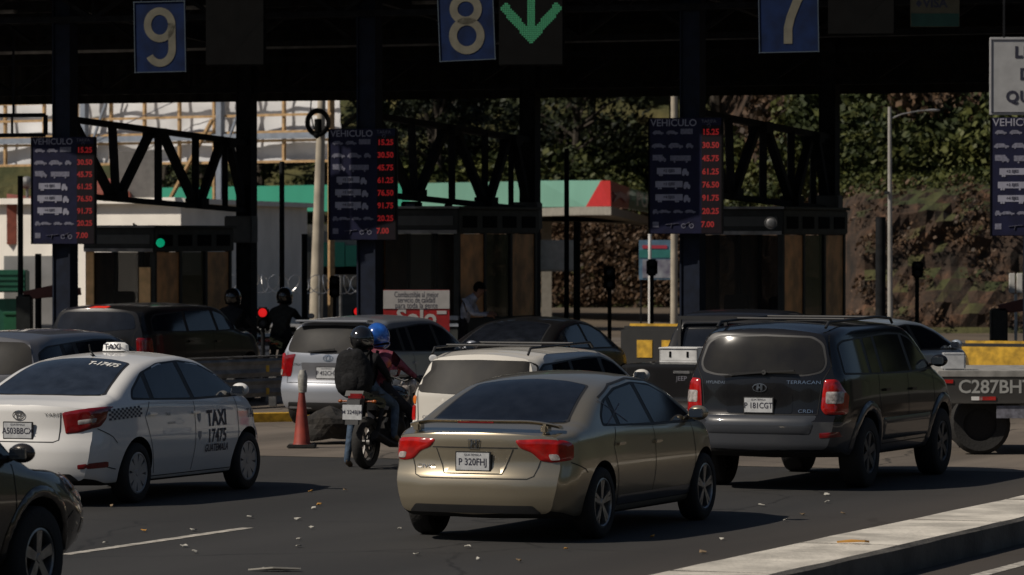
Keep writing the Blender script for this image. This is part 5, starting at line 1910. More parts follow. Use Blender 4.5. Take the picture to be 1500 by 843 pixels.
def make_tree(h, r, lm, seed, name='tree', leaf=.15, clumps=30, per=190):
    rg = random.Random(seed)
    root = bpy.data.objects.new(name, None); link(root)
    b = MB()
    top = h * .62
    tw = Vector((rg.uniform(-.5, .5), rg.uniform(-.5, .5), 0))
    b.tube([(0, 0, -.6), tw * .3 + Vector((0, 0, top * .5)), tw + Vector((0, 0, top)), tw * 1.3 + Vector((0, 0, h * .85))], [.03 * h, .022 * h, .014 * h, .005 * h], 7)
    bmc = bmesh.new()
    for k in range(clumps):
        an = rg.uniform(0, 2 * PI); u = rg.random()
        zz = h * (.30 + .64 * u)
        rr = r * (1 - abs(u - .42) ** 1.6 * 1.35) * math.sqrt(rg.uniform(.12, 1))
        c = tw * .8 + Vector((rr * math.cos(an), rr * math.sin(an), zz))
        cs = r * rg.uniform(.15, .34)
        leaf_cloud(bmc, c, (cs, cs, cs * .7), per, leaf, rg)
        if k % 3 == 0:
            st_ = Vector((0, 0, h * (.25 + .35 * u))) + tw * .5
            b.tube([st_, (st_ + c) / 2 + Vector((0, 0, .2)), c], [.010 * h, .007 * h, .003 * h], 5)
    b.build('trunk', bark, root, smooth=True)
    me = bpy.data.meshes.new('crown'); bmc.to_mesh(me); bmc.free()
    mesh_obj('crown', me, lm, root)
    return root


rg = random.Random(11)
protos = []
for i in range(7):
    protos.append(make_tree(rg.uniform(8, 11), rg.uniform(2.6, 3.8), leaf_a if i % 2 else leaf_b, 40 + i))
used = [False] * len(protos)


def put(proto, i, loc, sc, rz, label, cat, group):
    o = proto if not used_map.get(proto.name) else copy_tree(proto)
    used_map[proto.name] = True
    o.location = loc; o.rotation_euler = (0, 0, rz); o.scale = (sc, sc, sc * rg.uniform(.9, 1.15))
    return tag(o, label, cat, group)


used_map = {}
spots = []
tries = 0
while len(spots) < 82 and tries < 6000:
    tries += 1
    a = rg.uniform(-.085, .135)
    big = 1 - sstep(.045, .082, a)
    d = rg.uniform(13, 40 + 40 * big) if a > .03 else rg.uniform(4, 60)
    if big > .5: d = rg.uniform(5, 75)
    D = base_dist(a) + d
    P = Vector((a * D, D, hill_z(a, d)))
    if any((P.xy - q.xy).length < 3.4 for q in spots): continue
    spots.append(P)
spots.sort(key=lambda p_: p_.y)
for i, P in enumerate(spots):
    pr = rg.choice(protos[0::2] if (P.x / P.y > .055 and rg.random() < .8) else protos)
    used_before = used_map.get(pr.name)
    put(pr, i, P, rg.uniform(.75, 1.25) * (1.15 if P.y > 200 else .85), rg.uniform(0, 6.3),
        'broadleaf tree in the dense dark wood on the hillside behind the toll plaza', 'tree', 'trees of the wood on the hillside')
for pr in protos:
    if not used_map.get(pr.name):
        for o in list(pr.children) + [pr]: bpy.data.objects.remove(o)

# shrubs along the top of the bank
bushes = []
for i in range(5):
    rg2 = random.Random(90 + i)
    bmc = bmesh.new()
    for k in range(9):
        leaf_cloud(bmc, (rg2.uniform(-1.1, 1.1), rg2.uniform(-.8, .8), rg2.uniform(.3, 1.3)), (.6, .6, .45), 220, .09, rg2)
    me = bpy.data.meshes.new('shrub'); bmc.to_mesh(me); bmc.free()
    o = mesh_obj('shrub', me, leaf_c if i < 4 else leaf_dry)
    bushes.append(o)
first = [True] * 5
cnt = 0
for q in range(120):
    a = rg.uniform(-.06, .128)
    if a < -.0 and rg.random() < .5: continue
    d = rg.uniform(7, 15) if a > .06 else rg.uniform(4.5, 13)
    if a > .075 and d < 9.5: d += 3
    i = rg.choice([0, 1, 2, 3, 0, 1, 2, 3, 0, 1, 2, 3, 0, 1, 2, 3, 4])
    o = bushes[i] if first[i] else bushes[i].copy()
    if not first[i]: C.objects.link(o)
    first[i] = False
    D = base_dist(a) + d
    o.location = (a * D, D, hill_z(a, d) - .15)
    sc = rg.uniform(.8, 1.7) * (1.2 if a < .05 else 1)
    o.scale = (sc, sc, sc * rg.uniform(.7, 1.2)); o.rotation_euler = (0, 0, rg.uniform(0, 6))
    tag(o, 'yellow-green shrub in the scrub along the top of the earth bank', 'shrub', 'shrubs along the top of the bank')
# scrub on the bank behind the filling station: brownish
bmc = bmesh.new()
for q in range(700):
    a = rg.uniform(-.02, .128)
    d = rg.uniform(.3, 4.2)
    if a > .075 and rg.random() < .85: continue
    D = base_dist(a) + d
    leaf_cloud(bmc, (a * D, D - .3, hill_z(a, d) + .1), (.5, .4, .35), 70, .07 if a > .06 else .10, rg)
me = bpy.data.meshes.new('bank_scrub'); bmc.to_mesh(me); bmc.free()
tag(mesh_obj('bank_scrub', me, leaf_dry), 'dry brown scrub and vines covering the steep earth bank', 'scrub', kind='stuff')
bmc = bmesh.new()
for q in range(900):
    a = rg.uniform(-.09, .135)
    d = rg.uniform(4.6, 17)
    if rg.random() < .35: continue
    D = base_dist(a) + d
    leaf_cloud(bmc, (a * D, D, hill_z(a, d) + .2), (.9, .9, .3), 60, .09, rg)
me = bpy.data.meshes.new('undergrowth'); bmc.to_mesh(me); bmc.free()
tag(mesh_obj('undergrowth', me, leaf_c), 'low green undergrowth spreading over the hillside below the trees', 'undergrowth', kind='stuff')

# unseen ring of green ridges, added to darken reflections in the cars
rid = mat('added_ridge_green', (.022, .030, .013), .95, var=.5, scale=.12, bump=1, bscale=.6)
b = MB()
rows = []
for k in range(141):
    an = R(25 + 310 * k / 140)
    h = 20 + 5 * math.sin(k * .31) + 3 * math.sin(k * .83 + 1) + rg.uniform(-.8, .8)
    u = Vector((math.sin(an), math.cos(an), 0))
    rows.append([b.bm.verts.new(u * (95 + 4 * math.sin(k)) + Vector((0, 60, -.1))), b.bm.verts.new(u * (104 + 3 * math.sin(k * 1.7)) + Vector((0, 60, h * .55))), b.bm.verts.new(u * 118 + Vector((0, 60, h))), b.bm.verts.new(u * 160 + Vector((0, 60, h * .9)))])
for k in range(140):
    for j in range(3): b.bm.faces.new((rows[k][j], rows[k + 1][j], rows[k + 1][j + 1], rows[k][j + 1]))
rdg = b.build('added_ridge', rid); tag(rdg, kind='structure')

# ------------------------------------------------------------------ white building
lit = mat('white_rendered_wall', (0.80, 0.76, 0.69), .9, var=.12, scale=.8, bump=.2, bscale=8)
wallm = mat('painted_grey_wall', (0.42, 0.41, 0.40), .9, var=.25, scale=1.2)
root = thing('white_building', 'low white rendered building behind the left toll booth, with a roof terrace', 'building', AT(265, 345, 100) - Vector((0, 0, HC)))
o0 = AT(265, 345, 100); o0.z = 0
b = MB()
h = HC + 48 / 63
P0 = Vector((0, 0, 0)); Pl = Vector((-18, 13, 0)); Pr = Vector((2.2, 15.5, 0))
b.prism([P0, Pr, Pr + Vector((-18, 13, 0)), Pl], (0, 0, h))
b.build('wall', lit, root)
b = MB()
d1 = (Pl - P0).normalized(); nrm = Vector((d1.y, -d1.x, 0));
nrm = nrm if nrm.y < 0 else -nrm
b.bar(P0 + nrm * .06 + Vector((0, 0, h + .05)), Pl + nrm * .06 + Vector((0, 0, h + .05)), .3, .14)
b.bar(P0 + Vector((.05, 0, h + .04)), Pr + Vector((.05, 0, h + .04)), .3, .12)
b.build('coping', lit, root)
grey_box = mat('grey_block', (.20, .19, .18), .8)
redroof = mat('red_tiles', (.26, .07, .045), .8, var=.3, scale=5)
b = MB(); q = AT(203, 272, 104) - o0; b.box((q.x, q.y, 4.05), (1.0, 1.0, 1.3)); b.build('stair_head', grey_box, root)
b = MB()
for px0, px1, py0, py1 in ((142, 190, 284, 264), (10, 46, 297, 288)):
    a0 = AT(px0, py0, 103) - o0; a1 = AT(px1, py0, 103) - o0; a2 = AT(px1, py1, 106) - o0; a3 = AT(px0, py1 - 4, 106) - o0
    b.prism([a0, a1, a2, a3], (0, .1, -.15))
    b.prism([a0 - Vector((0, 0, .0)), a1, a1 - Vector((0, 0, 1)), a0 - Vector((0, 0, 1))], (0, 2, 0))
b.build('roof', redroof, root)
for px, py in ((40, 268), (66, 270)):
    b = MB(); q = AT(px, py, 104) - o0; b.cyl(q - Vector((0, 0, 1.3)), q + Vector((0, 0, .1)), .035)
    b.ball(q, .16); b.build('roof_tank', M['galv'], root)
# dark shade screen and low things against the lit wall
b = MB(); q = AT(55, 400, 98) - o0; b.box((q.x, q.y, 1.1), (1.5, .3, 2.2)); b.build('porch_wall', wallm, root)

# perimeter wall and razor wire
b = MB()
Pa = AT(310, 345, 90); Pb = AT(534, 345, 87)
Pa.z = Pb.z = 0
b.bar(Pa + Vector((0, 0, .75)), Pb + Vector((0, 0, .75)), 1.5, .16)
o = b.build('boundary_wall', wallm)
o.data.materials[0] = mat('boundary_wall_render', (.17, .17, .175), .9, var=.25)
tag(o, 'grey boundary wall topped with razor wire behind the guard rail', 'wall')
b = MB()
K = 15
pts = []
for k in range(K * 14 + 1):
    t = k / (K * 14)
    c = Pa.lerp(Pb, t) + Vector((0, 0, 1.5 + .17))
    an = 2 * PI * k / 14
    d = (Pb - Pa).normalized(); nn = Vector((-d.y, d.x, 0))
    pts.append(c + (nn * math.cos(an) + Vector((0, 0, 1)) * math.sin(an)) * .19 + d * .06 * math.sin(an * 1.5))
b.tube(pts, .009, 4)
o = b.build('razor_wire', M['chrome']); o.data.materials[0] = mat('wire_zinc', (.5, .5, .5), .35, .9)
tag(o, 'coiled razor wire along the top of the grey boundary wall', 'razor wire')
b = MB()
for i, px in enumerate((322, 372, 470, 500)):
    b = MB(); q = Pa.lerp(Pb, (px - 310) / 224); b.cyl(q + Vector((0, -.02, 0)), q + Vector((0, -.02, 1.85)), .03); b.build('wire_post', M['galv'], o)

# ------------------------------------------------------------------ tarpaulin hoarding on a frame
tarp = mat('white_tarpaulin', (0.62, 0.63, 0.65), .7, var=.12, scale=.7)
tanm = mat('tan_timber', (0.42, 0.27, 0.13), .8, var=.3)
bl = mat('bluish_post', (0.20, 0.23, 0.28), .6)
YT = 118.0
TA = R(40)
X1 = AT(490, 0, YT).x
root = thing('tarpaulin_hoarding', 'huge white tarpaulin hoarding on a tan timber frame above the white building', 'hoarding', (X1, YT, 0), -TA)


def tx(px):
    """distance to the left of the right-hand edge along the hoarding for a photo column"""
    k = (px - 750) / F
    # point = (X1 - t cos, YT + t sin); X = k Y
    return -(X1 - k * YT) / (k * math.sin(TA) + math.cos(TA))


xa, xb = tx(-140), 0.0
z0 = HC + (345 - 236) * YT / F; z1 = z0 + 7.5
nx, nz = 110, 34
b = MB(); vv = []
bars_px = [-105, -50, 10, 67, 115, 165, 214, 265, 318, 367, 418, 487]
bars_py = [236, 205, 192, 167, 140, 112, 80]
for i in range(nx + 1):
    row = []
    for j in range(nz + 1):
        x = xa + (xb - xa) * i / nx; z = z0 + (z1 - z0) * j / nz
        y = .10 * smooth_noise(x * 1.1 + z * .7, z * 1.7 - x * .5) + .05 * smooth_noise(x * 3, z * 4)
        row.append(b.bm.verts.new((x, y + .25, z)))
    vv.append(row)
for i in range(nx):
    for j in range(nz): b.bm.faces.new((vv[i][j], vv[i + 1][j], vv[i + 1][j + 1], vv[i][j + 1]))
b.build('tarpaulin', tarp, root, smooth=True)
for px in bars_px:
    x = tx(px)
    thick = .20 if px in (318, 487) else .09
    b = MB(); b.bar((x, -.05, z0 - (0 if thick < .1 else 4.8)), (x, -.05, z1), thick, .08)
    b.build('upright', tanm, root)
for py in bars_py:
    z = HC + (345 - py) * YT / F
    b = MB(); b.bar((xa, -.12, z), (xb, -.12, z), .05, .07)
    b.build('rail', tanm, root)
b = MB(); b.bar((xa, -.18, HC + (345 - 198) * YT / F), (xb, -.18, HC + (345 - 198) * YT / F), .10, .16)
for px in (132, 331):
    x = tx(px)
    b.bar((x, -.22, 0), (x, -.22, z1), .17, .2)
    b.bar((x + .1, -.22, z0 + .2), (x + 1.1, -.22, z0 + 2.2), .06)
b.build('steel_post', bl, root)
b = MB(); b.bar((tx(322), -.3, z0 + 1.2), (tx(258), -.3, z0 - 1.1), .10, .08)
b.build('brace', tanm, root)
b = MB(); b.tube([(tx(60), -.3, z0 + .6), (tx(150), -.3, z0 + .75), (tx(262), -.3, z0 + 1.7), (tx(330), -.3, z0 + 2)], .015, 4)
b.build('loose_rope', M['grey_ink'], root)

# ------------------------------------------------------------------ filling station
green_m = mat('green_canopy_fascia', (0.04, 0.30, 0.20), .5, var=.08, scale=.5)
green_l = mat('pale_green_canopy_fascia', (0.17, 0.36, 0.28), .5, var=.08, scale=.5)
green_d = mat('shaded_green_fascia', (0.03, 0.13, 0.10), .4)  # shade of the end face put into a darker copy of the green
red_c = mat('red_canopy_corner', (0.50, 0.03, 0.03), .4, var=.1)
maroon = mat('maroon_emblem_ground', (0.34, 0.05, 0.07), .4)
whl = mat('white_canopy_soffit', (0.30, 0.28, 0.24), .7)
SS = .75


def AS(px, py, Y): return AT(px, py, Y * SS)


root = thing('petrol_station', 'green filling station canopy with a red corner and white columns, behind the second booth', 'petrol station', (0, 128, 0))
o0 = Vector((0, 128, 0))


def face(pts, m_, name, thick=(0, .5, 0)):
    b = MB(); b.prism([AS(*p_) - o0 for p_ in pts], thick)
    return b.build(name, m_, root)


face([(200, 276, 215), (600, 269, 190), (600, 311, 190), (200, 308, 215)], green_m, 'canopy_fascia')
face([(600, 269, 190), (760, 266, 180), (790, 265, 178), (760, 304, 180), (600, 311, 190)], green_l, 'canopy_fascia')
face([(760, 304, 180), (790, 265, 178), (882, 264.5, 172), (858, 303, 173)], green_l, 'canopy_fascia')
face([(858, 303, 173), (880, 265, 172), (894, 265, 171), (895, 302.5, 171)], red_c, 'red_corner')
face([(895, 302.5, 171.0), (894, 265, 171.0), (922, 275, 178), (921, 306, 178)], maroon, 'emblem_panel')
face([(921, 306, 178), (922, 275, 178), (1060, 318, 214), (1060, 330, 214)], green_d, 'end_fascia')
# leaping cat emblem
cat = [(899, 281), (904, 283), (909, 281), (914, 284), (921, 288), (924, 292), (919, 291), (917, 294), (921, 298), (916, 296), (911, 290), (906, 290), (902, 295), (899, 297), (901, 291), (904, 287), (900, 285)]
b = MB(); b.prism([AS(x, y, 171.0 + (x - 895) * .26 - .5) - o0 for x, y in cat], (0, .1, 0)); b.build('cat_emblem', mat('emblem_pink', (.45, .28, .28), .5), root)
a0 = AS(927, 295, 178.2) - o0; ux = (AS(975, 306, 192) - AS(927, 295, 178.2)).normalized(); 
ux = (AS(1060, 324, 214) - AS(921, 290.5, 178)).normalized()
text_obj('station_lettering', 'PUMA', .60, AS(939, 296.5, 182.7) - o0 + Vector((.25, -.04, 0)), ux, (0, 0, 1), mat('station_letter_white', (.85, .85, .80), .5), root, bold=.01, sx=3.9)
# soffit and columns
b = MB()
b.prism([AS(600, 311, 190) - o0, AS(858, 303, 173) - o0, AS(895, 303, 171) - o0, AS(960, 320, 188) - o0, AS(800, 312, 196) - o0], (0, 0, -.25))
b.build('soffit', whl, root)
b = MB()
b.prism([AS(560, 325, 192) - o0, AS(840, 325, 178) - o0, AS(952, 327, 186) - o0, AS(952, 318, 186) - o0, AS(840, 306, 178) - o0, AS(560, 312, 192) - o0], (0, 6, 0))
b.build('soffit_drop', whl, root)
for px in (801, 640):
    b = MB(); q = AS(px, 345, 180) - o0; b.box((q.x, 8, 1.6), (.32, .32, 3.3)); b.build('column', whl, root)
b = MB()
for i, (px, py, w_, h_) in enumerate(((500, 372, 1.7, 1.3), (815, 375, 1.3, .9), (470, 395, 2.5, 1.0))):
    b = MB(); q = AS(px, py, 165) - o0; b.box(q, (w_, .5, h_), bev=.05); b.build('fuel_pump', whl, root)
b = MB()
for px, py, w_, h_ in ((482, 373, .9, .7), (519, 375, .5, .6), (775, 375, .5, 1.2)):
    b = MB(); q = AS(px, py, 164.4) - o0; b.box(q, (w_, .3, h_)); b.build('green_panel', green_m, root)
b = MB(); q = AS(480, 360, 175) - o0; b.box((q.x, q.y, 1.5), (9, 2, 3)); b.build('shop', mat('dim_shop_wall', (.10, .10, .09), .8), root)

# ------------------------------------------------------------------ poles
cpole = mat('concrete_pole', (0.42, 0.37, 0.29), .85, var=.2, scale=3)


def pole(name, x0, y0, x1, y1, Y, r0, r1, m_, label, cat='pole', group=None, z0=None):
    a = AT(x0, y0, Y); c = AT(x1, y1, Y)
    # run down to the ground along the same line
    t = a.z / (a.z - c.z)
    g0 = a + (c - a) * t
    b = MB(); b.tube([g0, c, a][::1] if False else [g0, a], [r1, r0], 12)
    return tag(b.build(name, m_, smooth=True), label, cat, group)


up = pole('utility_pole', 471.5, 140, 464.5, 400, 94, .085, .16, cpole, 'pale concrete utility pole with a coil of cable, in front of the white tarpaulin')
b = MB()
for i in range(5):
    rr = .20 + .02 * i
    c = AT(466, 180, 93.8)
    b.tube([c + Vector((rr * .95 * math.cos(q), -.03 * i, rr * math.sin(q) * 1.08)) for q in [2 * PI * k / 20 for k in range(21)]], .016, 5)
b.tube([AT(456, 148, 93.8), AT(455, 165, 93.8), AT(460, 190, 93.8)], .015, 5)
b.build('cable_coil', M['black'], up)
b = MB(); c = AT(466, 184, 93.6); b.cyl(c - Vector((0, 0, .14)), c + Vector((0, 0, .14)), .08); b.ball(c + Vector((-.03, 0, -.22)), .07)
b.build('splice_box', M['black'], up, smooth=True)
pole('post', 987.5, 128, 987.5, 450, 98, .075, .085, cpole, 'tall pale concrete post directly behind the third price board')
pole('post', 952, 255, 952, 455, 95, .035, .04, M['white_paint'], 'thin white pole just left of the third price board')
lp = pole('lamp_post', 1303, 157, 1304, 460, 100, .042, .065, mat('grey_lamp_post', (.36, .34, .31), .6), 'slim grey street lamp post in front of the earth bank at right', 'lamp post')
b = MB(); b.tube([AT(1303, 175, 100), AT(1320, 168, 100), AT(1345, 163, 100), AT(1360, 162, 100)], .02, 6); b.build('arm', M['galv'], lp)
b = MB(); b.ball(AT(1366, 162, 100), (.18, .09, .035)); b.build('lamp_head', M['galv'], lp, smooth=True)
b = MB(); b.box(AT(1299, 283, 99.9), (.14, .1, .08), bev=.02); b.build('clamp', M['chrome'], lp)
for (x, y0, y1, Y, r, lab) in ((830, 218, 460, 78, .045, 'tall thin black pole right of the second long truss'),
                               (845, 325, 465, 76, .06, 'short thick black post beside the tall thin black pole'),
                               (413, 237, 470, 84, .05, 'thin black pole between the left column and the utility pole'),
                               (446, 343, 470, 82, .055, 'dark post left of the concrete utility pole base'),
                               (30, 258, 490, 78, .05, 'black pole left of the leftmost price board'),
                               (56, 372, 490, 80, .06, 'grey-black post below the leftmost price board'),
                               (1290, 318, 470, 84, .10, 'dark wide post left of the slim lamp post'),
                               (1343, 388, 480, 80, .035, 'thin dark post right of the slim lamp post'),
                               (1076, 0, 0, 0, 0, '')):
    if not lab: continue
    pole('post', x, y0, x, y1, Y, r, r, M['steel'], lab)

# banner behind the posts
Y = 101; s = F / Y
root = thing('banner', 'pale blue advertising banner between the thin white pole and the concrete post', 'banner', AT(961, 381, Y))
b = MB(); b.box((0, 0, 0), (50 / s, .03, 58 / s)); b.build('sheet', mat('banner_blue', (.12, .22, .32), .6, var=.2), root)
b = MB(); b.box((0, -.02, 9 / s), (49 / s, .01, 12 / s)); b.build('colour_band', mat('banner_teal', (.04, .22, .20), .6), root)
b = MB(); b.box((-2 / s, -.028, 19 / s), (36 / s, .006, 5 / s)); b.build('headline', mat('banner_red', (.5, .05, .08), .6), root)
b = MB(); b.box((2 / s, -.02, -13 / s), (44 / s, .01, 27 / s)); b.build('photo_panel', mat('banner_grey', (.30, .32, .34), .6, var=.6, scale=3, col2=(.12, .10, .16)), root)
b = MB()
for sx in (-1, 1): b.bar((sx * 22 / s, .05, 29 / s), (sx * 22 / s, .05, -1.8), .04)
b.build('leg', M['steel'], root)


# ------------------------------------------------------------------ traffic lights and barriers
def traffic_light(px, py, Y, lit, label, h=.42):
    root = thing('traffic_light', label, 'traffic light', AT(px, py, Y), 0, 'lane traffic lights at the booths')
    b = MB(); b.box((0, 0, 0), (.20, .16, h), bev=.03)
    for z in (-h / 4, h / 4): b.lathe([(.078, -.08), (.078, -.15)], 'Y', (0, 0, z), 16)
    b.build('housing', M['black'], root)
    for i, z in enumerate((h / 4, -h / 4)):
        on = lit and i == 0
        b = MB(); b.ball((0, -.085, z), (.075, .02, .075))
        b.build('lens', (emit('red_signal_lamp', (1, .02, .02), .85, (.3, 0, 0)) if 'red_signal_lamp' not in bpy.data.materials else bpy.data.materials['red_signal_lamp']) if on else M['black_plastic'], root, smooth=True)
    b = MB(); b.cyl((0, .05, -h / 2), (0, .05, -root.location.z + .2), .035); b.build('pole', M['steel'], root)
    return root


traffic_light(385, 466, 72.5, True, 'traffic light showing a bright red lamp at the foot of the black left column', .36)
traffic_light(524, 462, 84, True, 'small red traffic light seen over the roof of the silver estate', .30)
traffic_light(490, 420, 83, False, 'unlit black traffic light on a thin pole left of the second column')
traffic_light(893, 408, 76, False, 'unlit black signal head on a dark pole before the brown bank')
traffic_light(955, 392, 78, False, 'unlit black signal head just in front of the thin white pole', .3)
traffic_light(1344, 395, 78, False, 'unlit dark signal head right of the slim lamp post', .3)


def barrier(px, py, Y, dx, label, m_):
    root = thing('lane_barrier', label, 'barrier', AT(px, py, Y) * 1, 0, 'lane barriers by the booths')
    root.location.z = .2
    z = AT(px, py, Y).z - .2
    b = MB(); b.box((0, 0, z / 2), (.28, .28, z), bev=.03); b.build('housing', bz_dark, root)
    b = MB(); b.bar((0, -.05, z - .02), (dx, -.05, z + .06), .06, .13)
    b.bar((0, -.05, z - .02), (dx * .55, -.05, z + .10), .12, .16)
    b.build('arm', m_, root)
    return root


dred = mat('dark_red_arm', (.08, .022, .018), .6)
barrier(36, 432, 76, 1.0, 'lowered dark barrier arm at the far left below the price board', dred)
barrier(1463, 452, 72, .9, 'dark red barrier arm at the right edge above the yellow block', dred)
b = MB(); q = AT(1488, 415, 80); b.box(q - Vector((.07, 0, 0)), (.11, .05, .37), bev=.01); b.box(q + Vector((.07, 0, 0)), (.11, .05, .37), bev=.01)
b.bar(q - Vector((0, 0, .2)), Vector((q.x, q.y, .1)), .05)
tag(b.build('small_sign', M['white_paint']), 'small white double-panel sign near the right edge below the price board', 'sign')
b = MB(); q = AT(17, 476, 90); b.box((q.x, q.y, .5), (.30, .30, 1.0), bev=.03); b.box((q.x, q.y, 1.03), (.34, .34, .07), bev=.02)
tag(b.build('litter_bin', mat('green_bin', (.02, .13, .06), .5)), 'green litter bin at the far left against the white building', 'bin')
b = MB(); q = AT(8, 412, 97); b.box(q, (1.0, .8, .5), bev=.03)
for i in range(4): b.box(q + Vector((0, -.41, -.2 + .12 * i)), (.96, .02, .03))
b.box((q.x, q.y, q.z / 2 - .2), (.6, .5, q.z - .4))
tag(b.build('green_tank', mat('green_box_paint', (.02, .12, .07), .5)), 'green boxy tank on a stand in front of the white wall at the far left', 'tank')


# black-and-yellow island noses
def nose(px, s, w, h, label, squares=True, L=1.6):
    Y = F / s
    root = thing('island_nose', label, 'barrier block', ((px - 750) / s, Y, 0), -TH, 'painted concrete blocks at the island ends')
    b = MB(); b.box((0, L / 2, h / 2), (w, L, h), bev=.06); b.box((0, L / 2, .12), (w + .1, L + .1, .24), bev=.04)
    b.build('block', mat('black_block', (.02, .02, .02), .7) if 'black_block' not in bpy.data.materials else bpy.data.materials['black_block'], root)
    if squares:
        for i in range(3):
            b = MB(); b.box((-.32 + .42 * i, -.004, h - .36), (.26, .012, .28)); b.build('yellow_square', M['yellow'], root)
    else:
        b = MB(); b.box((.05, -.004, h - .22), (w - .1, .012, .34)); b.build('yellow_band', M['yellow'], root)
    b = MB(); b.box((0, .1, h + .02), (w * .8, .06, .04)); b.build('top_strip', M['yellow'], root)
    return root


nose(972, 92.0, 1.5, 1.22, 'black block with yellow squares behind the black pickup')
nose(1462, 95, 1.35, 1.0, 'black block with a wide yellow band at the right edge behind the flatbed', False)
# stacked tyres
for i, (px, s_, k) in enumerate(((1418, 93, 4), (1398, 91, 3))):
    for j in range(k):
        b = MB()
        b.lathe([(.16, -.09), (.28, -.10), (.32, -.05), (.32, .05), (.28, .10), (.16, .09), (.16, -.09)], 'Z', (0, 0, 0), 24)
        o = b.build('tyre', M['rubber'], smooth=True)
        o.location = ((px - 750) / s_ + .02 * j, F / s_, .24 + .20 * j)
        tag(o, 'old black tyre in the %s stack of tyres, number %s from the ground' % (('right', 'left')[i], ('one', 'two', 'three', 'four')[j]), 'tyre', 'stacked tyres by the island')
        o['label'] = '%s tyre of the %s tyre stack beyond the flatbed' % (('lowest', 'second lowest', 'third', 'topmost')[j] if k == 4 else ('lowest', 'middle', 'topmost')[j], ('right', 'left')[i])

# ------------------------------------------------------------------ guard rail on the left
root = thing('guard_rail', 'two-tier galvanised guard rail with yellow reflectors beyond the taxi', 'guard rail', (0, 0, 0))
railm = mat('weathered_rail', (.26, .26, .25), .6, .2, var=.3)
A0 = AT(200, 345, 64.4); A1 = AT(417, 345, 67.2); A0.z = A1.z = 0
gd = (A1 - A0).normalized(); gn = Vector((gd.y, -gd.x, 0))
root.location = A0
b = MB()
prof = [(0, .76), (.05, .72), (.0, .66), (.0, .60), (.05, .54), (.0, .48), (0, .47)]
for base in (0, -.31):
    for k in range(len(prof) - 1):
        (d0, za), (d1, zb_) = prof[k], prof[k + 1]
        b.prism([gn * d0 + Vector((0, 0, za + base)), gn * d1 + Vector((0, 0, zb_ + base)), (A1 - A0) + gn * d1 + Vector((0, 0, zb_ + base)), (A1 - A0) + gn * d0 + Vector((0, 0, za + base))], -gn * .012)
b.build('rail', railm, root)
b = MB()
for k in range(4):
    b = MB(); q = (A1 - A0) * (.08 + .29 * k); b.box(q - gn * .10 + Vector((0, 0, .38)), (.12, .12, .76), bev=.01); b.build('post', M['galv'], root)
b = MB(); b.bar(-gn * .03 + Vector((0, 0, .79)), (A1 - A0) - gn * .03 + Vector((0, 0, .79)), .10, .02); b.build('top_cap', M['galv'], root)
for t in (.86,):
    for z in (.60, .25):
        b = MB(); b.box((A1 - A0) * t + gn * .06 + Vector((0, 0, z)), (.05, .02, .10)); b.build('reflector', M['yellow'], root)

# ------------------------------------------------------------------ traffic cone, rubble, litter
p = GP(442, 657)
root = thing('traffic_cone', 'dirty orange traffic cone with a white bottle stuck on its tip', 'traffic cone', p)
cone_m = mat('faded_orange_cone', (.26, .035, .02), .6, var=.35, scale=6)
b = MB(); b.lathe([(.115, .05), (.105, .07), (.032, .76), (.030, .78), (.001, .78)], 'Z', (0, 0, 0), 24); b.build('cone', cone_m, root, smooth=True)
b = MB(); b.box((0, 0, .025), (.36, .36, .05), bev=.015); b.build('base', M['rubber'], root)
b = MB(); b.lathe([(.001, .70), (.05, .70), (.058, .78), (.062, .90), (.05, .94), (.035, .98), (.001, .985)], 'Z', (0.01, 0, 0), 14); b.build('bottle', mat('crumpled_white_plastic', (.30, .29, .26), .5, var=.3, scale=30), root, smooth=True)
q = GP(476, 652)
b = MB(); bmesh.ops.create_icosphere(b.bm, subdivisions=3, radius=1)
for v in b.bm.verts:
    v.co = Vector((v.co.x * .36, v.co.y * .45, max(v.co.z, -.5) * .26)) * (1 + .22 * smooth_noise(v.co.x * 3, v.co.z * 3 + v.co.y))
o = b.build('rubble', mat('dark_rubble', (.022, .019, .016), .95, var=.5, scale=6, bump=1, bscale=15)); o.location = q + Vector((.05, .3, .2))
tag(o, 'dark lump of broken concrete on the ground right of the traffic cone', 'rubble')
b = MB(); b.bar((-.30, 0, .33), (.28, .1, .36), .05, .03); b.bar((-.28, 0, .0), (-.30, 0, .33), .03)
b.bar((.26, .1, .0), (.28, .1, .36), .03)
o = b.build('low_trestle', M['yellow']); o.location = GP(478, 648); tag(o, 'small yellow-orange trestle bar behind the cone by the motorcycle', 'trestle')

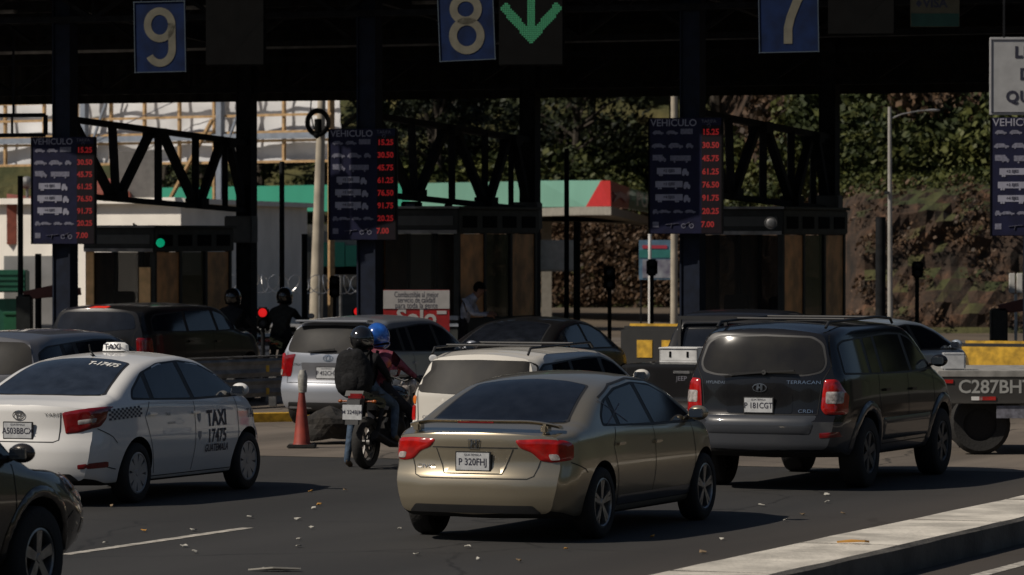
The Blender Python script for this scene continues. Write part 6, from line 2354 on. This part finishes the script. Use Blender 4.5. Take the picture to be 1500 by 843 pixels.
lit_cols = [mat('litter_pale', (.45, .43, .38), .8), mat('litter_orange', (.5, .25, .05), .8), mat('litter_brown', (.20, .14, .08), .8)]
known = [(345, 715, 0), (455, 722, 1), (459, 747, 0), (467, 742, 1), (210, 780, 1), (283, 779, 0), (155, 798, 0), (270, 803, 0), (285, 811, 0), (435, 763, 0), (367, 760, 0), (455, 776, 0), (437, 793, 0), (437, 803, 0),
         (163, 744, 2), (585, 777, 0), (685, 804, 0), (829, 808, 1), (956, 789, 1), (1058, 793, 0), (1150, 765, 0), (1117, 743, 0), (1211, 727, 0), (1175, 756, 2), (1235, 755, 2), (1212, 738, 0), (505, 720, 2), (610, 815, 0), (760, 825, 2), (1030, 812, 2), (700, 822, 0), (385, 837, 0), (415, 837, 0)]
names = ['pale scrap of litter', 'small orange leaf', 'curled brown leaf']
for i, (px, py, c) in enumerate(known):
    b = MB()
    rr = rg.uniform(.02, .04)
    n_ = 6
    pts = [(rr * rg.uniform(.5, 1.1) * math.cos(2 * PI * k / n_), rr * rg.uniform(.6, 1.3) * math.sin(2 * PI * k / n_), rg.uniform(0, .02)) for k in range(n_)]
    b.prism(pts, (0, 0, .006))
    o = b.build('paper_scrap' if c == 0 else 'dry_leaf', lit_cols[c]); o.location = GP(px, py) + Vector((0, 0, .008)); o.rotation_euler = (0, rg.uniform(-.2, .2), rg.uniform(0, 6))
    tag(o, names[c] + ' lying on the asphalt among the queueing cars', 'litter', 'scraps of litter on the road')
b = MB(); b.prism([(-.2, 0, 0), (0, .06, .01), (.2, .03, 0), (.22, -.03, .01), (0, -.05, .02)], (0, 0, .012))
o = b.build('paper_wrapper', lit_cols[0]); o.location = GP(400, 838) + Vector((0, 0, .01)); tag(o, 'long crumpled white wrapper on the road at the bottom left centre', 'litter')
b = MB(); b.prism([(-.12, 0, 0), (0, .05, .01), (.14, .02, 0), (.10, -.04, .01)], (0, 0, .015))
o = b.build('paper_scrap', lit_cols[1]); o.location = GP(1258, 798, .225) + Vector((0, 0, .01)); o.location = LN(-10.25, (DL.dot(GP(1258, 798, .225))), .235)
tag(o, 'tan and dark scrap lying on top of the white concrete divider', 'litter')

# ------------------------------------------------------------------ flatbed truck
ft = thing('flatbed_truck', 'flatbed lorry with C287BHT stencilled on its dark side, cut off at the right edge', 'truck', ((1374 - 750) / 121.0, F / 121.0, 0), -R(3))
tm = paint('dark_truck_paint', (.035, .035, .034), rough=.5, dust=.35)
LT, WT = 6.4, 2.3
b = MB(); b.box((LT / 2, WT / 2, .99), (LT, WT, .08), bev=.01); b.build('deck', mat('deck_edge', (.28, .27, .25), .7, var=.3), ft)
b = MB(); b.box((LT / 2, .06, .79), (LT - .02, .10, .32), bev=.01); b.build('side_board', tm, ft)
text_obj('lettering', 'C287BHT', .225, (.70, .006, .83), (1, 0, 0), (0, 0, 1), mat('stencil_grey', (.36, .36, .34), .7), ft, bold=.004, spacing=.98)
for x, m_, z, w_ in ((.10, M['red_lens'], .90, .17), (.47, M['white_paint'], .695, .13), (.60, M['red_lens'], .695, .20), (1.9, M['red_lens'], .695, .2), (2.1, M['white_paint'], .695, .2)):
    b = MB(); b.box((x, .004, z), (w_, .010, .045)); b.build('reflector', m_, ft)
b = MB()
for y in (.55, WT - .55): b.box((LT / 2 + .1, y, .70), (LT - .4, .10, .22))
for x in (.4, 1.8, 3.2, 4.8): b.box((x, WT / 2, .78), (.08, WT - .3, .12))
b.build('chassis', tm, ft)
for yy in (.32, WT - .32):
    for xx in (.52, 5.2):
        b = MB()
        b.lathe([(.20, -.13), (.32, -.14), (.37, -.09), (.37, .09), (.32, .14), (.20, .13)], 'Y', (xx, yy, .37), 32)
        o = b.build('wheel', M['rubber'], ft, smooth=True)
        b = MB(); b.cyl((xx, yy - .09, .37), (xx, yy + .09, .37), .20, seg=20); b.build('rim', M['brake'], o)
for xx in (.52, 5.2):
    b = MB(); b.cyl((xx, .32, .37), (xx, WT - .32, .37), .07); b.build('axle', M['steel'], ft)
b = MB(); b.box((.88, .05, .53), (.34, .02, .15)); b.build('number_plate', M['grey_ink'], ft)
b = MB(); b.box((LT + 1.0, WT / 2, 1.35), (1.7, 2.1, 1.9), bev=.15); b.build('cab', tm, ft)
b = MB(); b.box((LT + 1.0, .09, 1.75), (.9, .02, .55)); b.build('cab_window', G, ft)
for x, y, sx, sy, sz, nm in ((.20, .3, .28, .25, .20, 'small pale box on the left end of the flatbed deck'), (1.30, .5, .42, .25, .12, 'flat pale pad further right on the flatbed deck')):
    q = ft.location + Matrix.Rotation(-R(3), 3, 'Z') @ Vector((x, y, 1.03 + sz / 2))
    b = MB(); b.box((0, 0, 0), (sx, sy, sz), bev=.02); b.box((0, 0, sz / 2), (sx * .9, sy * .9, .02), bev=.006); o = b.build('box', bluep if 'blue' in nm else M['plate']); o.location = q; tag(o, nm, 'box')

# ================================================================== MOTORCYCLES AND PEOPLE
moto_paint = paint('motorcycle_black', (.015, .015, .016), rough=.25, dust=.1)


dull_orange = mat('dull_orange_lens', (.30, .07, .01), .3)


def make_moto(name, label, loc, rotz, group, plate=True, pm=moto_paint):
    """x forward, wheels on the ground"""
    root = thing(name, label, 'motorcycle', loc, rotz, group)
    for wx, tw in ((-.66, .062), (.66, .045)):
        r = .30
        b = MB()
        prof = [(r - .09, -tw * .7), (r - .03, -tw), (r - .005, -tw * .5), (r, 0), (r - .005, tw * .5), (r - .03, tw), (r - .09, tw * .7)]
        b.lathe(prof, 'Y', (wx, 0, r), 36)
        wh = b.build('wheel', M['rubber'], root, smooth=True)
        b = MB()
        b.lathe([(r - .085, -.03), (r - .10, -.02), (r - .10, .02), (r - .085, .03)], 'Y', (wx, 0, r), 36)
        b.cyl((wx, -.06, r), (wx, .06, r), .045, seg=16)
        for k in range(6):
            a = PI * k / 3
            b.bar((wx, 0, r), (wx + (r - .09) * math.cos(a), 0, r + (r - .09) * math.sin(a)), .02, .03)
        b.lathe([(.10, -.045), (.13, -.05), (.13, -.04), (.10, -.035)], 'Y', (wx, 0, r), 24)
        b.build('rim', M['alloy_dirty'], wh, smooth=True)
    b = MB()
    b.tube([(.66, -.07, .30), (.50, -.07, .72), (.44, -.07, .92)], .022); b.tube([(.66, .07, .30), (.50, .07, .72), (.44, .07, .92)], .022)
    b.build('fork', M['galv'], root, smooth=True)
    b = MB()
    b.tube([(.45, 0, .85), (.1, 0, .72), (-.1, 0, .50), (.0, 0, .28), (.30, 0, .30), (.44, 0, .72)], .025)
    for s in (-1, 1):
        b.tube([(-.66, s * .09, .30), (-.10, s * .10, .36)], .022)
        b.tube([(-.62, s * .11, .34), (-.45, s * .11, .68)], .026)
        b.tube([(.1, s * .05, .72), (-.5, s * .10, .74), (-.85, s * .07, .80)], .016)
    b.build('frame', M['steel'], root, smooth=True)
    b = MB(); b.ball((.12, 0, .42), (.20, .14, .17)); b.cyl((.18, 0, .45), (.26, 0, .66), .085, seg=14)
    b.box((-.05, 0, .36), (.28, .22, .16), bev=.04)
    b.build('engine', M['brake'], root, smooth=True)
    b = MB(); b.ball((.18, 0, .80), (.27, .14, .13)); b.build('tank', pm, root, smooth=True)
    b = MB()
    b.box((-.12, 0, .80), (.36, .25, .09), bev=.035); b.box((-.50, 0, .84), (.44, .22, .09), bev=.035)
    b.build('seat', M['rubber'], root, smooth=True)
    b = MB(); b.prism([(-.30, -.11, .78), (-.88, -.07, .90), (-.92, -.07, .84), (-.4, -.11, .66)], (0, .22, 0)); b.build('tail_cowl', pm, root)
    b = MB(); b.prism([(-.86, -.085, .84), (-1.0, -.075, .80), (-1.06, -.075, .52), (-1.03, -.075, .52)], (0, .16, 0)); b.build('rear_mudguard', M['black_plastic'], root)
    b = MB(); b.box((-.93, 0, .83), (.06, .20, .08), bev=.025); b.build('tail_light', M['red_dark'], root)
    for s in (-1, 1):
        b = MB(); b.cyl((-.90, s * .10, .78), (-.90, s * .2, .78), .010); b.ball((-.90, s * .21, .78), (.02, .03, .02)); b.build('indicator', dull_orange, root, smooth=True)
    if plate:
        b = MB(); b.box((-1.045, 0, .66), (.012, .24, .17), bev=.003); pl = b.build('number_plate', M['plate'], root)
        text_obj('plate_characters', 'M 324BJM', .062, (-1.053, 0, .66), (0, -1, 0), (0, 0, 1), M['plate_ink'], pl, bold=.001)
    b = MB(); b.tube([(.25, -.10, .34), (0, -.14, .24), (-.35, -.16, .28), (-.80, -.17, .40)], [.022, .024, .045, .05]); b.build('exhaust', M['brake'], root, smooth=True)
    b = MB(); b.tube([(.36, -.38, 1.02), (.44, -.2, 1.03), (.46, 0, .97), (.44, .2, 1.03), (.36, .38, 1.02)], .013)
    for s in (-1, 1): b.cyl((.30, s * .40, 1.015), (.37, s * .375, 1.02), .018)
    b.build('handlebar', M['black_plastic'], root, smooth=True)
    for s in (-1, 1):
        b = MB(); b.tube([(.40, s * .26, 1.03), (.40, s * .34, 1.16), (.38, s * .38, 1.22)], .008); b.ball((.38, s * .40, 1.24), (.018, .065, .05))
        mo = b.build('mirror', M['black_plastic'], root, smooth=True)
        b = MB(); b.ball((.362, s * .40, 1.24), (.006, .055, .042)); b.build('mirror_glass', M['plate'], mo, smooth=True)
    b = MB(); b.ball((.58, 0, .92), (.10, .10, .11)); b.build('headlight', M['clear_lens'], root, smooth=True)
    b = MB(); b.box((.47, 0, 1.02), (.08, .18, .05), bev=.02); b.build('instrument_panel', M['black_plastic'], root)
    b = MB(); b.lathe([(.34, -.055), (.345, 0), (.34, .055)], 'Y', (0, 0, 0), 40)
    dele = [v for v in b.bm.verts if v.co.z < .1]
    bmesh.ops.delete(b.bm, geom=dele, context='VERTS')
    for v in b.bm.verts: v.co += Vector((.66, 0, .30))
    b.build('front_mudguard', pm, root, smooth=True)
    b = MB(); b.tube([(-.05, .12, .30), (-.05, .20, .06), (-.05, .24, .02)], .012); b.build('side_stand', M['steel'], root)
    return root


def cloth(name, col, **k): return mat(name, col, .85, var=.35, scale=14, bump=.8, bscale=16, spec=.2, **k)


def make_hand(parent, wrist, direction, m_, curl=.6, side=1):
    w = Vector(wrist); d = Vector(direction).normalized()
    up = Vector((0, 0, 1)) if abs(d.z) < .9 else Vector((1, 0, 0))
    x = d.cross(up).normalized() * side
    y = x.cross(d).normalized() * -1 * side
    y = Vector((0, 0, -1)) if abs(d.z) < .9 else y
    b = MB()
    b.tube([w - d * .01, w + d * .04, w + d * .085], [.026, .036, .032], 8)
    for i, (off, L, r) in enumerate(((-.030, .075, .0085), (-.010, .085, .009), (.010, .080, .0085), (.029, .062, .0075))):
        p0 = w + d * .075 + x * off
        a1, a2, a3 = curl * .5, curl * 1.2, curl * 1.9
        p1 = p0 + (d * math.cos(a1) + y * math.sin(a1)) * L * .42
        p2 = p1 + (d * math.cos(a2) + y * math.sin(a2)) * L * .33
        p3 = p2 + (d * math.cos(a3) + y * math.sin(a3)) * L * .25
        b.tube([p0, p1, p2, p3], [r * 1.05, r, r * .95, r * .7], 6)
    t0 = w + d * .03 - x * .028
    t1 = t0 - x * .025 + d * .028; t2 = t1 - x * .004 + d * .03 + y * .012
    b.tube([t0, t1, t2], [.012, .010, .007], 6)
    return b.build('hand', m_, parent, smooth=True)


def make_person(label, J, mats, loc, rotz, helmet=None, hair=None, group=None, scale=1.0, head_dir=(1, 0, 0)):
    """J: joints in the local frame. One continuous skinned body; material picked by the nearest bone"""
    root = thing('person', label, 'person', loc, rotz, group)
    root.scale = (scale,) * 3
    names = ['pelvis', 'belly', 'chest', 'neck', 'headb', 'headt',
             'hipL', 'kneeL', 'ankL', 'toeL', 'hipR', 'kneeR', 'ankR', 'toeR',
             'shL', 'elL', 'wrL', 'shR', 'elR', 'wrR']
    rad = dict(pelvis=(.165, .125), belly=(.155, .115), chest=(.205, .15), neck=(.06, .06), headb=(.075, .085), headt=(.085, .095),
               hipL=.098, kneeL=.062, ankL=.042, toeL=.036, hipR=.098, kneeR=.062, ankR=.042, toeR=.036,
               shL=.072, elL=.046, wrL=.031, shR=.072, elR=.046, wrR=.031)
    edges = [('pelvis', 'belly'), ('belly', 'chest'), ('chest', 'neck'), ('neck', 'headb'), ('headb', 'headt'),
             ('pelvis', 'hipL'), ('hipL', 'kneeL'), ('kneeL', 'ankL'), ('ankL', 'toeL'), ('pelvis', 'hipR'), ('hipR', 'kneeR'), ('kneeR', 'ankR'), ('ankR', 'toeR'),
             ('chest', 'shL'), ('shL', 'elL'), ('elL', 'wrL'), ('chest', 'shR'), ('shR', 'elR'), ('elR', 'wrR')]
    region = {('neck', 'headb'): 2, ('headb', 'headt'): 2, ('hipL', 'kneeL'): 1, ('kneeL', 'ankL'): 1, ('hipR', 'kneeR'): 1, ('kneeR', 'ankR'): 1,
              ('pelvis', 'hipL'): 1, ('pelvis', 'hipR'): 1, ('ankL', 'toeL'): 3, ('ankR', 'toeR'): 3}
    idx = {n_: i for i, n_ in enumerate(names)}
    me = bpy.data.meshes.new('body')
    me.from_pydata([J[n_] for n_ in names], [(idx[a], idx[c]) for a, c in edges], [])
    o = bpy.data.objects.new('body', me); C.objects.link(o)
    sk = o.modifiers.new('s', 'SKIN'); sk.use_smooth_shade = True
    o.modifiers.new('u', 'SUBSURF').levels = 2
    sv_ = me.skin_vertices[0].data if me.skin_vertices else None
    if sv_ is None:
        bm = bmesh.new(); bm.from_mesh(me); bm.verts.layers.skin.verify(); bm.to_mesh(me); bm.free(); sv_ = me.skin_vertices[0].data
    for n_ in names:
        r = rad[n_]
        sv_[idx[n_]].radius = r if isinstance(r, tuple) else (r, r)
    sv_[0].use_root = True
    dg = bpy.context.evaluated_depsgraph_get()
    out = bpy.data.meshes.new_from_object(o.evaluated_get(dg))
    bpy.data.objects.remove(o)
    body = mesh_obj('body', out, mats, root)
    for p_ in out.polygons:
        c = p_.center; best = 9; mi = 0
        for a, e_ in edges:
            A = Vector(J[a]); B_ = Vector(J[e_]); ab = B_ - A
            t = max(0, min(1, (c - A).dot(ab) / ab.length_squared))
            dd = (c - A - ab * t).length
            if dd < best: best = dd; mi = region.get((a, e_), 0)
        p_.material_index = mi
        p_.use_smooth = True
    hc = (Vector(J['headb']) + Vector(J['headt'])) / 2
    hd = Vector(head_dir).normalized()
    for sd_, w, e_ in ((1, 'wrL', 'elL'), (-1, 'wrR', 'elR')):
        make_hand(root, J[w], Vector(J[w]) - Vector(J[e_]), mats[2] if not helmet else M['black_plastic'], .8, sd_)
    side = hd.cross(Vector((0, 0, 1))).normalized()
    b = MB(); b.ball(hc + hd * .098 + Vector((0, 0, -.005)), (.016, .016, .022), seg=8)
    b.build('nose', mats[2], body, smooth=True)
    for s in (-1, 1):
        b = MB(); b.ball(hc + hd * .086 + side * s * .032 + Vector((0, 0, .028)), .012, seg=8); b.build('eye', M['black'], body, smooth=True)
        b = MB(); b.ball(hc + side * s * .085, (.018, .018, .03), seg=8); b.build('ear', mats[2], body, smooth=True)
    b = MB(); b.ball(hc + hd * .088 + Vector((0, 0, -.045)), (.012, .024, .006), seg=8); b.build('mouth', M['red_dark'], body, smooth=True)
    if hair:
        b = MB(); b.ball(hc + Vector((0, 0, .035)) - hd * .018, (.105, .10, .11)); 
        for v in b.bm.verts:
            if v.co.z < hc.z - .01 and (v.co - hc).dot(hd) > -.03: v.co.z = hc.z + .03
        b.build('hair', hair, root, smooth=True)
    if helmet:
        hm, vis = helmet
        rot = hd.to_track_quat('X', 'Z').to_matrix()
        b = MB(); b.ball(hc + Vector((0, 0, .02)), (.172, .148, .166), seg=24, rot=rot)
        b.ball(hc + hd * .07 + Vector((0, 0, -.075)), (.112, .118, .075), seg=18, rot=rot)
        ho = b.build('helmet', hm, root, smooth=True)
        b = MB(); b.ball(hc + hd * .045 + Vector((0, 0, .02)), (.134, .133, .066), seg=20, rot=rot); b.build('visor', vis, ho, smooth=True)
        b = MB(); b.lathe([(.128, -.10), (.136, -.085), (.128, -.07)], 'Z', hc, 24); b.build('helmet_rim', M['black'], ho, smooth=True)
    return root


jeans = cloth('blue_jeans', (.06, .09, .135))
blackj = cloth('black_jacket', (.012, .012, .013))
darktr = cloth('dark_trousers', (.014, .015, .02))
shoe = mat('tan_shoe', (.14, .10, .06), .7)
pinkj = cloth('pink_maroon_jacket', (.10, .02, .03), col2=(.20, .06, .09))
whitesh = cloth('white_shirt', (.42, .44, .52))
hblack = mat('black_helmet', (.012, .012, .013), .12, coat=1)
hblue = mat('blue_helmet', (.02, .12, .50), .2, coat=1, var=.6, scale=5)
gold_v = mat('smoked_visor', (.03, .025, .015), .1, coat=1)
lens = mat('visor_grey', (.02, .02, .025), .08, coat=1)

loc = GP(570, 683)
mp = (loc.x, loc.y, 0)
bike = make_moto('motorcycle', 'black motorcycle carrying two people, waiting beside the traffic cone', mp, ROT_CAR, 'motorcycles in the queue')


def off(dx, dy): 
    v = Matrix.Rotation(ROT_CAR, 3, 'Z') @ Vector((dx, dy, 0))
    return (mp[0] + v.x, mp[1] + v.y, 0)


# pillion passenger with backpack, left foot down
JP = dict(pelvis=(-.52, 0, .97), belly=(-.53, 0, 1.10), chest=(-.46, 0, 1.30), neck=(-.42, 0, 1.45), headb=(-.40, 0, 1.52), headt=(-.39, 0, 1.64),
          hipL=(-.48, .12, .93), kneeL=(-.30, .30, .58), ankL=(-.46, .36, .12), toeL=(-.30, .38, .06),
          hipR=(-.48, -.12, .93), kneeR=(-.14, -.24, .74), ankR=(-.30, -.24, .36), toeR=(-.16, -.25, .30),
          shL=(-.45, .19, 1.34), elL=(-.36, .26, 1.12), wrL=(-.14, .18, 1.08), shR=(-.45, -.19, 1.34), elR=(-.34, -.26, 1.12), wrR=(-.12, -.18, 1.08))
pas = make_person('person in black jacket and black helmet with a large black backpack, riding pillion', JP, [blackj, jeans, M['skin'], shoe], mp, ROT_CAR, scale=.93, helmet=(hblack, gold_v))
# driver
JD = dict(pelvis=(-.14, 0, .93), belly=(-.14, 0, 1.06), chest=(-.04, -.02, 1.28), neck=(.01, -.02, 1.43), headb=(.04, -.02, 1.51), headt=(.05, -.02, 1.63),
          hipL=(-.10, .12, .90), kneeL=(.22, .24, .70), ankL=(.05, .22, .34), toeL=(.2, .23, .28),
          hipR=(-.10, -.12, .90), kneeR=(.22, -.28, .62), ankR=(.10, -.34, .13), toeR=(.26, -.36, .06),
          shL=(-.03, .18, 1.32), elL=(.12, .30, 1.12), wrL=(.27, .37, 1.04), shR=(-.03, -.21, 1.32), elR=(.12, -.33, 1.13), wrR=(.27, -.37, 1.04))
drv = make_person('person in pink and maroon jacket and blue helmet, steering the motorcycle', JD, [pinkj, darktr, M['skin'], M['black']], mp, ROT_CAR, scale=.95, helmet=(hblue, lens))
bp = thing('backpack', 'large black backpack worn by the pillion rider', 'backpack', mp, ROT_CAR)
b = MB(); b.ball((-.70, .03, 1.18), (.16, .22, .31), seg=20)
for v in b.bm.verts:
    q_ = abs(v.co.y - .03) / .22
    v.co.y = .03 + (.22 * q_ ** .62) * (1 if v.co.y > .03 else -1)
    qz = abs(v.co.z - 1.18) / .31
    v.co.z = 1.18 + (.31 * qz ** .75) * (1 if v.co.z > 1.18 else -1)
    v.co.y = .03 + (v.co.y - .03) * .95 * (1 + .25 * max(0, 1 - abs(v.co.z - 1.1) / .3)); v.co.x += .02 * math.sin(v.co.z * 30)
b.build('bag', blackj, bp, smooth=True)
b = MB(); b.ball((-.82, .03, 1.08), (.06, .13, .14), seg=14); b.build('front_pocket', blackj, bp, smooth=True)
b = MB()
for s in (-1, 1): b.tube([(-.62, s * .12, 1.36), (-.48, s * .13, 1.44), (-.34, s * .13, 1.34), (-.40, s * .15, 1.14), (-.60, s * .17, 1.02)], .017, 6)
b.build('strap', M['black'], bp, smooth=True)
b = MB(); b.tube([(-.72, -.03, 1.46), (-.73, .03, 1.50), (-.72, .09, 1.46)], .01, 6); b.build('handle', M['grey_ink'], bp, smooth=True)
b = MB(); b.tube([(-.845, .03, 1.24), (-.84, .12, 1.21), (-.80, .20, 1.14)], .005, 5); b.build('zip', M['grey_ink'], bp)

# orange and pink bag slung at the driver's back
b = MB(); b.ball((-.17, -.0, 1.20), (.07, .10, .07), seg=16)
o = b.build('shoulder_bag', mat('orange_bag', (.38, .09, .03), .7, var=.6, col2=(.35, .10, .20), scale=9), smooth=True); o.location = mp; o.rotation_euler = (0, 0, ROT_CAR)
b = MB(); b.tube([(-.2, .08, 1.22), (-.08, .12, 1.33), (.04, .0, 1.24)], .015, 6); b.build('strap', M['black'], o)
tag(o, 'small orange bag slung between the two motorcycle riders', 'bag')


LEAN = -R(7)
for o_ in (pas, drv, bp): o_.rotation_euler = (LEAN, 0, ROT_CAR)
bp.scale = (.93,) * 3


def other_bike(px, s, body_m, tro_m, hel, label_b, label_p, rot=0.0, sh=shoe, pm_=None):
    X = (px - 750) / s; Y = F / s
    c = copy_tree(bike)
    c.location = (X, Y, 0); c.rotation_euler = (0, 0, ROT_CAR + rot); c['label'] = label_b
    p_ = make_person(label_p, JD, [body_m, tro_m, M['skin'], sh], (X, Y, 0), ROT_CAR + rot, helmet=hel)
    return c, p_


other_bike(338, 84, cloth('dark_jacket', (.02, .022, .026)), darktr, (hblack, lens), 'dark motorcycle beyond the guard rail, left one of two near the red signal', 'person in dark jacket on a motorcycle beyond the guard rail, left of the red signal', .1)
other_bike(414, 83, cloth('dull_grey_jacket', (.035, .037, .035)), darktr, (hblack, lens), 'dark motorcycle beyond the guard rail, right one of two near the red signal', 'person in grey jacket on a motorcycle beyond the guard rail, right of the red signal', .1)

# booth attendant leaning out
Yb = 73.5
q = AT(700, 470, Yb)
JA = dict(pelvis=(-.1, 0, .95), belly=(-.07, 0, 1.08), chest=(.04, 0, 1.30), neck=(.14, 0, 1.43), headb=(.20, 0, 1.47), headt=(.26, 0, 1.58),
          hipL=(-.1, .11, .9), kneeL=(-.08, .12, .50), ankL=(-.1, .12, .10), toeL=(.04, .12, .04),
          hipR=(-.1, -.11, .9), kneeR=(-.08, -.12, .50), ankR=(-.1, -.12, .10), toeR=(.04, -.12, .04),
          shL=(.02, .19, 1.33), elL=(.14, .24, 1.10), wrL=(.36, .16, 1.12), shR=(.02, -.19, 1.33), elR=(.16, -.24, 1.12), wrR=(.38, -.12, 1.10))
att = make_person('person in a white shirt leaning out of the wooden-sided booth towards the cars', JA, [whitesh, darktr, M['skin'], M['black']], (q.x - .18, Yb - .4, .22), R(-12), hair=M['black'])
